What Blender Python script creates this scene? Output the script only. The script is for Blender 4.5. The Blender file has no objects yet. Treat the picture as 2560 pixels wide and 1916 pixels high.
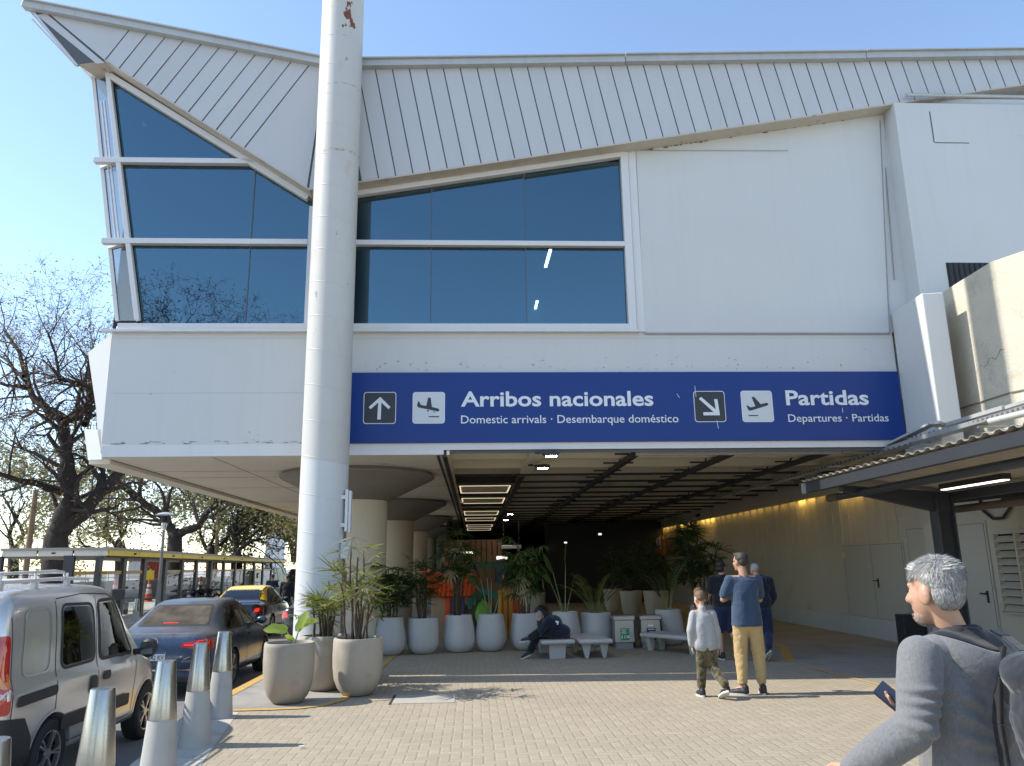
import bpy, bmesh, math, random
import numpy as np
from mathutils import Vector, Matrix
from mathutils.bvhtree import BVHTree
PI = math.pi
sc = bpy.context.scene
COL = sc.collection
# ------------------------------------------------------------------ camera, sky, sun, exposure
EYE = 1.65
PITCH, YAW, ROLL = math.radians(13.05), math.radians(-2.9), math.radians(-0.82)
FPX, CX, CY = 1967.0, 1280.0, 958.0          # focal length and centre in pixels of the 2560 x 1916 photograph
_f = Vector((-math.sin(YAW)*math.cos(PITCH), math.cos(YAW)*math.cos(PITCH), math.sin(PITCH)))
_r0 = Vector((math.cos(YAW), math.sin(YAW), 0)); _u0 = _r0.cross(_f)
_r = _r0*math.cos(ROLL)+_u0*math.sin(ROLL); _u = -_r0*math.sin(ROLL)+_u0*math.cos(ROLL)
EYEP = Vector((0, 0, EYE))
cam_d = bpy.data.cameras.new('camera'); cam = bpy.data.objects.new('camera', cam_d); COL.objects.link(cam)
cam.matrix_world = Matrix((( _r.x, _u.x, -_f.x, 0), (_r.y, _u.y, -_f.y, 0), (_r.z, _u.z, -_f.z, EYE), (0, 0, 0, 1)))
cam_d.sensor_width = 36; cam_d.lens = 36*FPX/2560; cam_d.clip_start = 0.05; cam_d.clip_end = 3000
sc.camera = cam
SUN_EL = math.radians(43.5)
SUN_DIR = Vector((-1, 0.078, math.tan(SUN_EL)*math.hypot(1, .078))).normalized()   # towards the sun
w = bpy.data.worlds.new('World'); sc.world = w; w.use_nodes = True
nt = w.node_tree; bg = nt.nodes['Background']
sky = nt.nodes.new('ShaderNodeTexSky'); sky.sky_type = 'NISHITA'; sky.sun_disc = False
sky.sun_elevation = SUN_EL; sky.sun_rotation = math.atan2(SUN_DIR.x, SUN_DIR.y)
sky.air_density = 1.0; sky.dust_density = 0.15; sky.ozone_density = 1.0; sky.altitude = 10
nt.links.new(sky.outputs[0], bg.inputs[0]); bg.inputs[1].default_value = 0.142
sun_d = bpy.data.lights.new('sun', 'SUN'); sun_d.energy = 3.1; sun_d.angle = math.radians(0.53); sun_d.color = (1, .93, .82)
sun = bpy.data.objects.new('sun', sun_d); COL.objects.link(sun)
sun.rotation_euler = SUN_DIR.to_track_quat('Z', 'Y').to_euler()
sc.view_settings.view_transform = 'Standard'; sc.view_settings.look = 'None'
sc.view_settings.gamma = 1; sc.view_settings.use_curve_mapping = False
sc.view_settings.exposure = 1.10
sc.cycles.max_bounces = 10; sc.cycles.diffuse_bounces = 5; sc.cycles.glossy_bounces = 4
sc.cycles.transmission_bounces = 4; sc.cycles.transparent_max_bounces = 12
sc.cycles.caustics_reflective = False; sc.cycles.caustics_refractive = False
sc.cycles.sample_clamp_indirect = 6; sc.cycles.use_denoising = True
# ------------------------------------------------------------------ photo pixel -> place in the world
def ray(u, v): return _f+_r*((u-CX)/FPX)-_u*((v-CY)/FPX)
def onz(u, v, z=0.0): d = ray(u, v); return EYEP+d*((z-EYE)/d.z)
def ony(u, v, y): d = ray(u, v); return EYEP+d*(y/d.y)
def onx(u, v, x): d = ray(u, v); return EYEP+d*(x/d.x)
def onplane(u, v, p, n):
    d = ray(u, v); return EYEP+d*((Vector(p)-EYEP).dot(Vector(n))/d.dot(Vector(n)))
# ------------------------------------------------------------------ meshes
class MB:
    def __init__(s): s.v = []; s.f = []; s.mi = []
    def add(s, vs, fs, mi=0):
        n = len(s.v); s.v += [tuple(x) for x in vs]; s.f += [tuple(i+n for i in f) for f in fs]; s.mi += [mi]*len(fs)
    def quad(s, a, b, c, d, mi=0): s.add([a, b, c, d], [(0, 1, 2, 3)], mi)
    def poly(s, pts, mi=0): s.add(pts, [tuple(range(len(pts)))], mi)
    def box(s, c, size, rz=0, rx=0, ry=0, mi=0):
        M = Matrix.Rotation(rz, 3, 'Z') @ Matrix.Rotation(ry, 3, 'Y') @ Matrix.Rotation(rx, 3, 'X')
        hx, hy, hz = size[0]/2, size[1]/2, size[2]/2
        vs = [Vector(c)+M @ Vector((x, y, z)) for x in (-hx, hx) for y in (-hy, hy) for z in (-hz, hz)]
        s.add(vs, [(0, 1, 3, 2), (4, 6, 7, 5), (0, 4, 5, 1), (2, 3, 7, 6), (0, 2, 6, 4), (1, 5, 7, 3)], mi)
    def mm(s, x0, x1, y0, y1, z0, z1, mi=0): s.box(((x0+x1)/2, (y0+y1)/2, (z0+z1)/2), (x1-x0, y1-y0, z1-z0), mi=mi)
    def bar(s, a, b, wx, wz=None, up=(0, 0, 1), mi=0):
        a, b = Vector(a), Vector(b); wz = wz or wx; d = (b-a).normalized()
        x = d.cross(Vector(up))
        if x.length < 1e-4: x = d.cross(Vector((0, 1, 0)))
        x.normalize(); y = x.cross(d)
        vs = [p+x*(i*wx/2)+y*(j*wz/2) for p in (a, b) for i, j in ((-1, -1), (1, -1), (1, 1), (-1, 1))]
        s.add(vs, [(3, 2, 1, 0), (4, 5, 6, 7), (0, 1, 5, 4), (1, 2, 6, 5), (2, 3, 7, 6), (3, 0, 4, 7)], mi)
    def tube(s, pts, rad, n=8, cap=True, mi=0):
        pts = [Vector(p) for p in pts]; m = len(pts)
        if not hasattr(rad, '__len__'): rad = [rad]*m
        base = len(s.v); px = None
        for i, p in enumerate(pts):
            d = (pts[min(i+1, m-1)]-pts[max(i-1, 0)])
            d = d.normalized() if d.length > 1e-9 else Vector((0, 0, 1))
            if px is None:
                px = d.cross(Vector((0, 0, 1)))
                if px.length < .1: px = d.cross(Vector((1, 0, 0)))
            px = (px-d*px.dot(d)); px.normalize(); py = d.cross(px)
            for k in range(n):
                a = 2*PI*k/n; s.v.append(tuple(p+(px*math.cos(a)+py*math.sin(a))*rad[i]))
        for i in range(m-1):
            for k in range(n):
                k2 = (k+1) % n
                s.f.append((base+i*n+k, base+i*n+k2, base+(i+1)*n+k2, base+(i+1)*n+k)); s.mi.append(mi)
        if cap:
            s.f.append(tuple(base+k for k in reversed(range(n)))); s.mi.append(mi)
            s.f.append(tuple(base+(m-1)*n+k for k in range(n))); s.mi.append(mi)
    def lathe(s, prof, n=32, c=(0, 0, 0), mi=0, sq=None):
        # prof: (radius, z) from bottom to top; radius 0 closes
        base = len(s.v); c = Vector(c); rows = []
        for r, z in prof:
            if r < 1e-6: rows.append([len(s.v)]); s.v.append((c.x, c.y, c.z+z))
            else:
                rows.append(list(range(len(s.v), len(s.v)+n)))
                for k in range(n):
                    a = 2*PI*k/n; ca, sa = math.cos(a), math.sin(a)
                    if sq:
                        q = (abs(ca)**sq+abs(sa)**sq)**(-1/sq)
                    else: q = 1
                    s.v.append((c.x+r*q*ca, c.y+r*q*sa, c.z+z))
        for A, B in zip(rows[:-1], rows[1:]):
            for k in range(n):
                k2 = (k+1) % n
                if len(A) == 1 and len(B) == 1: continue
                if len(A) == 1: f = (A[0], B[k2], B[k])
                elif len(B) == 1: f = (A[k], A[k2], B[0])
                else: f = (A[k], A[k2], B[k2], B[k])
                s.f.append(f); s.mi.append(mi)
    def prism(s, poly, depth, mi=0):
        # poly: 3D points of one face, depth: vector to the other face
        n = len(poly); d = Vector(depth)
        vs = [Vector(p) for p in poly]+[Vector(p)+d for p in poly]
        fs = [tuple(range(n)), tuple(reversed(range(n, 2*n)))]+[(i, i+n, (i+1) % n+n, (i+1) % n) for i in range(n)]
        s.add(vs, fs, mi)
    def ell(s, c, r, n=16, m=10, rot=None, mi=0):
        base = len(s.v); c = Vector(c); rot = rot or Matrix.Identity(3)
        vs = []; fs = []
        for i in range(m+1):
            t = PI*i/m
            for k in range(n):
                a = 2*PI*k/n
                vs.append(c+rot @ Vector((r[0]*math.sin(t)*math.cos(a), r[1]*math.sin(t)*math.sin(a), r[2]*math.cos(t))))
        for i in range(m):
            for k in range(n):
                k2 = (k+1) % n; fs.append((i*n+k, (i+1)*n+k, (i+1)*n+k2, i*n+k2))
        s.add(vs, fs, mi)
    def mesh(s, name):
        me = bpy.data.meshes.new(name); me.from_pydata(s.v, [], s.f)
        if any(s.mi): me.polygons.foreach_set('material_index', s.mi)
        me.validate(clean_customdata=False); return me
def link(o, parent=None):
    COL.objects.link(o)
    if parent is not None: o.parent = parent
    return o
def fixn(me):
    bm = bmesh.new(); bm.from_mesh(me); bmesh.ops.recalc_face_normals(bm, faces=bm.faces); bm.to_mesh(me); bm.free()
def obj(name, mb, mat, parent=None, smooth=0, bevel=0, recalc=True, seg=2):
    me = mb if isinstance(mb, bpy.types.Mesh) else mb.mesh(name)
    if recalc: fixn(me)
    for m in (mat if isinstance(mat, (list, tuple)) else [mat]): me.materials.append(m)
    o = bpy.data.objects.new(name, me); link(o, parent)
    if bevel:
        b = o.modifiers.new('bevel', 'BEVEL'); b.width = bevel; b.segments = seg; b.limit_method = 'ANGLE'; b.angle_limit = math.radians(35)
        b.harden_normals = False
    if smooth:
        me.polygons.foreach_set('use_smooth', [True]*len(me.polygons))
        if smooth is not True: me.set_sharp_from_angle(angle=math.radians(smooth))
    return o
def tag(o, label, cat, group=None, kind=None):
    o['label'] = label; o['category'] = cat
    if group: o['group'] = group
    if kind: o['kind'] = kind
    return o
def thing(name, label, cat, loc=(0, 0, 0), rz=0, group=None):
    o = bpy.data.objects.new(name, None); COL.objects.link(o); o.location = loc; o.rotation_euler = (0, 0, rz)
    o.empty_display_size = .1
    return tag(o, label, cat, group)
def struct(name, mb, mat, **k):
    o = obj(name, mb, mat, **k); o['kind'] = 'structure'; return o
def dup(root, loc, rz=0, label=None, group=None, scale=None):
    r = root.copy(); COL.objects.link(r); r.location = loc; r.rotation_euler = (0, 0, rz)
    if scale: r.scale = (scale,)*3 if not hasattr(scale, '__len__') else scale
    if label: r['label'] = label
    if group: r['group'] = group
    for ch in [c for c in bpy.data.objects if c.parent == root]:
        c = ch.copy(); COL.objects.link(c); c.parent = r
        for g in [x for x in bpy.data.objects if x.parent == ch]:
            d = g.copy(); COL.objects.link(d); d.parent = c
    return r
def evaluated(o):
    dg = bpy.context.evaluated_depsgraph_get(); dg.update()
    return bpy.data.meshes.new_from_object(o.evaluated_get(dg))
def text_mesh(body, bold=0.0):
    c = bpy.data.curves.new('text', 'FONT'); c.body = body; c.offset = bold; c.resolution_u = 3
    o = bpy.data.objects.new('text', c); COL.objects.link(o)
    me = evaluated(o); bpy.data.objects.remove(o); bpy.data.curves.remove(c)
    return me
def text_on(name, body, mat, parent, p0, xdir, updir, width, height=None, bold=0.0, depth=0.0):
    """lettering whose left end of the baseline is p0, stretched to width and cap height"""
    me = text_mesh(body, bold); vs = [v.co.copy() for v in me.vertices]
    x0 = min(v.x for v in vs); x1 = max(v.x for v in vs)
    cap = 0.7; sx = width/(x1-x0); sy = (height/cap) if height else sx
    X = Vector(xdir).normalized(); U = Vector(updir).normalized(); p0 = Vector(p0)
    for v, c in zip(me.vertices, vs): v.co = p0+X*((c.x-x0)*sx)+U*(c.y*sy)
    me.materials.clear(); me.materials.append(mat)
    o = bpy.data.objects.new(name, me); link(o, parent)
    return o
# ------------------------------------------------------------------ materials
class N:
    def __init__(s, name):
        s.m = bpy.data.materials.new(name); s.m.use_nodes = True; s.t = s.m.node_tree
        s.b = s.t.nodes['Principled BSDF']; s.out = s.t.nodes['Material Output']
    def n(s, typ, **k):
        x = s.t.nodes.new('ShaderNode'+typ)
        for a, b in k.items(): setattr(x, a, b)
        return x
    def l(s, a, b): s.t.links.new(a, b)
    def set(s, x, i, v):
        if isinstance(v, bpy.types.NodeSocket): s.l(v, x.inputs[i])
        else: x.inputs[i].default_value = v
    def math(s, op, a, b=0.0, c=0.0):
        x = s.n('Math', operation=op); s.set(x, 0, a); s.set(x, 1, b); s.set(x, 2, c); return x.outputs[0]
    def mix(s, fac, a, b):
        x = s.n('Mix', data_type='RGBA'); s.set(x, 0, fac)
        for i, v in ((6, a), (7, b)):
            if isinstance(v, (tuple, list)): v = (*v[:3], 1)
            s.set(x, i, v)
        return x.outputs[2]
    def ramp(s, fac, a, b):
        x = s.n('MapRange'); s.set(x, 0, fac); s.set(x, 1, a); s.set(x, 2, b); return x.outputs[0]
    def coord(s, scale=(1, 1, 1), which='Object'):
        c = s.n('TexCoord'); mp = s.n('Mapping'); mp.inputs['Scale'].default_value = scale
        s.l(c.outputs[which], mp.inputs[0]); return mp.outputs[0]
    def noise(s, scale, detail=4, rough=.55, sc3=(1, 1, 1), dist=0):
        x = s.n('TexNoise'); s.l(s.coord(sc3), x.inputs['Vector']); x.inputs['Scale'].default_value = scale
        x.inputs['Detail'].default_value = detail; x.inputs['Roughness'].default_value = rough; x.inputs['Distortion'].default_value = dist
        return x.outputs['Fac']
    def bump(s, h, strength=.3, dist=.01):
        x = s.n('Bump'); x.inputs['Strength'].default_value = strength; x.inputs['Distance'].default_value = dist
        s.l(h, x.inputs['Height']); s.l(x.outputs[0], s.b.inputs['Normal']); return x
def mat(name, col, rough=.6, metal=0.0, var=.12, vs=3.0, bump=0.0, bs=60.0, bd=.004, stain=None, spec=.5, streak=0.0, coat=0.0, sheen=0.0, trans=0.0, ov=0.0):
    k = N(name); b = k.b
    c = k.mix(k.noise(vs), tuple(x*(1-var) for x in col), tuple(min(1, x*(1+var)) for x in col)) if var else None
    if streak:
        s = k.ramp(k.noise(2.2, 5, .6, (3, 3, .16)), .52, .8)
        c = k.mix(k.math('MULTIPLY', s, streak), c, tuple(x*.55 for x in col))
    if stain:
        sc_, sz, lo, hi = stain
        s = k.ramp(k.noise(sz, 6, .65), lo, hi); c = k.mix(s, c, sc_)
    if ov:
        oi = k.n('ObjectInfo'); hs = k.n('HueSaturation'); k.l(c, hs.inputs['Color']); k.l(k.math('MULTIPLY_ADD', oi.outputs['Random'], 2*ov, 1-ov), hs.inputs['Value']); c = hs.outputs[0]
    if c is None: b.inputs['Base Color'].default_value = (*col, 1)
    else: k.l(c, b.inputs['Base Color'])
    if rough and var:
        r = k.ramp(k.noise(vs*2.3, 5), -.6, 1.6); k.l(k.math('MULTIPLY_ADD', r, rough*.5, rough*.75), b.inputs['Roughness'])
    else: b.inputs['Roughness'].default_value = rough
    b.inputs['Metallic'].default_value = metal; b.inputs['Specular IOR Level'].default_value = spec
    b.inputs['Coat Weight'].default_value = coat; b.inputs['Coat Roughness'].default_value = .06
    b.inputs['Sheen Weight'].default_value = sheen
    if trans: b.inputs['Transmission Weight'].default_value = trans
    if bump: k.bump(k.noise(bs, 6, .6), bump, bd)
    return k.m
def emis(name, col, st):
    k = N(name); k.b.inputs['Emission Color'].default_value = (*col, 1); k.b.inputs['Emission Strength'].default_value = st
    k.b.inputs['Base Color'].default_value = (*col, 1); return k.m
def glass(name, tint=(.3, .4, .5), refl=.2, base=.0, rough=.01, dirt=0.0, dcol=(.3, .28, .24), rcol=(1, 1, 1)):
    """dark tinted pane: tinted see-through under a mirror reflection, plus dust"""
    k = N(name); t = k.n('BsdfTransparent'); t.inputs[0].default_value = (*tint, 1)
    g = k.n('BsdfGlossy'); g.inputs['Roughness'].default_value = rough; g.inputs['Color'].default_value = (*rcol, 1)
    fr = k.n('Fresnel'); fr.inputs[0].default_value = 1.5
    fac = k.math('ADD', fr.outputs[0], refl-.04)
    m = k.n('MixShader'); k.l(k.math('MINIMUM', fac, 1.0), m.inputs[0]); k.l(t.outputs[0], m.inputs[1]); k.l(g.outputs[0], m.inputs[2])
    last = m
    if dirt:
        d = k.n('BsdfDiffuse'); d.inputs[0].default_value = (*dcol, 1)
        m2 = k.n('MixShader'); k.l(k.math('MULTIPLY', k.ramp(k.noise(3.5, 5, .6, (1, 1, .5)), .1, .9), dirt), m2.inputs[0])
        k.l(m.outputs[0], m2.inputs[1]); k.l(d.outputs[0], m2.inputs[2]); last = m2
    k.l(last.outputs[0], k.out.inputs[0]); return k.m
def wobj(name, mb, m, root, parent=None, **k):
    """part given in world coordinates"""
    L = root.location
    mb.v = [(x-L.x, y-L.y, z-L.z) for x, y, z in mb.v]
    return obj(name, mb, m, parent or root, **k)
# ------------------------------------------------------------------ ground materials
def herringbone(name, a=.1, c1=(.335, .285, .208), c2=(.378, .325, .24)):
    k = N(name); c = k.n('TexCoord'); s = k.n('SeparateXYZ'); k.l(c.outputs['Object'], s.inputs[0])
    wob = k.noise(1.3, 2)
    x = k.math('ADD', k.math('DIVIDE', s.outputs[0], a), k.math('MULTIPLY', wob, .25)); y = k.math('ADD', k.math('DIVIDE', s.outputs[1], a), k.math('MULTIPLY', wob, .22))
    i = k.math('FLOOR', x); j = k.math('FLOOR', y); fx = k.math('SUBTRACT', x, i); fy = k.math('SUBTRACT', y, j)
    q = k.math('FLOORED_MODULO', k.math('SUBTRACT', i, j), 4.0)
    def eq(n): return k.math('COMPARE', q, float(n), .1)
    d1 = k.math('MULTIPLY_ADD', eq(1), 3.0, fx); d2 = k.math('MULTIPLY_ADD', eq(0), 3.0, k.math('SUBTRACT', 1.0, fx))
    d3 = k.math('MULTIPLY_ADD', eq(2), 3.0, fy); d4 = k.math('MULTIPLY_ADD', eq(3), 3.0, k.math('SUBTRACT', 1.0, fy))
    d = k.math('MINIMUM', k.math('MINIMUM', d1, d2), k.math('MINIMUM', d3, d4))
    ib = k.math('SUBTRACT', i, eq(1)); jb = k.math('SUBTRACT', j, eq(2))
    cm = k.n('CombineXYZ'); k.l(ib, cm.inputs[0]); k.l(jb, cm.inputs[1]); k.l(eq(1), cm.inputs[2])
    wn = k.n('TexWhiteNoise'); k.l(cm.outputs[0], wn.inputs['Vector'])
    cm2 = k.n('CombineXYZ'); k.l(ib, cm2.inputs[0]); k.l(jb, cm2.inputs[1])
    k.l(cm2.outputs[0], wn.inputs['Vector'])
    col = k.mix(wn.outputs['Value'], c1, c2)
    col = k.mix(k.math('MULTIPLY', k.ramp(k.noise(.55, 5, .65), .48, .72), .35), col, (.24, .215, .18))   # grey worn areas
    col = k.mix(k.math('MULTIPLY', k.ramp(k.noise(38, 4, .7), .5, .8), .25), col, (.24, .21, .17))
    spot = k.ramp(k.noise(7, 3, .5), .73, .78); col = k.mix(k.math('MULTIPLY', spot, .5), col, (.12, .11, .1))
    jm = k.math('SUBTRACT', 1.0, k.ramp(d, .025, .075)); col = k.mix(k.math('MULTIPLY', jm, .48), col, (.17, .145, .11))
    k.l(col, k.b.inputs['Base Color']); k.b.inputs['Roughness'].default_value = .82
    h = k.math('ADD', k.ramp(d, .0, .16), k.math('MULTIPLY', k.noise(90, 3), .25))
    h = k.math('ADD', h, k.math('MULTIPLY', wn.outputs['Value'], .15))
    k.bump(h, .55, .006); return k.m
M = {}
M['paver'] = herringbone('beige_pavers')
M['apron'] = mat('grey_concrete_apron', (.30, .285, .26), .85, var=.16, vs=1.5, bump=.25, bs=70, stain=((.17, .16, .15), 1.1, .5, .75))
M['kerb'] = mat('pale_kerb_concrete', (.46, .43, .375), .85, var=.14, vs=2, bump=.25, bs=60, stain=((.3, .27, .22), 2.2, .52, .72))
M['asphalt'] = mat('asphalt', (.19, .185, .18), .85, var=.25, vs=1.2, bump=.5, bs=160, stain=((.12, .115, .11), .6, .45, .7))
M['yellow_paint'] = mat('worn_yellow_paint', (.55, .33, .06), .7, var=.15, vs=6, stain=((.33, .28, .2), 9, .5, .62), bump=.15)
M['lightroad'] = mat('pale_concrete_road', (.36, .345, .32), .85, var=.12, vs=.6, bump=.15)  # paler grey than the asphalt
# ------------------------------------------------------------------ ground
KERB = [(-1.4, -8), (-2.5, 3.8), (-3.05, 8), (-3.38, 10), (-3.38, 62)]
g = MB(); g.quad((-700, -300, -.32), (700, -300, -.32), (700, 1500, -.32), (-700, 1500, -.32)); struct('ground', g, M['lightroad'])
g = MB(); g.mm(-10.9, -1.0, -12, 130, -.36, -.28); struct('road', g, M['asphalt'])
g = MB(); p = [(x+.14, y, 0) for x, y in KERB]+[(13, 62, 0), (13, -8, 0)]; g.prism(p, (0, 0, -.3)); struct('pavement', g, M['paver'])
g = MB(); p = [(x, y, .002) for x, y in KERB]+[(x+.14, y, .002) for x, y in reversed(KERB)]; g.prism(p, (0, 0, -.3)); struct('kerb', g, M['kerb'])
g = MB(); p = [(-1.26, -8, .004), (-2.36, 3.8, .004), (-2.91, 8, .004), (-3.24, 10, .004), (-3.24, 10.3, .004), (-2.78, 10.1, .004), (-2.72, 9.68, .004), (-2.36, 7.48, .004), (-1.75, 3.8, .004), (-.65, -8, .004)]
g.prism(p, (0, 0, -.02)); struct('pavement_edge', g, M['kerb'])
CURV = [(-3.24, 10.22), (-2.91, 10.21), (-2.43, 10.22), (-2.1, 10.26), (-1.86, 10.42), (-1.7, 10.75), (-1.65, 11.2), (-1.62, 12.4), (-1.58, 14.2), (-1.53, 16), (-1.5, 60)]
g = MB(); p = [(x, y, .004) for x, y in CURV]+[(-3.24, 60, .004)]; g.prism(p, (0, 0, -.02)); struct('concrete_apron', g, M['apron'])
g = MB()
def strip(mb, pts, wd, z):
    P = [Vector((x, y, 0)) for x, y in pts]; L = []; R = []
    for i, q in enumerate(P):
        d = (P[min(i+1, len(P)-1)]-P[max(i-1, 0)]).normalized(); n_ = Vector((-d.y, d.x, 0))*wd/2
        L.append((q.x+n_.x, q.y+n_.y, z)); R.append((q.x-n_.x, q.y-n_.y, z))
    for i in range(len(P)-1): mb.quad(R[i], R[i+1], L[i+1], L[i])
strip(g, CURV[1:-1], .11, .009); struct('painted_line', g, M['yellow_paint'])
g = MB(); strip(g, [(-3.3, 10.3), (-3.3, 30)], .15, .009); g.quad((-3.384, 10.3, .009), (-3.384, 30, .009), (-3.384, 30, -.2), (-3.384, 10.3, -.2)); struct('painted_kerb_line', g, M['yellow_paint'])
g = MB(); strip(g, [(6.25, 16.8), (6.1, 16.0), (5.75, 15.0), (5.4, 14.0), (5.3, 13.7)], .16, .009); strip(g, [(5.35, 13.2), (5.4, 12), (5.5, 10.86), (5.6, 9.5)], .08, .009)
struct('painted_corner_line', g, M['yellow_paint'])
g = MB(); p = [(4.9, 14.6, .004), (5.3, 13.5, .004), (5.5, 9.0, .004), (8.75, 9.0, .004), (8.75, 56, .004), (6.8, 56, .004), (6.4, 17, .004)]; g.prism(p, (0, 0, -.02)); struct('concrete_floor', g, M['apron'])
# utility cover let into the paving
t = thing('utility_cover', 'square grey concrete cover plate let into the beige paving beside the tall potted palm', 'manhole cover', (-.6, 10.75, 0))
g = MB(); g.mm(-.42, .36, -.32, .33, .001, .007); obj('plate', g, mat('worn_cover_concrete', (.41, .385, .33), .85, var=.12, vs=5, bump=.3, stain=((.27, .27, .27), 5, .5, .7)), t, bevel=.004)
g = MB(); g.mm(-.455, -.425, -.36, .36, .002, .006); obj('gap', g, mat('dark_gap', (.03, .03, .03), .9), t)
# scraps of litter
def litter(loc, s, rz, label):
    g = MB(); random.seed(int(loc[0]*991)); q = [(s*math.cos(a)*random.uniform(.5, 1), s*.5*math.sin(a)*random.uniform(.5, 1), .012+.006*random.random()) for a in (0, 1.1, 2, 3.2, 4.1, 5.2)]
    g.prism(q, (0, 0, .002)); o = obj('paper_scrap', g, M['scrap']); o.location = loc; o.rotation_euler.z = rz
    tag(o, label, 'litter', 'scraps of litter on the paving')
M['scrap'] = mat('scrap_paper', (.62, .6, .55), .8)
for q, s, rz, lab in ((onz(755, 1871), .045, .1, 'folded pale paper scrap lying on the paving near the bollards'), (onz(770, 1832), .02, .8, 'small pale crumb of litter on the sunlit paving'), (onz(1045, 1792), .02, .3, 'small pale crumb of litter on the sunlit paving'), (onz(1265, 1824), .022, 1.2, 'small pale crumb of litter on the sunlit paving'), (onz(1217, 1862), .014, 0, 'small pale crumb of litter on the sunlit paving')):
    litter((q.x, q.y, 0.004), s, rz, lab)
# ------------------------------------------------------------------ terminal building
YF = 13.5; YP = 13.17
M['white_render'] = mat('white_painted_render', (.585, .59, .58), .6, var=.05, vs=.6, bump=.1, bs=14, bd=.004, streak=.09, stain=((.42, .38, .32), 7, .70, .76))
M['white_metal'] = mat('white_frame_metal', (.66, .66, .66), .42, var=.05, vs=2, streak=.15)
M['fascia'] = mat('white_metal_cladding', (.58, .58, .575), .38, var=.05, vs=.8, streak=.12, spec=.5)
k = N('white_cladding_sheets'); gi = k.n('NewGeometry'); c_ = k.mix(gi.outputs['Random Per Island'], (.50, .508, .52), (.525, .533, .545)); c_ = k.mix(k.math('MULTIPLY', k.ramp(k.noise(2.5, 5, .6, (1, 1, .3)), .5, .8), .16), c_, (.36, .35, .33))
k.l(c_, k.b.inputs['Base Color']); k.b.inputs['Roughness'].default_value = .42; k.bump(k.noise(2.2, 2), .06, .03); M['sheets'] = k.m
M['grime_metal'] = mat('grimy_cream_metal', (.52, .47, .39), .6, var=.14, vs=3, streak=.35, stain=((.2, .17, .14), 5, .6, .8))
M['dark_joint'] = mat('dark_joint', (.10, .11, .125), .8)
M['zinc'] = mat('weathered_zinc', (.47, .48, .47), .5, .3, var=.12, vs=2, streak=.3)
M['soffit'] = mat('cream_soffit', (.80, .74, .62), .75, var=.05, vs=.5, stain=((.42, .36, .28), 1.3, .6, .85))
M['cream'] = mat('cream_painted_concrete', (.80, .73, .57), .75, var=.07, vs=.8, stain=((.42, .36, .28), 2, .6, .8))
M['column_paint'] = mat('cream_column_paint', (.58, .52, .41), .7, var=.06, vs=.8, streak=.1)
M['black_steel'] = mat('black_steel', (.035, .035, .037), .55, .2, var=.2)
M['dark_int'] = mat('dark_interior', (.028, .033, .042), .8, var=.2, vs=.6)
M['win_glass'] = glass('tinted_window_glass', (.18, .34, .48), .215, rcol=(.50, .82, 1.0))
M['black_sheet'] = mat('matt_black_sheet', (.012, .012, .013), .9)
M['ret_glass'] = glass('return_window_glass', (.30, .36, .38), .10, dirt=.25, dcol=(.3, .3, .28))
B = thing('terminal_building', 'white airport terminal with folded pointed roof and blue windows over an open passage', 'terminal building', (0, 13.5, 0))
XL, XR = -6.28, 7.67
# facade walls
g = MB(); g.mm(XL, XR, YF, YF+.25, 3.60, 5.72); g.mm(3.0, 8.3, YF, YF+.25, 5.72, 10.3); wobj('wall', g, M['white_render'], B)
g = MB(); g.prism([ony(1590, 372, YF-.022), ony(1612, 832, YF-.022), ony(2226, 832, YF-.022), ony(2208, 268, YF-.022)], (0, .03, 0)); wobj('wall_panel', g, M['white_render'], B, bevel=.004)
g = MB(); g.mm(2.955, 3.10, YF-.03, YF+.1, 5.72, 9.32); wobj('wall_trim', g, M['white_metal'], B, bevel=.006)
# crumbling joint under the roof
g = MB(); random.seed(4)
for i in range(46):
    x = 3.2+i*.098; z = 9.345+(x-2.86)*.1745
    g.box((x, YF-.03, z-.05-random.random()*.03), (.03+.07*random.random(), .02, .02+.05*random.random()), ry=-.17)
wobj('crumbled_sealant', g, mat('crumbled_sealant', (.2, .17, .13), .9, var=.3, vs=9), B)
# far right block of the facade
g = MB(); g.mm(8.06, 14.5, YF-.4, YF+1, 3.9, 10.18); wobj('wall_block', g, M['white_render'], B)
g = MB(); g.mm(8.75, 9.42, YF-.408, YF-.399, 9.35, 10.0); o_ = wobj('hatch', g, M['white_render'], B, bevel=.003)
g = MB(); g.mm(8.73, 8.75, YF-.405, YF-.398, 9.35, 10.0); g.mm(8.75, 9.42, YF-.405, YF-.398, 9.335, 9.35); wobj('hatch_joint', g, M['dark_joint'], B)
g = MB(); g.mm(8.62, 9.5, YF-.41, YF-.39, 6.2, 6.92); vn = wobj('vent_opening', g, M['black_steel'], B)
g = MB()
for i in range(9): g.box((8.66+i*.1, YF-.42, 6.56), (.025, .02, .7))
wobj('vent_bars', g, M['dark_int'], B, vn)
g = MB(); g.mm(8.35, 14, YF-.2, YF+.2, 10.2, 10.42); wobj('wall_ledge', g, M['white_metal'], B)
g = MB(); g.tube([(8.3, YF-.45, 10.32), (14, YF-.45, 10.30)], .035, 8); wobj('rail', g, M['zinc'], B)
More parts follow.
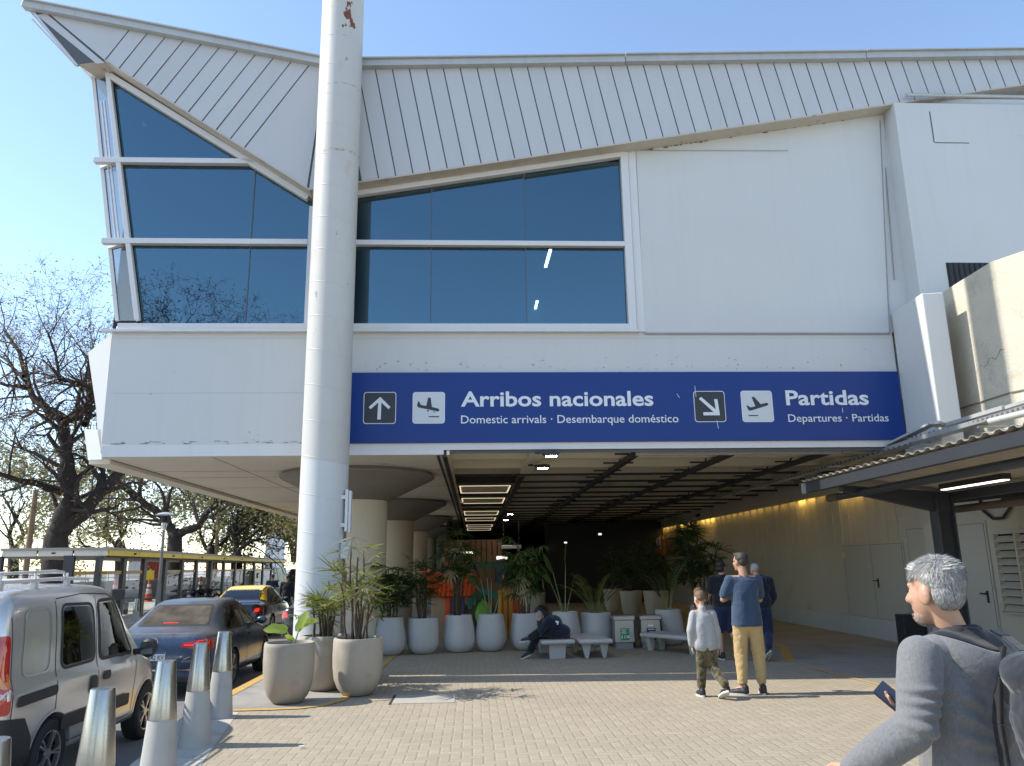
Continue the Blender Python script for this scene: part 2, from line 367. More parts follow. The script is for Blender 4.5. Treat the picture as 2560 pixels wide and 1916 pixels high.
# joints scratched in the render (expansion joints)
g = MB(); 
for a, b in (((2224, 832), (2200, 300)), ((2236, 700), (2214, 420))):
    pa, pb = ony(*a, YF-.03), ony(*b, YF-.03); g.bar(pa, pb, .012, .02, up=(0, 1, 0))
pa, pb = ony(1600, 376, YF-.047), ony(1970, 377, YF-.047); g.bar(pa, pb, .008, .008)
pa, pb = ony(1612, 834, YF-.03), ony(2224, 834, YF-.03); g.bar(pa, pb, .012, .03)
wobj('wall_joint', g, mat('grey_joint', (.3, .3, .3), .9, var=.3, vs=8), B)
random.seed(31)
g = MB()
for i in range(70):
    x = random.uniform(-2, 7.5); z = 5.02+abs(random.gauss(0, .12)); g.box((x, YF-.002, z), (.008+.05*random.random()**3, .006, .006+.03*random.random()**2), ry=random.uniform(-.6, .6))
for i in range(26): g.box((random.uniform(-6.1, 7.4), YF-.002, random.uniform(3.75, 5.6)), (.006+.02*random.random(), .006, .006+.02*random.random()), ry=random.random())
for i in range(30): g.box((random.uniform(-6.2, -2.9), YF-.002, 3.74+abs(random.gauss(0, .03))), (.02+.12*random.random(), .006, .006+.012*random.random()))
wobj('scuff', g, mat('grey_scuff', (.34, .32, .29), .9, var=.4, vs=12), B)
g = MB(); g.mm(-6.2, 7.6, YF-.003, YF+.01, 4.985+.62, 4.988+.62); g.mm(-6.2, -2.9, YF-.003, YF+.01, 4.62, 4.623); wobj('wall_seam', g, mat('faint_seam', (.42, .42, .41), .9), B)
# windows --------------------------------------------------------
def win_frame_bar(mb, a, b, wd, y, dep=.12):
    mb.bar(ony(*a, y), ony(*b, y), dep, wd, up=(0, 0, 1)) if abs(a[1]-b[1]) < abs(a[0]-b[0]) else mb.bar(ony(*a, y), ony(*b, y), wd, dep, up=(0, 1, 0))
FY = YF-.02; GY = YF+.05
def zx(u, v): q = ony(u, v, YF); return q.x, q.z
g = MB(); g.quad((-5.82, 13.62, 5.4), (-6.25, 16.3, 5.4), (-7.45, 16.3, 11.6), (-7.13, 13.62, 11.6)); wobj('sky_blocker', g, mat('grey_sky_blocker', (.10, .105, .11), .8), B)  # added screen, blocks the bright sky seen through the end glass
W = obj('window', MB(), M['white_metal'], B, recalc=False)
L0, L1 = zx(272, 186), zx(346, 802)                       # leaning left mullion
g = MB()
P0, P1 = Vector((L0[0], FY, L0[1])), Vector((L1[0], FY, L1[1]))
g.bar(P0, P1, .085, .1, up=(0, 1, 0))
win_frame_bar(g, (276, 192), (771, 497), .11, FY)          # raking head
g.mm(L1[0]-.32, -2.80, FY-.05, FY+.08, 5.745, 5.86)        # sill
g.mm(-2.98, -2.82, FY-.05, FY+.1, 5.86, 8.10)             # right mullion
for z, xa, xb in ((8.985, -6.92, -4.02), (7.40, -6.62, -2.98)): g.mm(xa, xb, FY-.06, FY+.06, z-.05, z+.05)
wobj('frame', g, M['white_metal'], B, W, bevel=.006)
g = MB(); g.mm(-6.45, -2.6, FY-.09, FY+.02, 5.70, 5.745); wobj('sill', g, M['white_metal'], B, W, bevel=.004)
def lx(z): return L1[0]+(L0[0]-L1[0])*(z-L1[1])/(L0[1]-L1[1])
def hz(x):
    a, b = zx(276, 192), zx(771, 497); return a[1]+(b[1]-a[1])*(x-a[0])/(b[0]-a[0])
g = MB()
def pane(mb, pts, tilt=0.0):
    mb.poly([(x, GY+tilt*(z-7)*.01, z) for x, z in pts])
xa = 8.985; g_x = lambda z: zx(276, 192)[0]+(z-zx(276, 192)[1])*(zx(771, 497)[0]-zx(276, 192)[0])/(zx(771, 497)[1]-zx(276, 192)[1])
pane(g, [(lx(8.98), 8.98), (g_x(8.98), 8.98), (lx(10.75), 10.75)], .2)
pane(g, [(lx(7.4), 7.4), (-4.03, 7.4), (-4.03, hz(-4.03)), (g_x(8.97), 8.97), (lx(8.97), 8.97)], -.15)
pane(g, [(-4.02, 7.4), (-2.95, 7.4), (-2.95, hz(-2.95)), (-4.02, hz(-4.02))], .3)
pane(g, [(lx(5.8), 5.8), (-4.03, 5.8), (-4.03, 7.39), (lx(7.39), 7.39)], -.3)
pane(g, [(-4.02, 5.8), (-2.95, 5.8), (-2.95, 7.39), (-4.02, 7.39)], .12)
wobj('pane', g, M['win_glass'], B, W, recalc=False)
g = MB(); g.mm(-4.034, -4.016, GY-.012, GY+.01, 5.86, hz(-4.02)); wobj('glass_joint', g, M['dark_joint'], B, W)
# right window
W2 = obj('window', MB(), M['white_metal'], B, recalc=False)
g = MB(); win_frame_bar(g, (880, 487), (1557, 387), .12, FY)
g.mm(2.80, 2.945, FY-.05, FY+.1, 5.74, 9.27); g.mm(-2.9, 2.80, FY-.05, FY+.08, 5.745, 5.86); g.mm(-2.9, 2.80, FY-.055, FY+.06, 7.35, 7.445); g.mm(-2.9, -2.55, FY-.05, FY+.1, 5.86, 8.15)
wobj('frame', g, M['white_metal'], B, W2, bevel=.006)
g = MB(); g.mm(-2.6, 3.0, FY-.09, FY+.02, 5.70, 5.745); wobj('sill', g, M['white_metal'], B, W2, bevel=.004)
a, b = zx(895, 474), zx(1557, 377)
hr = lambda x: a[1]+(b[1]-a[1])*(x-a[0])/(b[0]-a[0])
g = MB()
for x0, x1, tl in ((-2.6, -.765, .1), (-.755, .965, -.25), (.975, 2.85, .5)):
    pane(g, [(x0, 5.8), (x1, 5.8), (x1, 7.39), (x0, 7.39)], -tl); pane(g, [(x0, 7.4), (x1, 7.4), (x1, hr(x1)), (x0, hr(x0))], tl)
wobj('pane', g, M['win_glass'], B, W2, recalc=False)
g = MB()
for x in (-.76, .97): g.mm(x-.008, x+.008, GY-.012, GY+.01, 5.86, hr(x)-.1)
wobj('glass_joint', g, M['dark_joint'], B, W2)
# return window on the slanting left end
W3 = obj('window', MB(), M['white_metal'], B, recalc=False); nrm = Vector((-1, -1.0, 0)).normalized()
c0 = Vector((L1[0], YF, L1[1])); 
def onret(u, v):
    z0 = c0; return onplane(u, v, z0, nr_)
tp = Vector((L0[0], YF, L0[1])); nr_ = (tp-c0).cross(Vector((-.88, .47, 0))).normalized()
R = [onret(*q) for q in ((294, 802), (340, 802), (270, 190), (234, 190))]
g = MB(); g.poly([R[0], R[1], R[2], R[3]]); wobj('pane', g, M['ret_glass'], B, W3, recalc=False)
g = MB(); g.bar(R[0], R[3], .07, .07, up=(0, 1, 0))
RL = lambda z: R[0].lerp(R[3], (z-R[0].z)/(R[3].z-R[0].z))
RR = lambda z: R[1].lerp(R[2], (z-R[1].z)/(R[2].z-R[1].z))
for z in (7.40, 8.985): g.bar(RL(z), RR(z)+Vector((0, -.03, 0)), .1, .1)
g.bar(RL(5.83), RR(5.83), .1, .1)
for f_ in (.35, .55): g.bar(RL(7.45).lerp(RR(7.45), f_), RL(10.3).lerp(RR(10.3), f_), .03, .03, up=(0, 1, 0))
wobj('frame', g, M['white_metal'], B, W3, bevel=.005)
# rooms behind the glass
g = MB(); g.mm(-6.3, 3.0, YF+.3, 21, 5.4, 5.6); g.mm(-6.3, 3.0, 19, 19.2, 5.4, 10.2); g.mm(-6.32, -6.2, 16.2, 19.2, 5.4, 10.2); g.mm(-7.6, -6.2, 16.3, 16.4, 5.4, 11.4); g.mm(2.9, 3.0, YF+.3, 21, 5.6, 10)  # stub outside the side wall added to block the sky view
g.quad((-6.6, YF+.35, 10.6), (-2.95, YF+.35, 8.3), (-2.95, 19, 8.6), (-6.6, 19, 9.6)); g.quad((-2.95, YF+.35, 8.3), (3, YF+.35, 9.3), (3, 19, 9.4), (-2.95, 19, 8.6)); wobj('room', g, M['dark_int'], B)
g = MB(); g.mm(-2.9, -1.95, 14.1, 14.7, 5.6, 9.5); wobj('inner_column', g, mat('grey_inner_column', (.12, .12, .125), .8), B)
g = MB(); g.mm(-6.1, -2.8, YF+.25, YF+.3, 5.6, 6.0); g.mm(-2.2, -.8, YF+.25, YF+.3, 5.6, 6.02); g.mm(.78, .99, YF+.2, YF+.3, 5.6, 6.02); wobj('inner_ledge', g, mat('inner_ledge', (.06, .07, .085), .7), B)
M['tube_light'] = emis('tube_light', (1, .97, .9), 5)
g = MB()
for (u0, v0), (u1, v1) in (((900, 622), (916, 667)), ((1376, 625), (1364, 668)), ((1343, 753), (1335, 787))):
    p = onz(u0, v0, 8.0); q = onz(u1, v1, 8.0); g.bar(p, q, .06, .03)
wobj('ceiling_lamp', g, M['tube_light'], B)
# roof -------------------------------------------------------------
RF = obj('roof', MB(), M['zinc'], B, recalc=False)
TIP = Vector((-8.24, YP, 11.93)); KT = Vector((-2.59, YP, 10.79)); RT = Vector((14.2, YP, 11.40))
BL = Vector((-6.78, YP, 10.85)); BK = Vector((-2.94, YP, 8.29)); BR = Vector((14.2, YP, 11.25))
BR.z = BK.z+(BR.x-BK.x)*(10.65-8.29)/(10.74+2.94)
END = ony(195, 162, YP)
lerpz = lambda A, Bq, x: A.z+(Bq.z-A.z)*(x-A.x)/(Bq.x-A.x)
g = MB()                                                   # dark backing
g.prism([TIP, END, BL, BK, BR, RT, KT], (0, .05, 0)); wobj('fascia_backing', g, M['dark_joint'], B, RF)
g = MB(); GAP = .011
def sheet(pts): g.prism([Vector((p[0], YP-.012-.004*random.random(), p[1])) for p in pts], (0, .008, 0))
random.seed(11)
tops = [-8.05, -6.39]+[-6.39+.336*i for i in range(1, 11)]; bots = [-6.9, -6.78]+[-6.78+.264*i for i in range(1, 11)]
top = lambda x: (x, lerpz(TIP, KT, x)-.035) if x < KT.x else (x, lerpz(KT, RT, x)-.035)
bot = lambda x: (x, lerpz(BL, BK, x)) if x < BK.x else (x, lerpz(BK, BR, x))
sheet([(-8.12, 11.78), (-7.95, 11.82), (-6.78, 10.72+.07), (-6.93, 10.78)])
sheet([(-7.90, 11.82), top(-6.39-GAP), (-6.78-GAP, 10.86)])
for i in range(1, 11): sheet([top(tops[i]+GAP), top(tops[i+1]-GAP), bot(bots[i+1]-GAP), bot(bots[i]+GAP)])
sheet([top(tops[11]+GAP), (KT.x-.16, KT.z-.03), (BK.x-.04, BK.z+.02), bot(bots[11]+GAP)])
sheet([(KT.x-.13, KT.z-.035), (-2.46-GAP, KT.z-.04), (-2.06-GAP, bot(-2.06)[1]), (BK.x, BK.z)])
x = -2.46
while x < 13.4:
    xb = x+.4*(lerpz(KT, RT, x)-bot(x)[1])/2.15; xb2 = x+.318+.4*(lerpz(KT, RT, x+.318)-bot(x+.318)[1])/2.15
    sheet([top(x+GAP), top(x+.318-GAP), bot(xb2-GAP), bot(xb+GAP)]); x += .318
wobj('cladding', g, M['sheets'], B, RF)
g = MB()
def cap_(a, b): 
    for dz, dy, h, d in ((0, -.06, .13, .16), (.075, -.085, .03, .21)): g.bar(a+Vector((0, dy, dz)), b+Vector((0, dy, dz)), d, h)
cap_(TIP+Vector((-.1, 0, .02)), KT); cap_(KT, Vector((2.9, YP, lerpz(KT, RT, 2.9)))); cap_(Vector((2.91, YP, lerpz(KT, RT, 2.91)+.008)), Vector((7.6, YP, lerpz(KT, RT, 7.6)))); cap_(Vector((7.61, YP, lerpz(KT, RT, 7.61)+.01)), RT)
wobj('eave_cap', g, M['zinc'], B, RF, bevel=.006)
g = MB()                                                   # narrow soffit between cladding and glass
for a, b in ((BL, BK), (BK, Vector((2.86, YP, bot(2.86)[1]))), (Vector((2.86, YP, bot(2.86)[1])), BR)):
    g.prism([a+Vector((0, -.02, -.015)), b+Vector((0, -.02, -.015)), b+Vector((0, .36, -.03)), a+Vector((0, .36, -.03))], (0, 0, .03))
g.poly([END, BL, BL+Vector((.1, .4, -.06)), BL+Vector((-.25, .55, -.1))])
wobj('eave_soffit', g, M['grime_metal'], B, RF)
g = MB()                                                   # roof sheets running back, left end face
back = 32
g.prism([TIP, KT, KT+Vector((0, back, .6)), Vector((-7.2, 45, 10.6)), Vector((-7.75, 15.6, 11.5))], (0, 0, .06)); g.prism([KT, RT, RT+Vector((0, back, .3)), KT+Vector((0, back, .6))], (0, 0, .06))
wobj('roof_sheet', g, M['zinc'], B, RF)
g = MB(); bk1 = Vector((-7.75, 15.6, 11.46)); bk2 = Vector((-6.75, 15.8, 9.9))
g.poly([TIP, bk1, bk2, BL+Vector((-.25, .5, -.1)), END]); g.bar(TIP+Vector((0, .02, -.06)), END+Vector((-.02, .03, 0)), .05, .05); g.bar(TIP+Vector((.02, .05, -.2)), END+Vector((-.08, .06, .03)), .05, .03)
wobj('roof_end', g, M['fascia'], B, RF)
# slanting left flank of the first floor
FL = Vector((-.88, .47, 0)).normalized(); fn = Vector((-.47, -.88, 0))
c1 = Vector((XL, YF, 5.7))
def onfl(u, v): return onplane(u, v, c1, fn)
g = MB(); q = [onfl(280, 834), onfl(220, 882), onfl(241, 1027), onfl(243, 1072), onfl(252, 1128)]
g.prism(q, (.06, .05, 0)); wobj('flank_wall', g, M['white_render'], B)
g = MB(); q = [onfl(252, 1074), onfl(210, 1073), onfl(220, 1151), onfl(254, 1149)]; g.prism(q, (.04, .06, 0)); wobj('flank_fascia', g, M['white_metal'], B)
g = MB(); g.mm(-6.3, -6.1, YF+.3, 58, 3.7, 5.7); g.mm(-6.3, -6.1, 19.2, 58, 5.7, 10.4); g.mm(-6.3, 9, 58, 58.2, 3.6, 10); wobj('side_wall', g, M['white_render'], B)
# soffit slab -----------------------------------------------------------
SZ = 3.52; SXR = -.53
g = MB(); g.mm(-6.28, SXR, YF+.02, 58, SZ, SZ+.03); 
sl = wobj('soffit', g, M['soffit'], B)
g = MB(); g.mm(-6.24, SXR+.02, YF-.02, YF+.02, SZ+.0, SZ+.085); g.mm(-2.9, -2.86, YF-.024, YF-.018, SZ, SZ+.085); wobj('soffit_edge', g, M['white_metal'], B, bevel=.004)
g = MB(); g.mm(-6.2, 7.6, YF+.03, YF+.06, SZ+.03, 3.75); g.mm(-6.2, SXR, YF+.01, YF+.05, SZ+.088, SZ+.12); wobj('shadow_gap', g, M['dark_joint'], B)
g = MB(); le0 = onz(222, 1150, SZ-.05)
g.mm(-6.62, -6.26, YF+.35, 58, SZ-.07, SZ+.25); wobj('soffit_rim', g, M['soffit'], B)
g = MB(); g.mm(-6.25, -6.22, YF+.3, 58, SZ-.004, SZ+.001); g.mm(-4.45, -4.435, YF+.1, 58, SZ-.003, SZ+.001)
for y in (15.6, 16.7, 18.9, 23, 27): g.mm(-6.2, SXR, y, y+.012, SZ-.003, SZ+.001)
wobj('soffit_joint', g, mat('soffit_joint', (.16, .14, .12), .9), B)
g = MB(); g.mm(SXR, SXR+.07, YF+.02, 58, SZ-.03, SZ+.1); g.mm(SXR-.1, SXR-.06, YF+.05, 58, SZ-.025, SZ-.001); wobj('soffit_channel', g, M['black_steel'], B)
g = MB(); g.mm(SXR+.07, SXR+.12, YF+.02, 58, SZ+.0, 4.5); wobj('soffit_side', g, M['cream'], B)
g = MB(); g.mm(XL, XR, YF-.015, YF+.1, 3.60, 3.725); wobj('bottom_trim', g, M['white_metal'], B, bevel=.006)
# passage ceiling: cream joists, deck, steel grid
g = MB(); g.mm(SXR, 8.8, YF+.2, 58.4, 4.42, 4.5)
for i in range(31):
    y = 14.95+i*1.42; g.mm(SXR+.05, 8.7, y, y+.2, 3.64, 4.42)
g.mm(1.02, 1.26, YF+.05, 17.2, 3.60, 4.42)
wobj('ceiling', g, M['cream'], B)
g = MB()
for x in (2.9, 4.65, 6.4): g.mm(x-.05, x+.05, 13.9, 58, 3.52, 3.61)
g.mm(.98, 1.12, 17.2, 58, 3.52, 3.61)
for i in range(27): g.mm(SXR+.05, 8.6, 17.35+i*1.5, 17.43+i*1.5, 3.575, 3.62)
for x in (2.9, 4.65, 6.4):
    for i in range(30):
        y = 14.3+i*1.3; g.bar((x, y, 3.6), (x+.12, y, 3.9), .03); g.bar((x-.3, y, 3.62), (x+.3, y, 3.62), .04, .03)
wobj('ceiling_grid', g, M['black_steel'], B)
g = MB(); g.mm(2.9, 6.6, 13.84, 13.9, 3.53, 3.62); g.mm(6.7, 8.1, 13.9, 13.95, 3.55, 3.64); wobj('ceiling_angle', g, M['zinc'], B)
M['led'] = emis('warm_led_strip', (1, .86, .6), .42)
for y, w_ in ((19.3, 1.9), (22.9, 1.9), (28.5, 2.1), (32.5, 2.0), (38, 2.0), (42, 2.0)):
    g = MB(); h = MB(); g.mm(SXR+.18, .92, y, y+w_, 3.56, 3.575)
    for x in (SXR+.2, .9): h.mm(x-.012, x+.012, y+.03, y+w_-.03, 3.545, 3.555)
    h.mm(SXR+.2, .9, y+.0, y+.02, 3.545, 3.555); h.mm(SXR+.2, .9, y+w_-.02, y+w_, 3.545, 3.555)
    cp = wobj('ceiling_panel', g, M['cream'], B); wobj('led_strip', h, M['led'], B, cp)
g = MB(); g.tube([(SXR+.1, 14.75, 3.78), (2.9, 14.75, 3.80)], .016, 8); g.tube([(SXR+.1, 14.95, 3.78), (1.0, 14.95, 3.79)], .016, 8)
g.tube([(SXR+.1, 57.8, 3.55), (7, 57.8, 3.55)], .05, 6); wobj('ceiling_pipe', g, M['cream'], B)
g = MB(); g.mm(SXR+.06, SXR+.22, 24.2, 24.5, 3.52, 3.74); wobj('junction_box', g, M['white_metal'], B, bevel=.01)
g = MB()
for y in (17.7, 21.3, 24.9, 30.7, 34.6, 40.1): g.mm(SXR+.13, .97, y, y+1.5, 3.60, 3.63)
wobj('black_ceiling_strip', g, M['black_sheet'], B)  # plain black sheets between the ceiling panels
# mushroom columns
for i, y in enumerate((16.3, 23.6, 30.9, 38.2, 45.5)):
    g = MB(); g.lathe([(.60, 0), (.60, 2.96)], 48, (-2.36, y, 0)); cl = wobj('column', g, M['column_paint'], B, smooth=40)
    g = MB(); g.lathe([(.60, 2.965), (.64, 2.97), (1.52, 3.40), (1.56, 3.43), (1.56, 3.46), (1.5, 3.47), (1.5, SZ)], 64, (-2.36, y, 0)); wobj('capital', g, mat('grey_capital', (.25, .23, .195), .7, var=.1), B, cl, smooth=25)
# near-black walls added for the darkness deep in the passage
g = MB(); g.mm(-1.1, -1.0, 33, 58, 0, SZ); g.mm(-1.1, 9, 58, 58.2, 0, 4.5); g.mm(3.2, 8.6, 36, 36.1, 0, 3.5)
wobj('shade_partition', g, M['dark_int'], B)
# ------------------------------------------------------------------ the tall white pole
def pole_material():
    k = N('white_painted_steel_pole'); b = k.b
    c = k.mix(k.noise(1.5, 4), (.49, .48, .45), (.56, .55, .52))
    co = k.n('TexCoord'); s = k.n('SeparateXYZ'); k.l(co.outputs['Object'], s.inputs[0]); z = s.outputs[2]
    fresh = k.math('LESS_THAN', z, k.math('MULTIPLY_ADD', s.outputs[0], -.12, 3.28)); c = k.mix(fresh, c, (.57, .58, .585))
    ang = k.math('ARCTAN2', s.outputs[1], s.outputs[0])
    rust = (.16, .055, .02)
    up = k.ramp(z, 3.6, 8.5)
    small = k.math('MULTIPLY', k.ramp(k.noise(7, 6, .62, (1, 1, .5)), .675, .70), up); c = k.mix(small, c, (.13, .09, .06))
    st = k.math('MULTIPLY', k.ramp(k.noise(3.1, 5, .6, (1.4, 1.4, .45)), .60, .8), k.math('MULTIPLY', up, .5)); c = k.mix(st, c, (.45, .27, .12))
    # one large flake of paint gone near the top, facing the camera's right
    dz = k.math('DIVIDE', k.math('SUBTRACT', z, 11.2), .6); da = k.math('DIVIDE', k.math('SUBTRACT', ang, -1.08), .5)
    r2 = k.math('ADD', k.math('MULTIPLY', dz, dz), k.math('MULTIPLY', da, da))
    fl = k.math('ADD', r2, k.math('MULTIPLY', k.noise(9, 4, .6, (1, 1, .6)), 2.4)); c = k.mix(k.math('SUBTRACT', 1.0, k.ramp(fl, 1.28, 1.36)), c, rust)
    for zc, w_ in ((8.62, .045), (9.9, .03)):
        band = k.math('SUBTRACT', 1.0, k.ramp(k.math('ABSOLUTE', k.math('SUBTRACT', z, k.math('MULTIPLY_ADD', s.outputs[0], .06, zc))), .0, w_))
        c = k.mix(k.math('MULTIPLY', band, k.ramp(k.noise(14, 4), .45, .7)), c, (.35, .17, .05))
    k.l(c, b.inputs['Base Color']); b.inputs['Roughness'].default_value = .5
    saw = k.math('FRACT', k.math('DIVIDE', k.math('MULTIPLY_ADD', ang, .075, z), .58))
    h = k.math('ADD', k.math('SUBTRACT', 1.0, k.ramp(k.math('ABSOLUTE', k.math('SUBTRACT', saw, .5)), .0, .02)), k.math('MULTIPLY', k.noise(3, 3), .8))
    k.bump(h, .35, .012); return k.m
PX, PY, PR = -2.37, 12.68, .375
t = thing('pole', 'tall thick white painted steel pole with rust patches rising past the roof', 'pole', (PX, PY, 0))
g = MB(); g.lathe([(PR+.002, .0)]+[(PR, .5+i*.5) for i in range(40)]+[(0, 20.5)], 64); obj('shaft', g, pole_material(), t, smooth=40)
g = MB(); g.mm(-.5, .62, -.55, .55, 0, .42); obj('plinth', g, mat('brown_plinth', (.2, .165, .125), .85, var=.2, bump=.3), t, bevel=.02)
q = ony(866, 1225, 12.55); q2 = ony(861, 1330, 12.55)
g = MB(); g.mm(q.x-PX, q.x-PX+.045, -.22, -.16, q2.z, q.z); g.mm(q.x-PX+.05, q.x-PX+.09, -.2, -.08, q2.z-.01, q.z-.02)
for z in (q.z-.12, q2.z+.1): g.mm(.28, q.x-PX, -.21, -.17, z-.03, z+.03)
obj('bracket', g, M['white_metal'], t, bevel=.004)
q = ony(868, 1355, 12.5); q2 = ony(868, 1397, 12.5)
g = MB(); g.mm(q.x-PX-.085, q.x-PX+.075, -.25, -.12, q2.z, q.z); obj('junction_box', g, mat('grey_box', (.5, .53, .56), .5), t, bevel=.008)
g = MB(); g.tube([(.37, -.12, .5), (.37, -.12, q.z+.25)], .018, 8); g.tube([(.39, -.08, .5), (.39, -.08, 1.6)], .025, 8); obj('conduit', g, mat('brown_conduit', (.2, .15, .1), .7), t)
# ------------------------------------------------------------------ blue direction sign
M['sign_blue'] = mat('blue_sign_face', (.009, .042, .215), .4, var=.06, vs=.7, spec=.3)
M['sign_white'] = mat('white_vinyl', (.72, .76, .80), .5, var=.03)
M['sign_black'] = mat('black_vinyl', (.022, .028, .04), .45, var=.1)
SY = 13.44
S = thing('direction_sign', 'long blue airport sign reading Arribos nacionales and Partidas on the white facade', 'sign', (2.7, SY, 4.36))
def sl(p): return Vector(p)-S.location
g = MB(); a, b = ony(873, 1107, SY), ony(2264, 1100, SY); zt = ony(1500, 930.5, SY).z; zb = ony(1500, 1104.5, SY).z
g.mm(-2.75-S.location.x, 7.655-S.location.x, 0, .06, zb-S.location.z, zt-S.location.z); obj('board', g, M['sign_blue'], S, bevel=.004)
def rrect(x0, x1, z0, z1, r, y, n=5):
    pts = []
    for cx, cz, a0 in ((x1-r, z1-r, 0), (x0+r, z1-r, 90), (x0+r, z0+r, 180), (x1-r, z0+r, 270)):
        for i in range(n+1):
            a = math.radians(a0+90*i/n); pts.append((cx+r*math.cos(a), y, cz+r*math.sin(a)))
    return pts
def picto(u0, v0, u1, v1, dark, shapes):
    p0, p1 = sl(ony(u0, v1, SY-.004)), sl(ony(u1, v0, SY-.004))
    zx_ = (p1.z-p0.z); x0, x1 = (p0.x+p1.x)/2-zx_/2, (p0.x+p1.x)/2+zx_/2
    fc = M['sign_black'] if dark else M['sign_white']; ic = M['sign_white'] if dark else M['sign_black']
    g = MB(); g.prism(rrect(x0, x1, p0.z, p1.z, zx_*.09, -.006), (0, .006, 0)); pn = obj('pictogram', g, M['sign_white'], S)
    i = zx_*.022; g = MB(); g.prism(rrect(x0+i, x1-i, p0.z+i, p1.z-i, zx_*.075, -.009), (0, .003, 0)); obj('panel', g, mat('pictogram_face', (.022, .028, .04) if dark else (.60, .64, .67), .45, var=.05), pn)
    if not dark:
        i = zx_*.030
    g = MB()
    for sh in shapes: g.prism([(x0+zx_*(sx), -.013, p0.z+zx_*(1-sy)) for sx, sy in sh], (0, .004, 0))
    obj('symbol', g, ic, pn)
def zz(pts, x0, y0, w_, h_): return [((x-x0)/w_, (y-y0)/h_) for x, y in pts]
Z1 = (130, 148, 605, 595)
arrow_up = [zz(q, 134, 148, 600, 594) for q in ([(437, 240), (632, 432), (594, 470), (462, 345), (457, 662), (393, 662), (404, 345), (267, 470), (230, 432)],)]
def circ(cx, cy, r, n=12): return [(cx+r*math.cos(2*PI*i/n), cy+r*math.sin(2*PI*i/n)) for i in range(n)]
plane_dn = [zz(q, 1045, 148, 598, 586) for q in ([(1332, 250), (1378, 257), (1402, 428), (1515, 456), (1540, 475), (1542, 492), (1520, 513), (1500, 511), (1150, 434), (1128, 412), (1140, 335), (1155, 322), (1168, 330), (1195, 388), (1296, 408)], circ(1332, 500, 17), circ(1442, 524, 13), [(1342, 598), (1536, 598), (1536, 617), (1342, 617)])]
arrow_dr = [zz(q, 180, 205, 585, 572) for q in ([(318, 314), (580, 548), (562, 358), (624, 356), (650, 655), (345, 656), (340, 598), (540, 598), (278, 352)],)]
plane_up = [zz(q, 1050, 205, 590, 568) for q in ([(1252, 322), (1295, 315), (1412, 452), (1525, 425), (1552, 440), (1555, 458), (1535, 476), (1215, 568), (1188, 568), (1170, 552), (1140, 478), (1160, 472), (1212, 510), (1308, 490)], [(1165, 648), (1348, 648), (1348, 666), (1165, 666)])]
picto(908, 980.5, 990.5, 1060.4, True, arrow_up); picto(1030.8, 980.5, 1112.6, 1059.7, False, plane_dn)
picto(1732.4, 977.9, 1815.6, 1055.8, True, arrow_dr); picto(1849.9, 977.2, 1935.7, 1055.8, False, plane_up)
for body, u0, u1, vb, vt, bold in (('Arribos nacionales', 1152.2, 1634, 1016, 979.5, .022), ('Domestic arrivals · Desembarque doméstico', 1152.5, 1696.8, 1059, 1039, .004), ('Partidas', 1966, 2173, 1012.5, 976.5, .022), ('Departures · Partidas', 1971.4, 2222.5, 1055, 1036, .004)):
    p0, p1 = sl(ony(u0, vb, SY-.008)), sl(ony(u1, vb, SY-.008)); h_ = sl(ony(u0, vt, SY-.008)).z-p0.z
    text_on('lettering', body, M['sign_white'], S, (p0.x, -.008, p0.z), (1, 0, 0), (0, 0, 1), p1.x-p0.x, h_, bold)
g = MB()
for u0, v0, u1, v1 in ((1737, 965, 1740, 992), (1792, 1051, 1796, 1072), (2106, 1020, 2107, 1032), (1692, 985, 1699, 995)):
    g.bar(sl(ony(u0, v0, SY-.012)), sl(ony(u1, v1, SY-.012)), .008, .004, up=(0, 1, 0))
obj('scratch', g, M['sign_white'], S)
# ------------------------------------------------------------------ concrete annex on the right
M['annex'] = mat('rough_cream_concrete', (.57, .52, .42), .9, var=.12, vs=2.2, bump=.8, bs=22, bd=.014, stain=((.4, .35, .27), 2.6, .55, .8))
M['wall_cream'] = mat('cream_side_wall', (.44, .40, .33), .85, var=.07, vs=.8, bump=.2, bs=30, streak=.12, stain=((.3, .26, .2), 1.6, .58, .8))
M['steel_door'] = mat('pale_grey_steel_door', (.40, .375, .325), .5, var=.05, vs=1, stain=((.24, .2, .16), 12, .7, .76))
A = thing('annex_building', 'rough cream concrete annex with white end block beside the sign, striped by the pole shadow', 'building', (8.4, 11, 0))
AZ = 6.07; K_ = 1.049; AZ2 = 1.65+(AZ-1.65)*K_
g = MB(); pl = [(7.68, 13.46), (7.63, 12.36), (7.98, 12.3), (7.98, 13.46)]
g.prism([(x, y, 2.9) for x, y in pl], (0, 0, AZ-2.9)); wobj('wall', g, M['white_render'], A, bevel=.02)
g = MB(); pl = [(8.34, 13.2), (8.34, 12.9), (8.29, 11.48), (8.6, 10.8), (8.78, 10.0), (8.78, 4), (11, 4), (11, 13.2)]
g.prism([(x, y, 2.95) for x, y in pl], (0, 0, AZ2-2.95)); g.mm(7.98, 8.35, 12.95, 13.2, 2.95, AZ-.02); wobj('wall', g, M['annex'], A, bevel=.02)
g = MB()
for a, b in (((8.335, 12.85, 4.16), (8.285, 11.5, 4.14)), ((8.285, 11.48, 4.14), (8.6, 10.79, 4.15))): g.bar(a, b, .03, .02)
random.seed(3); p = Vector((8.335, 12.6, 4.62))
for i in range(14):
    q = Vector((8.335-.045*(i+1)/14, p.y-.08, 4.62+.045*math.sin(i*1.7)+.016*i)); g.bar(p, q, .008, .005+.006*random.random()); p = q
wobj('crack', g, mat('dark_crack', (.2, .17, .13), .9), A)
g = MB(); g.mm(8.30, 8.42, 10.95, 11.3, 3.78, 4.05); wobj('grille', g, M['white_metal'], A, bevel=.005)
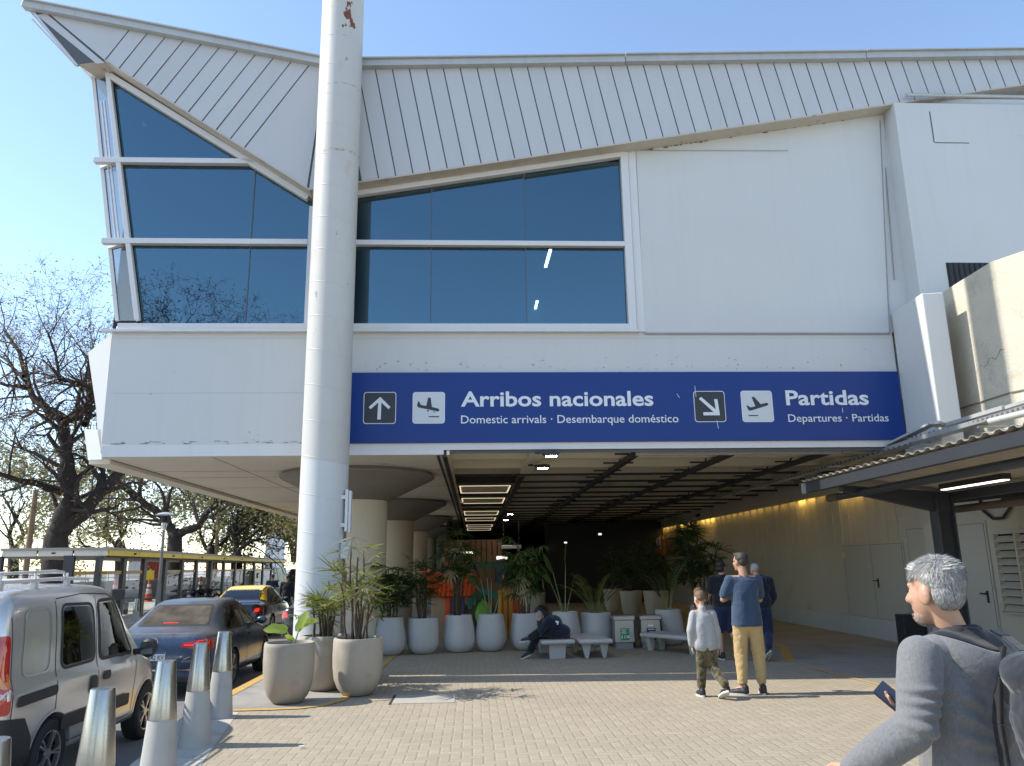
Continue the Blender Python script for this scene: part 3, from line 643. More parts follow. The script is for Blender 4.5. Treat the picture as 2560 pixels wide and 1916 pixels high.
# side wall of the passage with its service doors
WX = 8.75
Wl = thing('side_wall', 'long cream wall along the passage with steel service doors and a louvred vent', 'wall', (WX, 20, 0))
g = MB(); g.mm(WX, WX+.3, 4, 58, 0, 4.5); wobj('wall', g, M['wall_cream'], Wl)
g = MB(); g.mm(WX-.22, WX-.2, 13.9, 41, 3.2, 3.26); g.mm(WX-.22, WX, 13.9, 41, 3.25, 3.86); wobj('cove_beam', g, M['wall_cream'], Wl)
g = MB()
for i in range(60): g.mm(WX-.012, WX+.01, 16.1+i*.42, 16.125+i*.42, 1.9, 3.25)
wobj('wall_rib', g, M['wall_cream'], Wl)
g = MB(); g.mm(WX-.07, WX+.02, 15.8, 56, 0, .42); wobj('plinth', g, mat('grey_plinth', (.42, .42, .40), .8, var=.1, streak=.2), Wl, bevel=.01)
g = MB(); g.mm(WX-.25, WX, 14.35, 14.75, 0, 3.24); wobj('pilaster', g, M['wall_cream'], Wl, bevel=.01)
def door(y0, y1, z0, z1, handle=None, halves=1):
    g = MB(); h = MB(); n_ = halves
    for i in range(n_):
        a, b = y0+(y1-y0)*i/n_, y0+(y1-y0)*(i+1)/n_; g.mm(WX-.035, WX-.005, a+.006, b-.006, z0, z1)
    d = wobj('door', g, M['steel_door'], Wl, bevel=.004)
    g = MB(); g.mm(WX-.03, WX-.001, y0-.05, y0, z0, z1+.05); g.mm(WX-.03, WX-.001, y1, y1+.05, z0, z1+.05); g.mm(WX-.03, WX-.001, y0, y1, z1+.006, z1+.05); wobj('frame', g, M['steel_door'], Wl, d)
    g = MB(); g.mm(WX-.034, WX-.002, y0-.004, y0+.006, z0, z1); g.mm(WX-.034, WX-.002, y1-.006, y1+.004, z0, z1); g.mm(WX-.034, WX-.002, y0, y1, z1-.004, z1+.006)
    if n_ == 2: g.mm(WX-.034, WX-.002, (y0+y1)/2-.006, (y0+y1)/2+.006, z0, z1)
    wobj('door_gap', g, M['dark_joint'], Wl, d)
    if handle:
        yh, zh = handle; g = MB(); g.mm(WX-.05, WX-.03, yh-.025, yh+.025, zh-.13, zh+.07); g.tube([(WX-.04, yh, zh+.02), (WX-.09, yh, zh+.02), (WX-.09, yh+.13, zh+.02)], .012, 8); wobj('handle', g, M['black_steel'], Wl, d, bevel=.003)
    for z in (z0+.2, (z0+z1)/2, z1-.2):
        g = MB(); g.tube([(WX-.045, y1, z-.06), (WX-.045, y1, z+.06)], .012, 8); wobj('hinge', g, M['zinc'], Wl, d)
door(13.28, 14.24, .05, 2.24, (13.42, 1.05)); door(14.8, 15.75, .05, 2.24); door(16.0, 18.6, .45, 1.98, (17.1, 1.2), 2)
g = MB(); v = wobj('louvre', (lambda q: (q.mm(WX-.03, WX, 11.9, 12.98, .78, 2.06), q)[1])(MB()), M['black_sheet'], Wl)  # black backing colours in the shadow gaps between the slats
g = MB()
for i in range(10):
    for a, b in ((11.95, 12.4), (12.44, 12.93)):
        z = .84+i*.122; g.prism([(WX-.12, a, z-.03), (WX-.12, b, z-.03), (WX-.035, b, z+.065), (WX-.035, a, z+.065)], (0, 0, .008))
wobj('slat', g, M['steel_door'], Wl, v, recalc=False)
g = MB()
for y in (11.9, 12.4, 12.93): g.mm(WX-.12, WX-.03, y, y+.04, .78, 2.06)
for z in (.78, 2.04): g.mm(WX-.12, WX-.03, 11.9, 12.97, z, z+.04)
wobj('frame', g, M['steel_door'], Wl, v, bevel=.003)
g = MB(); g.tube([(WX-.03, 13.3, 2.75), (WX-.05, 13.2, 2.45), (WX-.06, 12.95, 2.3), (WX-.06, 12.7, 2.3), (WX-.05, 12.5, 2.45), (WX-.03, 12.4, 2.8)], .025, 8); wobj('hanging_hose', g, M['black_steel'], Wl, smooth=True)
g = MB(); g.mm(WX-.5, WX-.05, 15.4, 15.7, 0, .62); wobj('steel_cabinet', g, M['black_steel'], Wl, bevel=.01)
# yellow cove lamps hidden above the beam's lower edge
k = N('yellow_cove_lamp'); gi = k.n('NewGeometry'); rr = gi.outputs['Random Per Island']
k.b.inputs['Emission Color'].default_value = (1, .64, .13, 1); k.l(k.math('MULTIPLY_ADD', k.math('POWER', rr, 4.0), 9.0, 1.4), k.b.inputs['Emission Strength']); M['cove'] = k.m
g = MB()
random.seed(6)
for i in range(40):
    y = 16.2+i*.62; st = random.random()
    if st > .12: g.mm(WX-.12, WX-.04, y, y+.46, 3.237, 3.247)
wobj('cove_lamp', g, M['cove'], Wl)
g = MB(); c_ = onx(1747, 1288, WX-.25); g.box((WX-.25, c_.y, c_.z), (.14, .12, .1)); g.ell((WX-.33, c_.y-.02, c_.z-.03), (.06, .06, .06), 12, 8); wobj('security_camera', g, M['black_steel'], Wl, bevel=.01)
# ------------------------------------------------------------------ steel canopy on the right
M['canopy_steel'] = mat('dark_grey_canopy_steel', (.032, .036, .044), .45, .1, var=.12, vs=2)
M['galv'] = mat('galvanised_steel', (.42, .43, .43), .42, .55, var=.18, vs=6)
M['sheet'] = mat('corrugated_roof_sheet', (.29, .265, .22), .6, .15, var=.12, vs=3)
CX0, CZ = 5.27, 2.80
K = thing('walkway_canopy', 'dark grey steel walkway canopy with a corrugated metal roof on the right', 'canopy', (6.9, 9, 0))
def cz(x): return CZ-.13*(x-CX0) if x < 6.9 else CZ-.13*1.63+.05*(x-6.9)
g = MB(); n_ = 400; y0, y1 = 1.5, 12.34
xs = (CX0-.06, 6.9, 8.7); rows = []
for x in xs:
    r = []
    for i in range(n_+1):
        y = y0+(y1-y0)*i/n_; ph = (y % .21)/.21; prof = .0 if ph < .35 else (.032*(ph-.35)/.15 if ph < .5 else (.032 if ph < .85 else .032*(1-ph)/.15))
        r.append((x, y, cz(x)+.06+prof))
    rows.append(r)
for A_, B_ in zip(rows[:-1], rows[1:]):
    for i in range(n_): g.quad(A_[i], A_[i+1], B_[i+1], B_[i])
o = wobj('roof_sheet', g, M['sheet'], K, recalc=False); so = o.modifiers.new('solid', 'SOLIDIFY'); so.thickness = .006
g = MB(); g.mm(CX0-.03, CX0+.06, 1.5, 12.3, CZ-.10, CZ+.045); wobj('eave_beam', g, M['canopy_steel'], K, bevel=.006)
g = MB(); g.mm(CX0-.06, CX0-.03, 12.24, 12.34, CZ-.11, CZ+.05); wobj('end_plate', g, M['galv'], K)
g = MB(); g.tube([(5.62, 1.5, CZ-.19), (5.62, 11.95, CZ-.19)], .055, 12); pp = wobj('pipe', g, M['canopy_steel'], K, smooth=40)
g = MB(); g.tube([(5.62, 11.95, CZ-.19), (5.62, 12.3, CZ-.19)], .056, 12); wobj('pipe_end', g, mat('brown_pipe', (.09, .06, .045), .6), K, smooth=40)
g = MB(); g.tube([(7.25, 2, CZ-.42), (7.25, 12.05, CZ-.42)], .055, 12); wobj('pipe', g, mat('brown_rear_pipe', (.08, .06, .05), .6), K, smooth=40)
g = MB(); g.bar((7.0, 1.5, CZ-.26), (7.0, 11.8, CZ-.26), .1, .12); g.bar((8.2, 1.5, CZ-.25), (8.2, 11.9, CZ-.25), .1, .12); wobj('purlin', g, M['canopy_steel'], K, bevel=.005)
for yp in (11.3, 6.3):
    g = MB(); g.mm(6.71, 6.95, yp-.012, yp+.012, 0, 2.55); g.mm(6.70, 6.72, yp-.11, yp+.11, 0, 2.55); g.mm(6.94, 6.96, yp-.11, yp+.11, 0, 2.55); wobj('post', g, M['canopy_steel'], K, bevel=.003)
    g = MB(); g.prism([(5.35, yp-.05, CZ-.08), (5.35, yp-.05, CZ-.16), (6.7, yp-.05, CZ-.47), (6.96, yp-.05, CZ-.47), (6.96, yp-.05, CZ-.2)], (0, .1, 0)); g.prism([(6.96, yp-.05, CZ-.2), (6.96, yp-.05, CZ-.36), (8.7, yp-.05, CZ-.2), (8.7, yp-.05, CZ-.12)], (0, .1, 0)); wobj('cantilever_beam', g, M['canopy_steel'], K, bevel=.004)
M['lamp_white'] = emis('white_tube_lamp', (1, .98, .93), 1.3)
for y0_, y1_ in ((9.0, 10.3), (6.2, 7.5)):
    g = MB(); g.mm(6.22, 6.34, y0_, y1_, CZ-.24, CZ-.17); lm = wobj('lamp', g, M['black_steel'], K, bevel=.005)
    g = MB(); g.mm(6.235, 6.325, y0_+.02, y1_-.02, CZ-.252, CZ-.241); wobj('diffuser', g, M['lamp_white'], K, lm)
# cable trays above the canopy
T = thing('cable_tray', 'perforated galvanised cable trays and conduits running above the canopy roof', 'cable tray', (7.7, 11, 3.6))
def traypath(mb, P, wd, h, side):
    for a, b in zip(P[:-1], P[1:]):
        a, b = Vector(a), Vector(b); mb.bar(a, b, wd, .006)
        d = (b-a).normalized(); x = d.cross(Vector((0, 0, 1))).normalized()
        for s in (-1, 1): mb.bar(a+x*(s*wd/2)+Vector((0, 0, h/2)), b+x*(s*wd/2)+Vector((0, 0, h/2)), .006, h)
g = MB(); traypath(g, [(7.35, 24, 3.55), (7.35, 13.9, 3.5), (7.42, 12.5, 3.56), (7.58, 11.2, 3.6), (7.6, 5, 3.62)], .22, .07, 1); tr = wobj('tray', g, M['galv'], T)
g = MB()
for i in range(70):
    y = 5.2+i*.11; x = 7.47 if y < 11.2 else 7.47-(y-11.2)*.1
    g.box((x, y, 3.645), (.012, .045, .03))
for i in range(60): g.box((7.235, 12.6+i*.18, 3.53), (.012, .06, .03))
wobj('slot', g, M['dark_joint'], T, tr)
g = MB(); g.mm(7.62, 7.8, 10.8, 12.3, 3.74, 3.8); g.bar((7.3, 13.4, 3.62), (7.45, 12.2, 3.80), .16, .04); g.bar((7.62, 12.3, 3.77), (7.45, 12.2, 3.80), .16, .05); g.bar((7.75, 10.8, 3.77), (8.0, 5, 3.95), .17, .05); wobj('tray_cover', g, M['zinc'], T, bevel=.004)
g = MB(); g.tube([(7.72, 11.6, 3.55), (7.55, 11.0, 3.42), (7.4, 9.8, 3.4), (7.35, 6, 3.42)], .03, 8); g.tube([(7.0, 10.2, 3.46), (7.3, 9.0, 3.5)], .045, 10); g.tube([(7.5, 12.3, 3.32), (7.5, 12.3, 3.1)], .025, 8); wobj('conduit', g, M['zinc'], T, smooth=40)
g = MB()
for y in (12.7, 11.2, 9.6, 8, 6.4): g.mm(7.5, 7.95, y, y+.04, 3.55, 3.58)
g.mm(7.4, 7.5, 13.0, 13.08, 2.9, 3.5); wobj('bracket', g, M['galv'], T)
for i in range(8):
    g = MB(); y = 15+i*2.2; g.mm(6.9, 7.25, y, y+.06, 3.43, 3.45); wobj('hanger', g, M['zinc'], T)
# floodlights under the joists
M['flood'] = emis('floodlight_lens', (1, .95, .86), 45)
def flood(u, v, z=3.5):
    p = onz(u, v, z); t = thing('floodlight', 'small black floodlight clamped to the ceiling beam, lens lit', 'floodlight', p, 0, 'floodlights under the passage ceiling')
    g = MB(); g.prism([(-.02, 0, .03), (.2, 0, .045), (.3, 0, .02), (.26, 0, -.03), (.04, 0, -.03)], (0, .16, 0)); g.box((-.08, .08, .03), (.1, .04, .04)); obj('housing', g, M['black_steel'], t, bevel=.006)
    g = MB(); g.mm(.06, .24, .015, .145, -.034, -.03); obj('lens', g, M['flood'], t)
for u, v in ((1357, 1135), (1338, 1166), (1265, 1284), (1255, 1299)): flood(u, v)
bpy.data.objects['floodlight']['label'] = 'nearest black floodlight on the ceiling beam just under the sign, lens lit'
bpy.data.objects['floodlight.001']['label'] = 'second black floodlight on the ceiling beam, left of the nearest one'
for n_ in ('.002', '.003'): bpy.data.objects['floodlight'+n_]['label'] = 'far floodlight deep under the passage ceiling, a tiny lit dot'
# ------------------------------------------------------------------ bollards
M['brushed'] = None
def brushed():
    k = N('brushed_steel_sleeve'); b = k.b; c = k.mix(k.noise(6, 4, .6, (1, 1, .25)), (.33, .325, .31), (.50, .49, .465)); c = k.mix(k.ramp(k.noise(13, 5), .6, .8), c, (.33, .30, .25))
    k.l(c, b.inputs['Base Color']); b.inputs['Metallic'].default_value = .92; k.l(k.math('MULTIPLY_ADD', k.noise(30, 4, .6, (1, 1, .08)), .2, .15), b.inputs['Roughness']); k.bump(k.noise(4, 3), .12, .01); return k.m
M['brushed'] = brushed()
M['bollard_conc'] = mat('bollard_concrete', (.40, .39, .365), .85, ov=.08, var=.2, vs=4, bump=.35, bs=45, bd=.004, stain=((.28, .26, .23), 4, .55, .8), streak=.2)
bl = thing('bollard', 'concrete and steel bollard standing between the silver van and the paving, its steel sleeve cut by the frame', 'bollard', (0, 0, 0), 0, 'tapered bollards along the kerb')
g = MB(); g.lathe([(.0, 0), (.150, 0), (.147, .02), (.106, .52), (.104, .525)], 40); g.lathe([(0, .5), (.10, .5)], 40); obj('base', g, M['bollard_conc'], bl, smooth=40)
g = MB(); g.lathe([(.109, .505), (.109, .515), (.072, .935), (.069, .943), (0, .945)], 48); obj('sleeve', g, M['brushed'], bl, smooth=40)
BP = [(-2.1, 3.8, 'nearest bollard, only its brushed steel top showing at the lower left corner'), (-2.3, 5.3, 'tapered bollard in front of the silver van door, second from the front'), (-2.47, 6.8, 'tapered bollard in front of the silver van front wheel, third from the front'), (-2.69, 8.3, 'tapered bollard covering the blue sedan tail lamp, fourth from the front'), (-2.92, 9.8, 'tapered bollard beside the blue sedan rear wheel, fifth from the front')]
for i, (x, y, lab) in enumerate(BP):
    if i == 0: bl.location = (x, y, 0); bl['label'] = lab
    else: dup(bl, (x, y, 0), .7*i, lab)
for x, y, lab in ((-12.2, 30.2, 'far bollard seen between the silver van mirror and the blue sedan roof'), (-8.9, 37, 'far bollard right of the taxi, next to the parked motorcycles'), (-8.35, 38, 'far bollard between the taxi and the white pole')):
    dup(bl, (x, y, -.28), 1, lab)
# ------------------------------------------------------------------ pots and plants
def leafmat(name, c1, c2, tr=.35, rough=.45):
    k = N(name); gi = k.n('NewGeometry'); c = k.mix(gi.outputs['Random Per Island'], c1, c2); c = k.mix(k.ramp(k.noise(9, 3), .55, .8), c, tuple(x*.7 for x in c1))
    k.l(c, k.b.inputs['Base Color']); k.b.inputs['Roughness'].default_value = rough
    t = k.n('BsdfTranslucent'); hs = k.n('HueSaturation'); hs.inputs['Value'].default_value = 1.5; k.l(c, hs.inputs['Color']); k.l(hs.outputs[0], t.inputs[0])
    m = k.n('MixShader'); m.inputs[0].default_value = tr; k.l(k.b.outputs[0], m.inputs[1]); k.l(t.outputs[0], m.inputs[2]); k.l(m.outputs[0], k.out.inputs[0]); return k.m
M['leaf'] = leafmat('shaded_palm_leaf', (.035, .075, .02), (.085, .13, .03))  # dark leaf copy, shade put into the green
M['leaf_sun'] = leafmat('sunlit_palm_leaf', (.07, .10, .02), (.24, .25, .05))  # yellower leaf copy, sunlight put into the colour
M['leaf_dry'] = leafmat('dry_palm_leaf', (.30, .24, .13), (.42, .36, .22), .2)
M['leaf_bright'] = leafmat('bright_young_leaf', (.28, .40, .05), (.40, .48, .09), .45, .35)
M['cane'] = mat('fibrous_palm_cane', (.085, .06, .04), .85, var=.4, vs=14, bump=.6, bs=40, bd=.01)
M['stalk'] = mat('green_leaf_stalk', (.13, .16, .05), .55, var=.2)
M['stalk_pale'] = mat('pale_leaf_stalk', (.22, .24, .10), .5, var=.15)
M['soil'] = mat('potting_soil', (.045, .035, .025), .95, var=.4, vs=25, bump=.8, bs=50, bd=.02)
M['pot_sun'] = mat('pale_cement_pot', (.37, .33, .27), .8, ov=.08, var=.14, vs=2.2, bump=.25, bs=26, bd=.006, stain=((.27, .22, .16), 3, .5, .8), streak=.15)
M['pot_grey'] = mat('grey_cement_pot', (.47, .47, .46), .8, ov=.1, var=.12, vs=2, bump=.2, bs=26, bd=.005, stain=((.34, .33, .31), 2.6, .58, .8), streak=.12)
M['pot_beige'] = mat('beige_cement_pot', (.56, .51, .42), .8, var=.08, vs=2)
def pot_mesh(prof, th=.035, sq=2.6):
    top = prof[-1]; inner = [(top[0]-.008, top[1]+.012), (top[0]-th+.005, top[1]+.012), (top[0]-th, top[1]), (top[0]-th-.01, top[1]-.06), (0, top[1]-.06)]
    g = MB(); g.lathe([(0, 0)]+prof+inner, 56, sq=sq); return g
ROUND = [(.15, .0), (.19, .015), (.25, .09), (.293, .2), (.312, .34), (.318, .5), (.315, .68), (.312, .715)]
BARREL = [(.15, 0), (.2, .02), (.262, .09), (.292, .18), (.298, .27), (.285, .42), (.262, .56), (.245, .66), (.242, .695)]
TUBBY = [(.15, 0), (.2, .02), (.26, .08), (.292, .17), (.3, .3), (.296, .5), (.288, .63), (.287, .66)]
CONE = [(.2, 0), (.23, .02), (.27, .2), (.3, .45), (.325, .72), (.33, .75)]
def blade(mb, p, d, up, L, wd, droop, seg=4, mi=0, fold=.0, prof=None):
    """one leaf blade from p along d, bending down"""
    p = Vector(p); d = Vector(d).normalized(); side = d.cross(up)
    if side.length < .05: side = d.cross(Vector((1, 0, 0)))
    side.normalize(); rows = []
    for i in range(seg+1):
        t = i/seg; wv = wd*(prof(t) if prof else max(.04, math.sin(PI*min(1, .12+t*.88))**.7))
        nrm = side.cross(d); rows.append((p-side*wv+nrm*fold*wv, p, p+side*wv+nrm*fold*wv) if fold else (p-side*wv, p+side*wv))
        d = (d+Vector((0, 0, -droop/seg))).normalized(); p = p+d*(L/seg)
    n = len(rows[0]); base = len(mb.v)
    for r in rows: mb.v += [tuple(x) for x in r]
    for i in range(seg):
        for k in range(n-1):
            a = base+i*n+k; mb.f.append((a, a+1, a+n+1, a+n)); mb.mi.append(mi)
def fan(mb, p, d, size, n, rnd, droop=.5, wd=.016, spread=1.35):
    d = Vector(d).normalized(); s = d.cross(Vector((0, 0, 1)))
    if s.length < .1: s = Vector((1, 0, 0))
    s.normalize(); u = s.cross(d)
    for k in range(n):
        a = (k/(n-1)-.5)*2*spread+rnd.uniform(-.06, .06)
        bd = d*math.cos(a)+s*math.sin(a)+u*rnd.uniform(-.08, .12)
        blade(mb, p, bd, u+Vector((0, 0, .3)), size*(1-.25*abs(a)/spread)*rnd.uniform(.85, 1.1), wd*rnd.uniform(.8, 1.2), droop*rnd.uniform(.6, 1.5), 4)
def lady_palm(root, z0, stems, h0, h1, rad, leaves, fs, seed, lm, lean=.25, lower=.25, canew=.013, droop=.6, wd=.016, pet=(.16, .34), nb=(7, 10), dry=0):
    rnd = random.Random(seed); C_ = MB(); L_ = MB(); P_ = MB(); D_ = MB()
    for i in range(stems):
        a = rnd.uniform(0, 2*PI); r = rad*rnd.uniform(.15, 1); x, y = r*math.cos(a), r*math.sin(a); h = rnd.uniform(h0, h1)
        lx_, ly_ = lean*math.cos(a)*rnd.uniform(.2, 1)*h*.35, lean*math.sin(a)*rnd.uniform(.2, 1)*h*.35
        pts = [Vector((x+lx_*t*t+.02*math.sin(7*t+i), y+ly_*t*t+.015*math.cos(5*t+i), z0-.05+h*t)) for t in [j/6 for j in range(7)]]
        C_.tube(pts, [canew*rnd.uniform(.85, 1.2)*(1.15-.4*j/6) for j in range(7)], 6)
        for k in range(leaves):
            t = lower+(1-lower)*(k+.5*rnd.random())/leaves; t = min(t, 1.0); f = t*6; j = min(5, int(f)); p = pts[j].lerp(pts[j+1], f-j)
            b = a+k*2.4+rnd.uniform(-.5, .5); el = rnd.uniform(.35, 1.0)+.35*(t-.5); d = Vector((math.cos(b)*math.cos(el), math.sin(b)*math.cos(el), math.sin(el)))
            pl = rnd.uniform(*pet); m_ = p+d*pl*.55; e = p+d*pl+Vector((0, 0, -.02*pl))
            P_.tube([p, m_, e], [.005, .004, .003], 4, cap=False)
            isdry = dry and rnd.random() < dry
            dd = (d+Vector((0, 0, -.25))).normalized(); 
            if isdry: dd = Vector((math.cos(b)*.3, math.sin(b)*.3, -1)); 
            fan(D_ if isdry else L_, e, dd, fs*rnd.uniform(.75, 1.15), rnd.randint(*nb), rnd, droop*(.5 if isdry else 1), wd)
    obj('cane', C_, M['cane'], root, smooth=True); obj('stalk', P_, M['stalk'], root); obj('foliage', L_, M[lm], root, recalc=False)
    if D_.v: obj('dry_leaf', D_, M['leaf_dry'], root, recalc=False)
def paddle_palm(root, z0, n, L, seed, lm, spec=None):
    rnd = random.Random(seed); P_ = MB(); L_ = MB()
    for i in range(n):
        a = spec[i][0] if spec else rnd.uniform(0, 2*PI); tilt = spec[i][1] if spec else rnd.uniform(.1, .5); l = L*(spec[i][2] if spec else rnd.uniform(.8, 1.1)); w_ = spec[i][3] if spec else .11
        d = Vector((math.cos(a)*math.sin(tilt), math.sin(a)*math.sin(tilt), math.cos(tilt)))
        pts = [Vector((.03*math.cos(a), .03*math.sin(a), z0-.05))]; dd = d.copy()
        for j in range(6): pts.append(pts[-1]+dd*l/6); dd = (dd+Vector((0, 0, -.03))+d*.02).normalized()
        P_.tube(pts, [.016, .014, .012, .01, .009, .007, .006], 6)
        blade(L_, pts[-1], (dd+Vector((math.cos(a)*.12, math.sin(a)*.12, 0))).normalized(), Vector((-dd.y*.5-.2, dd.x*.5+.8, .4)), .52*(spec[i][4] if spec else 1), w_, .5, 9, fold=.35, prof=lambda t: max(.02, math.sin(PI*min(1, .05+.95*t))**.62))
    obj('stalk', P_, M['stalk_pale'], root, smooth=True); obj('foliage', L_, M[lm], root, recalc=False, smooth=True)
def areca(root, z0, n, L, seed, lm, spread=.9):
    rnd = random.Random(seed); P_ = MB(); L_ = MB()
    for i in range(n):
        a = rnd.uniform(0, 2*PI); tilt = rnd.uniform(.08, spread*.55); l = L*rnd.uniform(.7, 1.1)
        d = Vector((math.cos(a)*math.sin(tilt), math.sin(a)*math.sin(tilt), math.cos(tilt))); p = Vector((.05*math.cos(a), .05*math.sin(a), z0-.05)); pts = [p]; ds = [d]
        for j in range(12):
            p = p+d*l/12; d = (d+Vector((math.cos(a)*.03, math.sin(a)*.03, -.015-.012*j))).normalized(); pts.append(p); ds.append(d)
        P_.tube(pts, [.009*(1-.75*j/12) for j in range(13)], 5)
        for j in range(5, 13):
            for s_ in (-1, 1):
                for q in (0, .5):
                    if j+q > 12: continue
                    pp = pts[j].lerp(pts[min(12, j+1)], q); sd = ds[j].cross(Vector((0, 0, 1))).normalized()
                    blade(L_, pp, ds[j]*.75+sd*s_*.8+Vector((0, 0, .15)), Vector((0, 0, 1)), l*.26*(1-.35*abs(j-8)/5)*rnd.uniform(.85, 1.1), .008, .5, 3)
    obj('stalk', P_, M['stalk_pale'], root, smooth=True); obj('foliage', L_, M[lm], root, recalc=False)
def potted(name, label, x, y, prof, pm, rz=0, z=0, sc_=1, sq=2.6, group=None):
    t = thing(name, label, 'potted plant', (x, y, z), rz, group); pr_ = [(a*sc_, b*sc_) for a, b in prof]
    p = obj('pot', pot_mesh(pr_, sq=sq), M[pm], t, smooth=50); zt_ = pr_[-1][1]-.055
    g = MB(); g.lathe([(0, zt_-.02), (pr_[-1][0]-.03, zt_), (0, zt_+.004)], 24, sq=sq); obj('soil', g, M['soil'], p)
    return t, zt_
# three sunlit pots in front
t, z = potted('potted_philodendron', 'sunlit pale cement pot with a few bright green leaves, nearest the kerb', -2.36, 10.72, ROUND, 'pot_sun', .3, .004)
P_ = MB(); L_ = MB(); rnd = random.Random(2)
for a, h, l, tl, w_ in ((3.0, .22, .30, 1.25, .07), (.35, .2, .28, .35, .06), (.2, .26, .26, 1.0, .06), (4.4, .1, .2, .9, .07)):
    d = Vector((math.cos(a)*.35, math.sin(a)*.35, 1)).normalized(); e = Vector((0.03, 0, z))+d*h; P_.tube([(.03, 0, z-.04), Vector((.03, 0, z)).lerp(e, .5)+Vector((.01, 0, 0)), e], [.011, .009, .006], 6)
    blade(L_, e, (math.cos(a)*math.sin(tl), math.sin(a)*math.sin(tl), math.cos(tl)), Vector((-.3, -.8, .5)), l, w_, .45, 7, fold=.25, prof=lambda q: max(.03, math.sin(PI*min(1, .12+.88*q))**.6*(1+.12*math.sin(11*q))))
obj('stalk', P_, M['stalk_pale'], t, smooth=True); obj('foliage', L_, M['leaf_bright'], t, recalc=False, smooth=True)
t, z = potted('potted_palm', 'sunlit pale cement pot with short dense lady palm, behind the philodendron pot', -2.09, 11.72, ROUND, 'pot_sun', 1.1, .004)
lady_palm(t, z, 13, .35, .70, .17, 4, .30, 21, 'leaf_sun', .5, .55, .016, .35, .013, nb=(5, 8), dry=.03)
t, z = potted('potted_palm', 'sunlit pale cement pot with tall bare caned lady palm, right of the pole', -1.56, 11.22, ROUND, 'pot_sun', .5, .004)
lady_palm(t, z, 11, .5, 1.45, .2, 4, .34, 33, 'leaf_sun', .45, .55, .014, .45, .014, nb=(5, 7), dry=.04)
# the shaded row under the facade
ROW = [(-1.62, 16.05, BARREL, .0, 'shaded grey pot with broad dark lady palm, leftmost of the row beside the first column'), (-1.0, 16.2, TUBBY, .4, 'shaded grey straight sided pot with thin fan palm, second from left in the row'), (-.3, 16.36, BARREL, .7, 'shaded grey barrel pot, tall dark caned fan palm, in front of the orange play house'), (.34, 16.45, BARREL, 1.2, 'shaded grey barrel pot with large paddle shaped leaves in front of the teal arch'), (1.03, 16.55, BARREL, .2, 'shaded grey barrel pot with tall drooping fan palm, left of the seated woman'), (1.88, 16.85, BARREL, .9, 'shaded grey barrel pot with upright paddle leaves, behind the seated woman'), (2.55, 17.0, TUBBY, .5, 'shaded grey straight sided pot with feathery golden palm behind the middle bench'), (4.06, 16.95, BARREL, .3, 'shaded grey barrel pot with slender feathery palm right of the black sticker bin')]
RT_ = []
for x, y, pf, rz, lab in ROW: RT_.append(potted('potted_palm', lab, x, y, pf, 'pot_grey', rz, group='grey pots in a row under the terminal'))
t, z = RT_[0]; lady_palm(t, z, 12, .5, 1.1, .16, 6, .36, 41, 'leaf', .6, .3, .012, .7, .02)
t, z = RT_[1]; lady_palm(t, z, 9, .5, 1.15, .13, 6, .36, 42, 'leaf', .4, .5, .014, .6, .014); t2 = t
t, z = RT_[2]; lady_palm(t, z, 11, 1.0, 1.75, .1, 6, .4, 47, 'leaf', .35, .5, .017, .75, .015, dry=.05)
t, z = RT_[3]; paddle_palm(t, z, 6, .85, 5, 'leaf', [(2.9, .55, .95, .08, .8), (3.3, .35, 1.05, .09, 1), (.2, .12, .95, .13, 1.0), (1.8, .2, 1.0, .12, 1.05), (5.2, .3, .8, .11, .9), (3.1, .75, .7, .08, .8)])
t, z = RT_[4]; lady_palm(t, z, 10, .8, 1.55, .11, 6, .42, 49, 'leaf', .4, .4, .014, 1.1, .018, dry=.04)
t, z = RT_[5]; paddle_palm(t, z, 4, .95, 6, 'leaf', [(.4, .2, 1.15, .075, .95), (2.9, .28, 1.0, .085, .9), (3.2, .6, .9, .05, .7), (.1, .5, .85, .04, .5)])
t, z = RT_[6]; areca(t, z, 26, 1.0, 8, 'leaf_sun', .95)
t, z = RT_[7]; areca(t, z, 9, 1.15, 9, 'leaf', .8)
t, z = potted('potted_palm', 'large dark fan palm in a grey pot against the cream side wall, behind the men', 5.25, 18.6, BARREL, 'pot_grey', .2, group='grey pots in a row under the terminal')
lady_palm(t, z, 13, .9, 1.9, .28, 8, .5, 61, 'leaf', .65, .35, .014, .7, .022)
# beige pots deeper in the passage
for i, (x, y, s_, lab) in enumerate(((5.0, 29.2, 1.0, 'dim beige tapered pot deep in the passage, left of three seen behind the bins'), (5.06, 26.0, 1.05, 'dim beige tapered pot deep in the passage, middle of three seen behind the bins'), (5.55, 24.6, 1.1, 'dim beige tapered pot deep in the passage, right of three, with a red trunk'), (1.9, 25.5, 1.05, 'dim beige tapered pot behind the seated woman in the passage'), (1.55, 28.5, 1.0, 'dim beige tapered pot half hidden behind the drooping fan palm'))):
    t, z = potted('potted_palm', lab, x, y, CONE, 'pot_beige', i, 0, s_, group='beige pots deep in the passage')
    lady_palm(t, z, 6, .6, 1.5, .15, 6, .5, 70+i, 'leaf', .6, .45, .015, 1.0, .02)
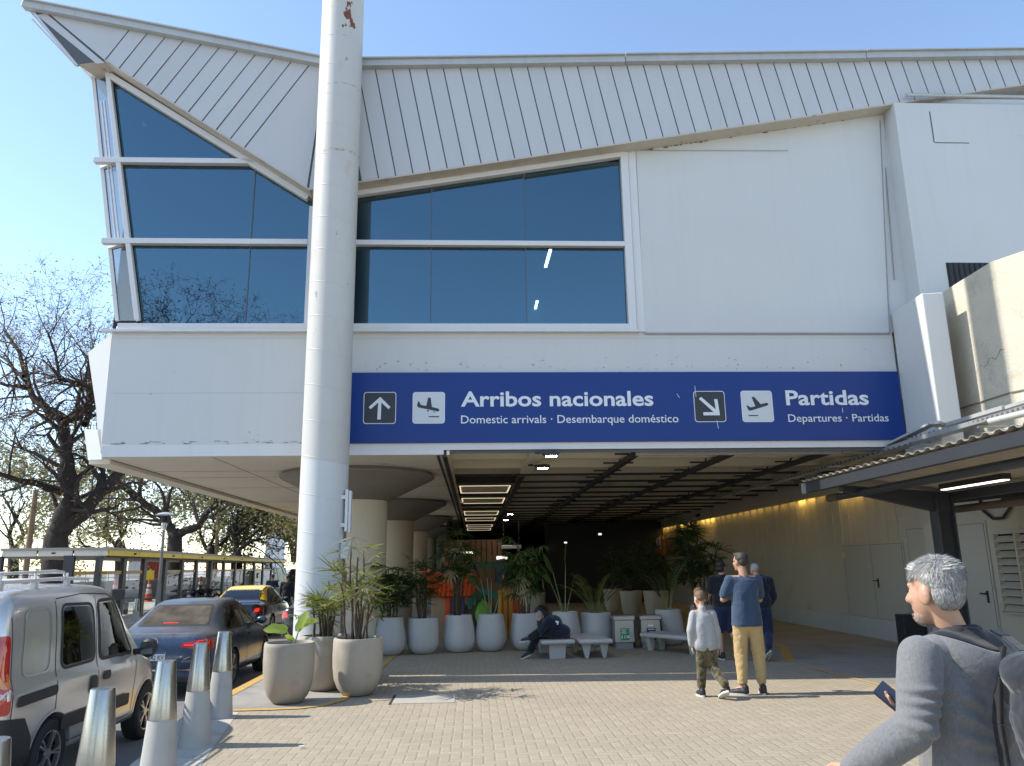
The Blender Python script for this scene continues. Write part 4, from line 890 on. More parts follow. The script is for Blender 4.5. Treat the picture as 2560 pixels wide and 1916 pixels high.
# ------------------------------------------------------------------ concrete benches
M['bench'] = mat('smooth_bench_concrete', (.45, .44, .42), .7, ov=.06, var=.14, vs=3, bump=.2, bs=40, stain=((.36, .34, .31), 3, .58, .8))
def bench(label, x, y, rz, plate):
    t = thing('bench', label, 'bench', (x, y, 0), rz, 'low concrete benches by the grey pots')
    g = MB(); g.mm(-.31, .31, 0, 1.35, .255, .335); obj('seat', g, M['bench'], t, bevel=.038, seg=4, smooth=40)
    for yy in (.12, 1.15):
        if plate:
            g = MB(); g.prism([(-.155, yy, .26), (.155, yy, .26), (.14, yy, 0), (-.14, yy, 0)], (0, .1, 0)); obj('leg', g, M['bench'], t, bevel=.008)
        else:
            for xx in (-.16, .16):
                g = MB(); g.prism([(xx-.09, yy, .26), (xx+.09, yy, .26), (xx+.03, yy, 0), (xx-.02, yy, 0)], (0, .1, 0)); obj('leg', g, M['bench'], t, bevel=.008)
    return t
bench('low concrete bench with plate legs, the seated woman on it', 1.52, 14.72, .10, True)
bench('low concrete bench with tapered legs, empty, right of the seated woman', 2.2, 14.7, .08, False)
bench('low concrete bench behind the boy, set at an angle, right of the bins', 4.25, 15.0, .62, False)
# ------------------------------------------------------------------ litter bins
M['bin_steel'] = mat('brushed_bin_steel', (.40, .39, .37), .38, .6, var=.15, vs=4, streak=.25)
def litter_bin(label, x, y, rz, stick):
    t = thing('litter_bin', label, 'litter bin', (x, y, 0), rz, 'steel recycling bins')
    g = MB(); g.prism([(-.20, 0, .12), (.20, 0, .12), (.19, 0, .545), (-.19, 0, .545)], (0, .36, 0)); obj('body', g, M['bin_steel'], t, bevel=.006)
    g = MB(); g.mm(-.215, .215, -.02, .38, .55, .62); g.mm(-.17, .2, .0, .36, .62, .632); obj('lid', g, M['bin_steel'], t, bevel=.008)
    g = MB(); g.mm(-.17, .17, .03, .33, 0, .12); obj('base', g, mat('bin_base', (.26, .27, .28), .6), t)
    g = MB(); g.mm(.2, .235, .02, .34, .02, .58); obj('side_frame', g, M['black_steel'], t)
    col = (.02, .24, .10) if stick == 'green' else (.012, .013, .02)
    g = MB(); g.mm(-.085, .095, -.006, -.001, .16, .39); st = obj('sticker', g, mat(stick+'_sticker', col, .4, var=.05), t)
    g = MB()
    if stick == 'green':
        for i, (w0, w1) in enumerate(((-.07, .06), (-.06, .02), (-.06, .03), (-.075, .035), (-.06, .035))): g.mm(w0, w1, -.009, -.006, .365-i*.02, .372-i*.02)
        g.prism([(-.062, -.009, .255), (-.048, -.009, .255), (-.045, -.009, .19), (-.065, -.009, .19)], (0, .003, 0))
        for k in range(3):
            a = 2*PI*k/3+.5; g.prism([(.012+.033*math.cos(a+q)*r, -.009, .222+.033*math.sin(a+q)*r) for q, r in ((0, .65), (0, 1.05), (1.5, 1.05), (1.9, .85), (1.5, .65))], (0, .003, 0))
        g.prism([(.055, -.009, .25), (.085, -.009, .25), (.09, -.009, .2), (.055, -.009, .2)], (0, .003, 0))
    else:
        for z0_, h_, w0, w1 in ((.355, .016, -.06, .07), (.315, .006, -.04, .07), (.298, .006, -.04, .07)): g.mm(w0, w1, -.009, -.006, z0_, z0_+h_)
        g.mm(-.062, -.02, -.009, -.006, .19, .235); g.prism([(-.01, -.009, .195), (.035, -.009, .195), (.012, -.009, .245)], (0, .003, 0)); g.prism([(.045, -.009, .215), (.068, -.009, .248), (.09, -.009, .215), (.068, -.009, .2)], (0, .003, 0))
        g.mm(-.05, .05, -.003, .0, .42, .45)
    obj('print', g, M['sign_white'], st)
litter_bin('brushed steel bin with green recycling sticker, left of the pair', 3.02, 16.38, 0, 'green'); litter_bin('brushed steel bin with black rubbish sticker, right of the pair', 3.55, 16.36, 0, 'black')
# ------------------------------------------------------------------ children's play corner in the passage
def plast(n_, c): return mat(n_, c, .45, var=.08, vs=2)
M['p_orange'] = plast('orange_plastic', (.72, .10, .02)); M['p_tan'] = plast('tan_plastic', (.40, .31, .19)); M['p_teal'] = plast('teal_plastic', (.01, .16, .13)); M['p_purple'] = plast('purple_plastic', (.09, .05, .16)); M['p_yellow'] = plast('amber_plastic', (.62, .27, .02)); M['p_green'] = plast('lime_plastic', (.16, .45, .04)); M['p_darkteal'] = plast('dark_teal_panel', (.006, .05, .042))
t = thing('play_house', 'plastic childrens play house with orange ribbed roof and tan walls behind the pots', 'play house', (-.45, 19.4, 0))
def ph(u, v, y=19.3): q = ony(u, v, y); return q.x+.45, q.z
g = MB(); x0, z0 = ph(1078, 1600); x1, z1 = ph(1190, 1480)
g.mm(x0, x0+.32, -.1, .6, 0, z1); g.mm(x1-.45, x1, -.08, .6, .75, z1-.05); g.mm(x0, x1, .5, .6, 0, z1); g.mm(x0+.5, x1-.3, -.06, .0, .8, z1); obj('wall', g, M['p_tan'], t, bevel=.02)
g = MB(); rz0, rz1 = ph(1078, 1487)[1], ph(1085, 1452)[1]+.02; n_ = 11
for i in range(n_):
    a = x0-.12+(x1+.05-x0)*i/n_; g.box((a+.04, -.2, (rz0+rz1)/2+.05), (.075, .1, .62), rx=-.5, ry=.12); 
g.box(((x0+x1)/2-.08, -.1, rz1+.12), (x1-x0+.2, .1, .1)); g.box(((x0+x1)/2-.08, -.19, (rz0+rz1)/2+.06), (x1-x0+.1, .04, .55), rx=-.5)
g.box((x0-.15, -.05, rz1+.2), (.26, .3, .08)); obj('roof', g, M['p_orange'], t, bevel=.015)
g = MB(); g.mm(x0+.42, x0+.78, -.14, -.08, 0, .95); obj('door', g, M['p_purple'], t, bevel=.02)
g = MB(); g.mm(x0+.3, x0+.44, -.16, -.06, 0, .95); g.mm(x0+.42, x0+.5, -.17, -.1, .9, 1.12); obj('post', g, M['p_orange'], t, bevel=.02)
g = MB(); 
for i in range(13):
    a = PI*i/12; c_ = (x0+1.25+.34*math.cos(a), -.15, .72+.34*math.sin(a)); g.box(c_, (.12, .1, .14))
obj('arch', g, M['p_teal'], t, bevel=.02)
g = MB(); g.ell((x0+1.22, -.1, .55), (.2, .1, .3), 16, 10); obj('seat', g, M['p_green'], t, smooth=True)
g = MB(); 
for i in range(3): g.mm(x0+1.55+i*.13, x0+1.66+i*.13, -.16+.03*i, .02, 0, 1.05+.06*(i == 1))
g.tube([(x0+1.62, -.22, .35), (x0+1.62, -.22, 1.1)], .05, 10); obj('slide_side', g, M['p_yellow'], t, bevel=.02)
t = thing('slide', 'red orange plastic slide chute standing behind the drooping fan palm', 'slide', (1.05, 20.2, 0))
g = MB(); q0 = ony(1258, 1440, 20.2); q1 = ony(1272, 1540, 20.2); xs0, xs1 = q0.x-1.05, ony(1303, 1440, 20.2).x-1.05
g.prism([(xs0, 0, q0.z), (xs0+.1, 0, q0.z+.06), (xs0+.13, 0, .55), (xs1, 0, .5), (xs1, 0, .42), (xs0+.1, 0, .40)], (0, .5, 0)); g.prism([(xs0+.12, .05, q0.z-.25), (xs1, .05, q0.z+.1), (xs1, .05, .52), (xs0+.16, .05, .52)], (0, .06, 0)); g.box(((xs0+xs1)/2+.05, 0, .3), (.25, .2, .25)); obj('chute', g, M['p_orange'], t, bevel=.03)
t = thing('play_screen', 'dark teal play tunnel with an arched top behind the orange play house', 'play tunnel', (.35, 22.0, 0))
g = MB(); pts = []
a0, a1 = ony(1165, 1420, 22).x-.35, ony(1300, 1420, 22).x-.35; ztop = ony(1200, 1405, 22).z
for i in range(17):
    a = PI-PI*i/16; pts.append(((a0+a1)/2+(a1-a0)/2*abs(math.cos(a))**.5*(1 if math.cos(a) > 0 else -1), 0, ztop-.5+.5*math.sin(a)**.6))
g.prism([(a0, 0, 0)]+pts+[(a1, 0, 0)], (0, .8, 0)); obj('tunnel', g, M['p_darkteal'], t, bevel=.03)
g = MB(); g.mm(.05, .45, -.06, .0, .55, 1.2); obj('window_frame', g, mat('dim_brown_panel', (.16, .085, .03), .6), t, bevel=.03)
g = MB(); g.mm(a0+.15, a0+.8, -.05, .0, ztop-.75, ztop-.15); obj('hatch', g, mat('dim_brown_hatch', (.14, .06, .03), .7), t, bevel=.03)
t = thing('wood_crate_wall', 'slatted brown timber counter far back in the passage', 'counter', (-.2, 30, 0))
g = MB()
for i in range(11): g.mm(-.9+i*.2, -.74+i*.2, 0, .1, 1.2, 2.6)
obj('slats', g, mat('brown_timber', (.22, .11, .05), .7, var=.25, vs=2), t)
g = MB(); g.mm(-1, 1.4, .1, 1, 0, 2.6); obj('body', g, M['dark_int'], t)
t = thing('house_sign', 'orange house shaped sign hanging on the cream wall deep in the passage', 'sign', (8.3, 34, 0))
g = MB(); c_ = onx(1653, 1376, 8.3)
P5 = [onx(u, v, 8.3) for u, v in ((1646, 1388), (1646, 1353), (1654, 1338), (1664, 1351), (1664, 1388))]; t.location = (8.3, P5[2].y, 0)
g.prism([(0, p.y-P5[2].y, p.z) for p in P5], (-.1, 0, 0)); obj('board', g, mat('orange_sign', (.50, .13, .03), .5, var=.1), t)
g = MB(); q = (P5[0].y+P5[3].y)/2-P5[2].y
g.tube([(-.115, q-.35, P5[0].z+.3), (-.115, q-.2, P5[0].z+.75), (-.115, q+.3, P5[0].z+.7), (-.115, q+.3, P5[0].z+.35), (-.115, q-.35, P5[0].z+.3)], .05, 6); obj('mark', g, M['sign_white'], t)
# specks of lit things at the far end of the passage
random.seed(9)
M['far_glow'] = emis('far_shop_lamp', (1, .93, .8), .7)
for u, v, w_, h_, lab in ((1165, 1382, .5, .08, 'long pale lamp over the timber counter at the back'), (1255, 1395, .4, .12, 'pale lit shop panel far back above the play corner'), (1414, 1357, .12, .06, 'small bright far lamp deep in the passage, left'), (1500, 1336, .14, .08, 'bright far lamp under the ceiling deep in the passage, right')):
    p = ony(u, v, 35.5 if u > 1300 else 29.5); t = thing('far_lamp', lab, 'lamp', p); g = MB(); g.box((0, 0, 0), (w_, .05, h_)); obj('lens', g, M['far_glow'], t, bevel=.01)
    g = MB(); g.box((0, .06, .02), (w_+.06, .06, h_+.06)); obj('housing', g, M['black_steel'], t)
t = thing('far_duct', 'pale blue grey metal duct crossing the dark back of the passage', 'duct', ony(1278, 1368, 30)); g = MB(); g.box((0, 0, 0), (.75, .3, .14)); obj('duct', g, M['galv'], t, bevel=.02)
g = MB(); g.mm(-.3, -.28, -.01, .01, 0, 1.2); g.mm(.28, .3, -.01, .01, 0, 1.2); obj('hanger', g, M['black_steel'], t)
# ------------------------------------------------------------------ bus shelter across the road
M['shelter_dark'] = mat('charcoal_shelter_steel', (.035, .037, .042), .5, .1, var=.15)
M['shelter_yellow'] = mat('yellow_fascia_band', (.62, .46, .03), .5, var=.12, vs=1.5, streak=.2)
M['shelter_white'] = mat('white_fascia_band', (.62, .60, .54), .5, var=.08, vs=1.5, streak=.2)
M['shelter_roof'] = mat('grey_shelter_roof', (.30, .285, .26), .7, var=.15, vs=1)
M['shelter_amber'] = mat('amber_glass_band', (.30, .17, .03), .4, var=.1)
M['clear_glass'] = glass('shelter_glass', (.8, .84, .84), .09, dirt=.14, dcol=(.45, .45, .42))
P0 = Vector((-13.2, 33.2, 0)); P1 = Vector((-16.1, 65, 0)); LD = (P1-P0).normalized(); LN = Vector((LD.y, -LD.x, 0))   # LN: towards the road
def online(u, v=1440, off=0.0): return onplane(u, v, P0+LN*off, LN)
Cn = online(271, 1400, .25); Cn.z = 0
SH = thing('bus_shelter', 'long low bus shelter with charcoal posts, glass walls and a yellow and white roof band', 'bus shelter', (Cn.x, Cn.y, -.12))
le = onplane(2, 1400, Cn, LD); wdt = (Vector((le.x, le.y, 0))-Cn).length; E0 = Cn; E1 = Cn-LN*wdt; LEN = 44
RB, RT = 2.17, 2.36
def sw(v, z): return (v.x, v.y, z)
g = MB(); far = Cn+LD*LEN
g.prism([sw(Cn+LN*.05-LD*.1, RT), sw(E1-LD*.1, RT), sw(E1+LD*LEN, RT), sw(far+LN*.05, RT)], (0, 0, .09)); wobj('roof', g, M['shelter_roof'], SH)
g = MB(); n_ = 14
for i in range(n_): g.bar(sw(Cn+LD*(LEN*i/n_+.03), (RB+RT)/2), sw(Cn+LD*(LEN*(i+1)/n_-.03), (RB+RT)/2), .06, RT-RB)
wobj('yellow_band', g, M['shelter_yellow'], SH)
g = MB()
for i in range(3): g.bar(sw(Cn.lerp(E1, i/3+.01), (RB+RT)/2), sw(Cn.lerp(E1, (i+1)/3-.008), (RB+RT)/2), .06, RT-RB)
wobj('white_band', g, M['shelter_white'], SH)
g = MB(); q = Cn.lerp(E1, .5); g.bar(sw(q-LD*.04, RB+.1)[:2]+(RB+.1,), sw(q-LD*.04-LN*.12, RB+.1), .02, .05); 
for i in range(5): q = Cn+LD*(2.6+i*5.2)+LN*.04; g.box(sw(q, (RB+RT)/2), (.1, .1, .07))
wobj('band_mark', g, M['shelter_dark'], SH)
g = MB(); g.prism([sw(Cn-LN*.1, RB-.06), sw(E1, RB-.06), sw(E1+LD*LEN, RB-.06), sw(far-LN*.1, RB-.06)], (0, 0, .08)); wobj('ceiling', g, mat('shelter_ceiling', (.16, .13, .1), .7), SH)
POSTS = [(237, 252), (299, 314), (350, 366), (405, 416), (447, 458), (481, 496), (520, 530), (552, 562), (581, 590), (606, 615), (630, 637), (652, 659), (673, 681)]
ctr = []
for a, b in POSTS:
    pa, pb = online(a), online(b); c_ = (pa+pb)/2; c_.z = 0; w_ = min(.34, .75*(pa-pb).length); ctr.append((c_, w_))
for c_, w_ in ctr:
    g = MB(); g.box(sw(c_, (RB-.2)/2), (.14, w_, RB+.1), rz=math.atan2(LD.y, LD.x)-PI/2); wobj('post', g, M['shelter_dark'], SH)
g = MB(); q = onplane(171, 1430, Cn, LD); g.box((q.x, q.y, 1.0), (.34, .14, RB+.2)); q2 = E1; g.box((q2.x, q2.y, 1.0), (.16, .16, RB+.2)); wobj('post', g, M['shelter_dark'], SH)
def bay(a, b):
    g = MB(); h = MB(); g.quad(sw(a, .25), sw(b, .25), sw(b, 1.53), sw(a, 1.53)); h.bar(sw(a, 1.6), sw(b, 1.6), .04, .12); gw = wobj('glass_wall', g, M['clear_glass'], SH, recalc=False); wobj('amber_band', h, M['shelter_amber'], SH, gw)
for i in range(len(ctr)-1):
    if i not in (2, 5): bay(ctr[i][0], ctr[i+1][0])
bay(ctr[0][0], Cn); bay(onplane(181, 1430, Cn, LD), Cn)
g = MB(); b0, b1 = ctr[0][0]-LN*1.2, ctr[-1][0]-LN*1.2; g.bar(sw(b0, .4), sw(b1, .4), .35, .06)
for i in range(8): q = b0.lerp(b1, (i+.5)/8); g.box(sw(q, .14), (.08, .3, .5))
wobj('bench', g, M['shelter_dark'], SH)
for u0, u1, v0, v1, m_, nm in ((623, 628, 1425, 1474, 'shelter_yellow', 'ad_panel'), (636, 650, 1425, 1474, 'sign_y', 'ad_panel'), (684, 713, 1422, 1487, 'poster_green', 'poster')):
    if m_ not in M: M[m_] = mat(m_, {'sign_y': (.55, .50, .02), 'poster_green': (.10, .20, .16)}[m_], .4, var=.5 if m_ == 'poster_green' else .06, vs=2.5)
    a, b = online(u0, 1450, -.12), online(u1, 1450, -.12); za = 1.65-(v1-1425)/1967*a.y; zb = 1.65-(v0-1425)/1967*a.y
    g = MB(); g.bar(sw(a, (za+zb)/2), sw(b, (za+zb)/2), .08, zb-za); wobj(nm, g, M[m_], SH)
g = MB(); a = online(643, 1440, -.02)
g.tube([(a.x+.05, a.y, 1.05), (a.x+.05, a.y-.2, 1.2), (a.x+.05, a.y+.1, 1.35)], .05, 5); g.box((a.x+.04, a.y, .7), (.05, .35, .06)); g.box((a.x+.04, a.y, .55), (.05, .3, .06)); wobj('ad_mark', g, M['shelter_dark'], SH)
# raised platform the shelter stands on
g = MB(); pl = [Cn+LN*.8-LD*1.5, E1-LN*.3-LD*1.5, E1-LN*.3+LD*LEN, Cn+LN*.8+LD*LEN]; g.prism([(p.x, p.y, -.3) for p in pl], (0, 0, .18)); struct('platform', g, M['lightroad'])
g = MB(); g.mm(-60, -16.5, -20, 160, -.3, -.16); struct('far_pavement', g, M['lightroad'])
# ------------------------------------------------------------------ street lamp
q = ony(400, 1440, 30.0)
t = thing('street_lamp', 'slim dark grey street lamp with a flat disc hood in front of the shelter', 'street lamp', (q.x, q.y, -.12)); H_ = 3.75
g = MB(); g.lathe([(.10, 0), (.10, .55), (.085, .6), (.07, 1.3), (.055, 1.35), (.05, 2.9), (.045, H_-.55)], 16); obj('post', g, mat('grey_lamp_steel', (.16, .165, .17), .5, .2), t, smooth=40)
g = MB(); g.lathe([(.05, H_-.55), (.11, H_-.32), (.10, H_-.28), (0, H_-.27)], 20); obj('lens', g, mat('frosted_lamp_lens', (.55, .5, .5), .4), t, smooth=40)
g = MB(); g.lathe([(0, H_+.02), (.32, H_), (.34, H_+.02), (.24, H_+.07), (.1, H_+.11), (0, H_+.12)], 32); obj('hood', g, mat('pale_lamp_hood', (.45, .46, .46), .4, .3), t, smooth=40)
g = MB()
for k in range(4): a = PI/4+k*PI/2; g.tube([(.1*math.cos(a), .1*math.sin(a), H_-.45), (.3*math.cos(a), .3*math.sin(a), H_)], .01, 6)
obj('arm', g, M['canopy_steel'], t)
# ------------------------------------------------------------------ low concrete wall, fence, container, cones, poles
t = thing('barrier_wall', 'low grey concrete wall with horizontal board lines beyond the bus shelter', 'wall', (-23, 75, -.15))
g = MB(); g.mm(0, .3, -62, 70, 0, 1.2); obj('wall', g, mat('grey_board_concrete', (.20, .19, .175), .85, var=.15, vs=.8), t)
g = MB()
for z in (.3, .6, .9): g.mm(.3, .312, -62, 70, z-.02, z)
obj('board_line', g, M['dark_joint'], t)
t = thing('railing', 'thin dark railing on top of the low concrete wall', 'railing', (-22.9, 75, 1.05))
g = MB()
for z in (.2, .45): g.tube([(0, -62, z), (0, 70, z)], .018, 5)
for i in range(45): g.tube([(0, -62+i*3, 0), (0, -62+i*3, .47)], .02, 5)
obj('rails', g, M['shelter_dark'], t)
q = ony(352, 1405, 66); t = thing('shipping_container', 'red corrugated shipping container beyond the shelter, white panel at its end', 'container', (q.x-1.0, 66, .9))
g = MB(); x0 = ony(337, 1405, 66).x-t.location.x; x1 = ony(352, 1405, 66).x-t.location.x; x2 = ony(408, 1405, 66).x-t.location.x
for i in range(14): a = x1+(x2-x1)*i/14; g.mm(a, a+(x2-x1)/14*.6, 0, 3, 0, 2.1); g.mm(a, a+(x2-x1)/14, .08, 3, 0, 2.1)
obj('body', g, mat('red_container', (.32, .035, .025), .5, var=.15), t)
g = MB(); g.mm(x0-.5, x1, .02, 3, .1, 2.1); g.mm((x0+x1)/2-.25, (x0+x1)/2-.2, 0, .03, .1, 2.05); obj('end_panel', g, mat('white_container_end', (.6, .6, .6), .5), t)
g = MB(); g.mm(x0-.5, x2, .05, 3, -1.0, 0); obj('plinth', g, M['shelter_dark'], t)
M['cone_orange'] = mat('orange_cone', (.65, .10, .02), .5, var=.1); M['cone_white'] = mat('cone_white_band', (.6, .58, .55), .5)
def cone(u, v, y, h, lab, hat=False):
    q = ony(u, v, y); t = thing('traffic_cone', lab, 'traffic cone', (q.x, q.y, -.15), 0, 'orange road cones beyond the shelter')
    g = MB(); g.lathe([(.24*h, 0), (.24*h, .04), (.17*h, .05), (.05*h, h), (0, h)], 16); obj('body', g, M['cone_orange'], t, smooth=40)
    g = MB(); g.lathe([(.133*h, .35*h), (.108*h, .55*h)], 16); g.lathe([(.097*h, .65*h), (.08*h, .78*h)], 16); obj('band', g, M['cone_white'], t, smooth=40)
    if hat: g = MB(); g.mm(-.25, .25, -.05, .05, h-.05, h+.5); g.tube([(0, 0, h), (0, 0, h+.6)], .06, 6); obj('light', g, mat('yellow_beacon', (.65, .45, .02), .5), t, bevel=.03)
cone(287, 1480, 46, 1.35, 'orange cone seen through the shelter glass, left of the shelter lamp'); cone(372, 1480, 50, 1.3, 'orange cone with a yellow top, seen behind the shelter just left of the lamp', True); cone(501, 1470, 52, 1.4, 'orange cone seen through the shelter glass above the blue sedan roof')
def util_pole(u0, v0, u1, v1, y, r, m_, lab, name='utility_pole'):
    a, b = ony(u0, v0, y), ony(u1, v1, y); t = thing(name, lab, 'pole', (a.x, a.y, -.15)); d = (b-a); k_ = (a.z+.15)/d.z; base = a-d*k_
    t.location = (base.x, base.y, -.15); g = MB(); g.tube([(0, 0, 0), tuple(b-base)], [r, r*.8], 10); obj('shaft', g, m_, t, smooth=40)
    return t
M['old_wood'] = mat('weathered_pole_wood', (.22, .15, .09), .85, var=.25, vs=4)
util_pole(63, 1440, 90, 1225, 46, .17, M['old_wood'], 'leaning brown wooden utility pole left of the big bare tree'); util_pole(540, 1400, 545, 1285, 58, .13, M['old_wood'], 'thin brown utility pole standing among the trees beyond the shelter')
t = util_pole(107, 1436, 111, 1400, 60, .06, M['shelter_dark'], 'dark traffic light post seen below the shelter roof at left', 'traffic_light')
g = MB(); 
for i in range(3): g.ell((.1, -.1, 1.55+i*.32), (.16, .16, .15), 10, 8)
g.mm(-.05, .1, -.05, .1, 1.4, 2.4); obj('signal_head', g, M['shelter_dark'], t)
q = ony(688, 1370, 420); t = thing('far_tower', 'faint pale grey tower far away between the trees', 'tower', (q.x, q.y, 0)); g = MB(); g.mm(-4, 4, -4, 4, 0, 21); g.mm(-2, 2, -2, 2, 21, 25); obj('walls', g, mat('hazy_tower', (.55, .57, .6), .9), t)  # distance haze put into the pale wall colour
# ------------------------------------------------------------------ trees
M['bark'] = mat('dark_rough_bark', (.036, .028, .023), .95, var=.35, vs=2.2, bump=1.0, bs=9, bd=.06)
M['twig'] = mat('twig_bark', (.042, .032, .027), .9, var=.25)
M['leaf_brown'] = leafmat('dry_brown_leaf', (.16, .085, .04), (.27, .16, .08), .3, .7)
M['leaf_olive'] = leafmat('olive_leaf', (.13, .125, .045), (.26, .235, .095), .45, .6)
M['leaf_dark'] = leafmat('dark_green_leaf', (.07, .08, .03), (.15, .15, .06), .4, .6)
def grow(T_, tips, p, d, r, L, lev, rnd, up=.12, gn=.35, maxlev=4):
    n = max(3, int(L/.55)) if lev < 3 else 3; pts = [p.copy()]; rad = [r]
    kids = []
    for i in range(n):
        d = (d+Vector((rnd.gauss(0, gn), rnd.gauss(0, gn), rnd.gauss(0, gn)*.7+up))*(.55 if lev < 2 else .8)).normalized()
        p = p+d*(L/n); pts.append(p.copy()); rad.append(r*(1-.55*(i+1)/n))
        if lev < maxlev and i >= n*.3 and rnd.random() < (.5 if lev < 2 else .75): kids.append((p.copy(), d.copy(), rad[-1]))
    T_.tube(pts, rad, 8 if lev == 0 else 6 if lev == 1 else 4 if lev == 2 else 3, cap=False)
    if lev >= maxlev-1: tips += [(q.copy(), d.copy()) for q in pts[1:]]
    if lev < maxlev:
        kids += [(p.copy(), d.copy(), rad[-1])]*2
        for q, dd, rr in kids:
            ax = Vector((rnd.gauss(0, 1), rnd.gauss(0, 1), rnd.gauss(0, 1))); s = dd.cross(ax)
            if s.length < .05: continue
            s.normalize(); nd = (dd*rnd.uniform(.5, 1)+s*rnd.uniform(.5, 1.0)).normalized()
            grow(T_, tips, q, nd, max(.009, rr*rnd.uniform(.55, .8)), L*rnd.uniform(.5, .75), lev+1, rnd, up, gn, maxlev)
def tree(label, limbs, y, trunk, seed, leaf, nleaf, lsize, kl=1.0, maxlev=4, L0=2.6, spreadz=.25, up=.12, hang=0.0, group=None, name='tree', yvar=.8):
    """limbs: (list of photo points, start radius, end radius); trunk: (u, v0, v1, r0, r1)"""
    name_ = 'big' if leaf == 'leaf_brown' else ''; rnd = random.Random(seed); b = ony(trunk[0], trunk[1], y); t = thing(name, label, 'tree', (b.x, y, -.15), 0, group); O = Vector((b.x, y, -.15))
    T_ = MB(); B_ = MB(); tips = []; tp = ony(trunk[0], trunk[2], y)-O
    T_.tube([(0, 0, 0), (0, 0, .25), tuple(tp*.5), tuple(tp), tuple(tp*1.15)], [trunk[3]*1.3, trunk[3]*1.02, (trunk[3]+trunk[4])/2, trunk[4], trunk[4]*.6], 14, cap=True)
    for pts, r0, r1, dep in limbs:
        if name_ != 'big': r0, r1 = r0*.68, r1*.62
        P_ = []; m = len(pts)
        for i, (u, v) in enumerate(pts): P_.append(ony(u, v, y+dep*i/max(1, m-1))-O)
        # smooth
        Q = []; 
        for i in range(m-1):
            p0 = P_[max(0, i-1)]; p1 = P_[i]; p2 = P_[i+1]; p3 = P_[min(m-1, i+2)]
            for s in (0, .33, .66):
                Q.append(.5*((2*p1)+(p2-p0)*s+(2*p0-5*p1+4*p2-p3)*s*s+(3*p1-p0-3*p2+p3)*s**3))
        Q.append(P_[-1]); nq = len(Q); R_ = [(r0+(r1-r0)*i/(nq-1))*rnd.uniform(.86, 1.14) for i in range(nq)]; Q = [q+Vector((rnd.gauss(0, 1), rnd.gauss(0, 1), rnd.gauss(0, 1)))*(.16*R_[i] if 0 < i < nq-1 else 0) for i, q in enumerate(Q)]; T_.tube(Q, R_, 9, cap=False)
        for i in range(2, nq):
            if rnd.random() < .55*kl or i == nq-1:
                for _ in range(2 if i == nq-1 else 1):
                    d0 = (Q[i]-Q[i-1]).normalized(); s = d0.cross(Vector((rnd.gauss(0, 1), rnd.gauss(0, 1), rnd.gauss(0, .6)))); s.normalize()
                    d1 = (d0*.6+s*.7+Vector((0, 0, spreadz))).normalized(); grow(B_, tips, Q[i], d1, max(.03, min(.14, R_[i]*.5)), L0*rnd.uniform(.7, 1.2), 1, rnd, up, .3, maxlev)
    L_ = MB(); rnd.shuffle(tips)
    if tips:
        for i in range(nleaf):
            q, d = tips[i % len(tips)]; s = lsize*rnd.uniform(.5, 1.3); c = q+Vector((rnd.gauss(0, .3), rnd.gauss(0, .3), rnd.gauss(0, .3)-hang*rnd.random())); a = Vector((rnd.gauss(0, 1), rnd.gauss(0, 1), rnd.gauss(0, .7))).normalized(); b_ = a.cross(Vector((rnd.gauss(0, 1), rnd.gauss(0, 1), rnd.gauss(0, 1)))).normalized()
            L_.add([c-a*s, c-b_*s*.45, c+a*s, c+b_*s*.45], [(0, 1, 2, 3)])
    obj('trunk', T_, M['bark'], t, smooth=True, recalc=False); obj('branches', B_, M['twig'], t, smooth=True, recalc=False)
    if L_.v: obj('foliage', L_, M[leaf], t, recalc=False)
    return t
z5 = lambda *p: [(u/4.14, 700+v/4.14) for u, v in p]; z6 = lambda *p: [(u/2.07, 650+v/2.07) for u, v in p]
BT = [(z6((290, 1420), (340, 1330), (365, 1240), (352, 1120), (340, 1000), (335, 900), (330, 850)), .48, .25, 0),
      (z5((670, 1440), (560, 1390), (470, 1310), (370, 1240), (310, 1130), (270, 1010), (200, 760), (110, 620), (40, 520)), .22, .06, 2.5),
      (z5((690, 1430), (780, 1430), (870, 1365), (925, 1280), (940, 1180), (900, 1110), (840, 1075), (700, 1040), (620, 1025), (600, 920), (570, 760), (500, 560)), .20, .05, -2),
      (z5((880, 1500), (900, 1440), (930, 1300), (945, 1180), (920, 1000), (940, 860)), .17, .05, 1.0),
      (z5((300, 1110), (180, 1100), (60, 1090), (-80, 1040)), .12, .05, -2),
      (z5((250, 1000), (150, 940), (80, 840), (-60, 760)), .12, .05, 3),
      (z6((320, 1200), (200, 1160), (90, 1140), (-40, 1090)), .20, .08, -3),
      (z6((330, 1400), (420, 1310), (500, 1230), (560, 1170), (610, 1100), (640, 1000), (650, 880)), .38, .14, .5),
      (z6((540, 1190), (530, 1090), (490, 1020), (430, 900)), .15, .05, 2),
      (z6((310, 880), (380, 790), (450, 740), (560, 700), (600, 560)), .13, .05, 4)]
tree('huge bare twisting tree with sparse brown leaves left of the terminal', BT, 38, (140, 1490, 1345, .70, .52), 5, 'leaf_brown', 9000, .065, 1.6, 4, 1.9, .12, .04)
GT = 'leafy trees beyond the bus shelter'
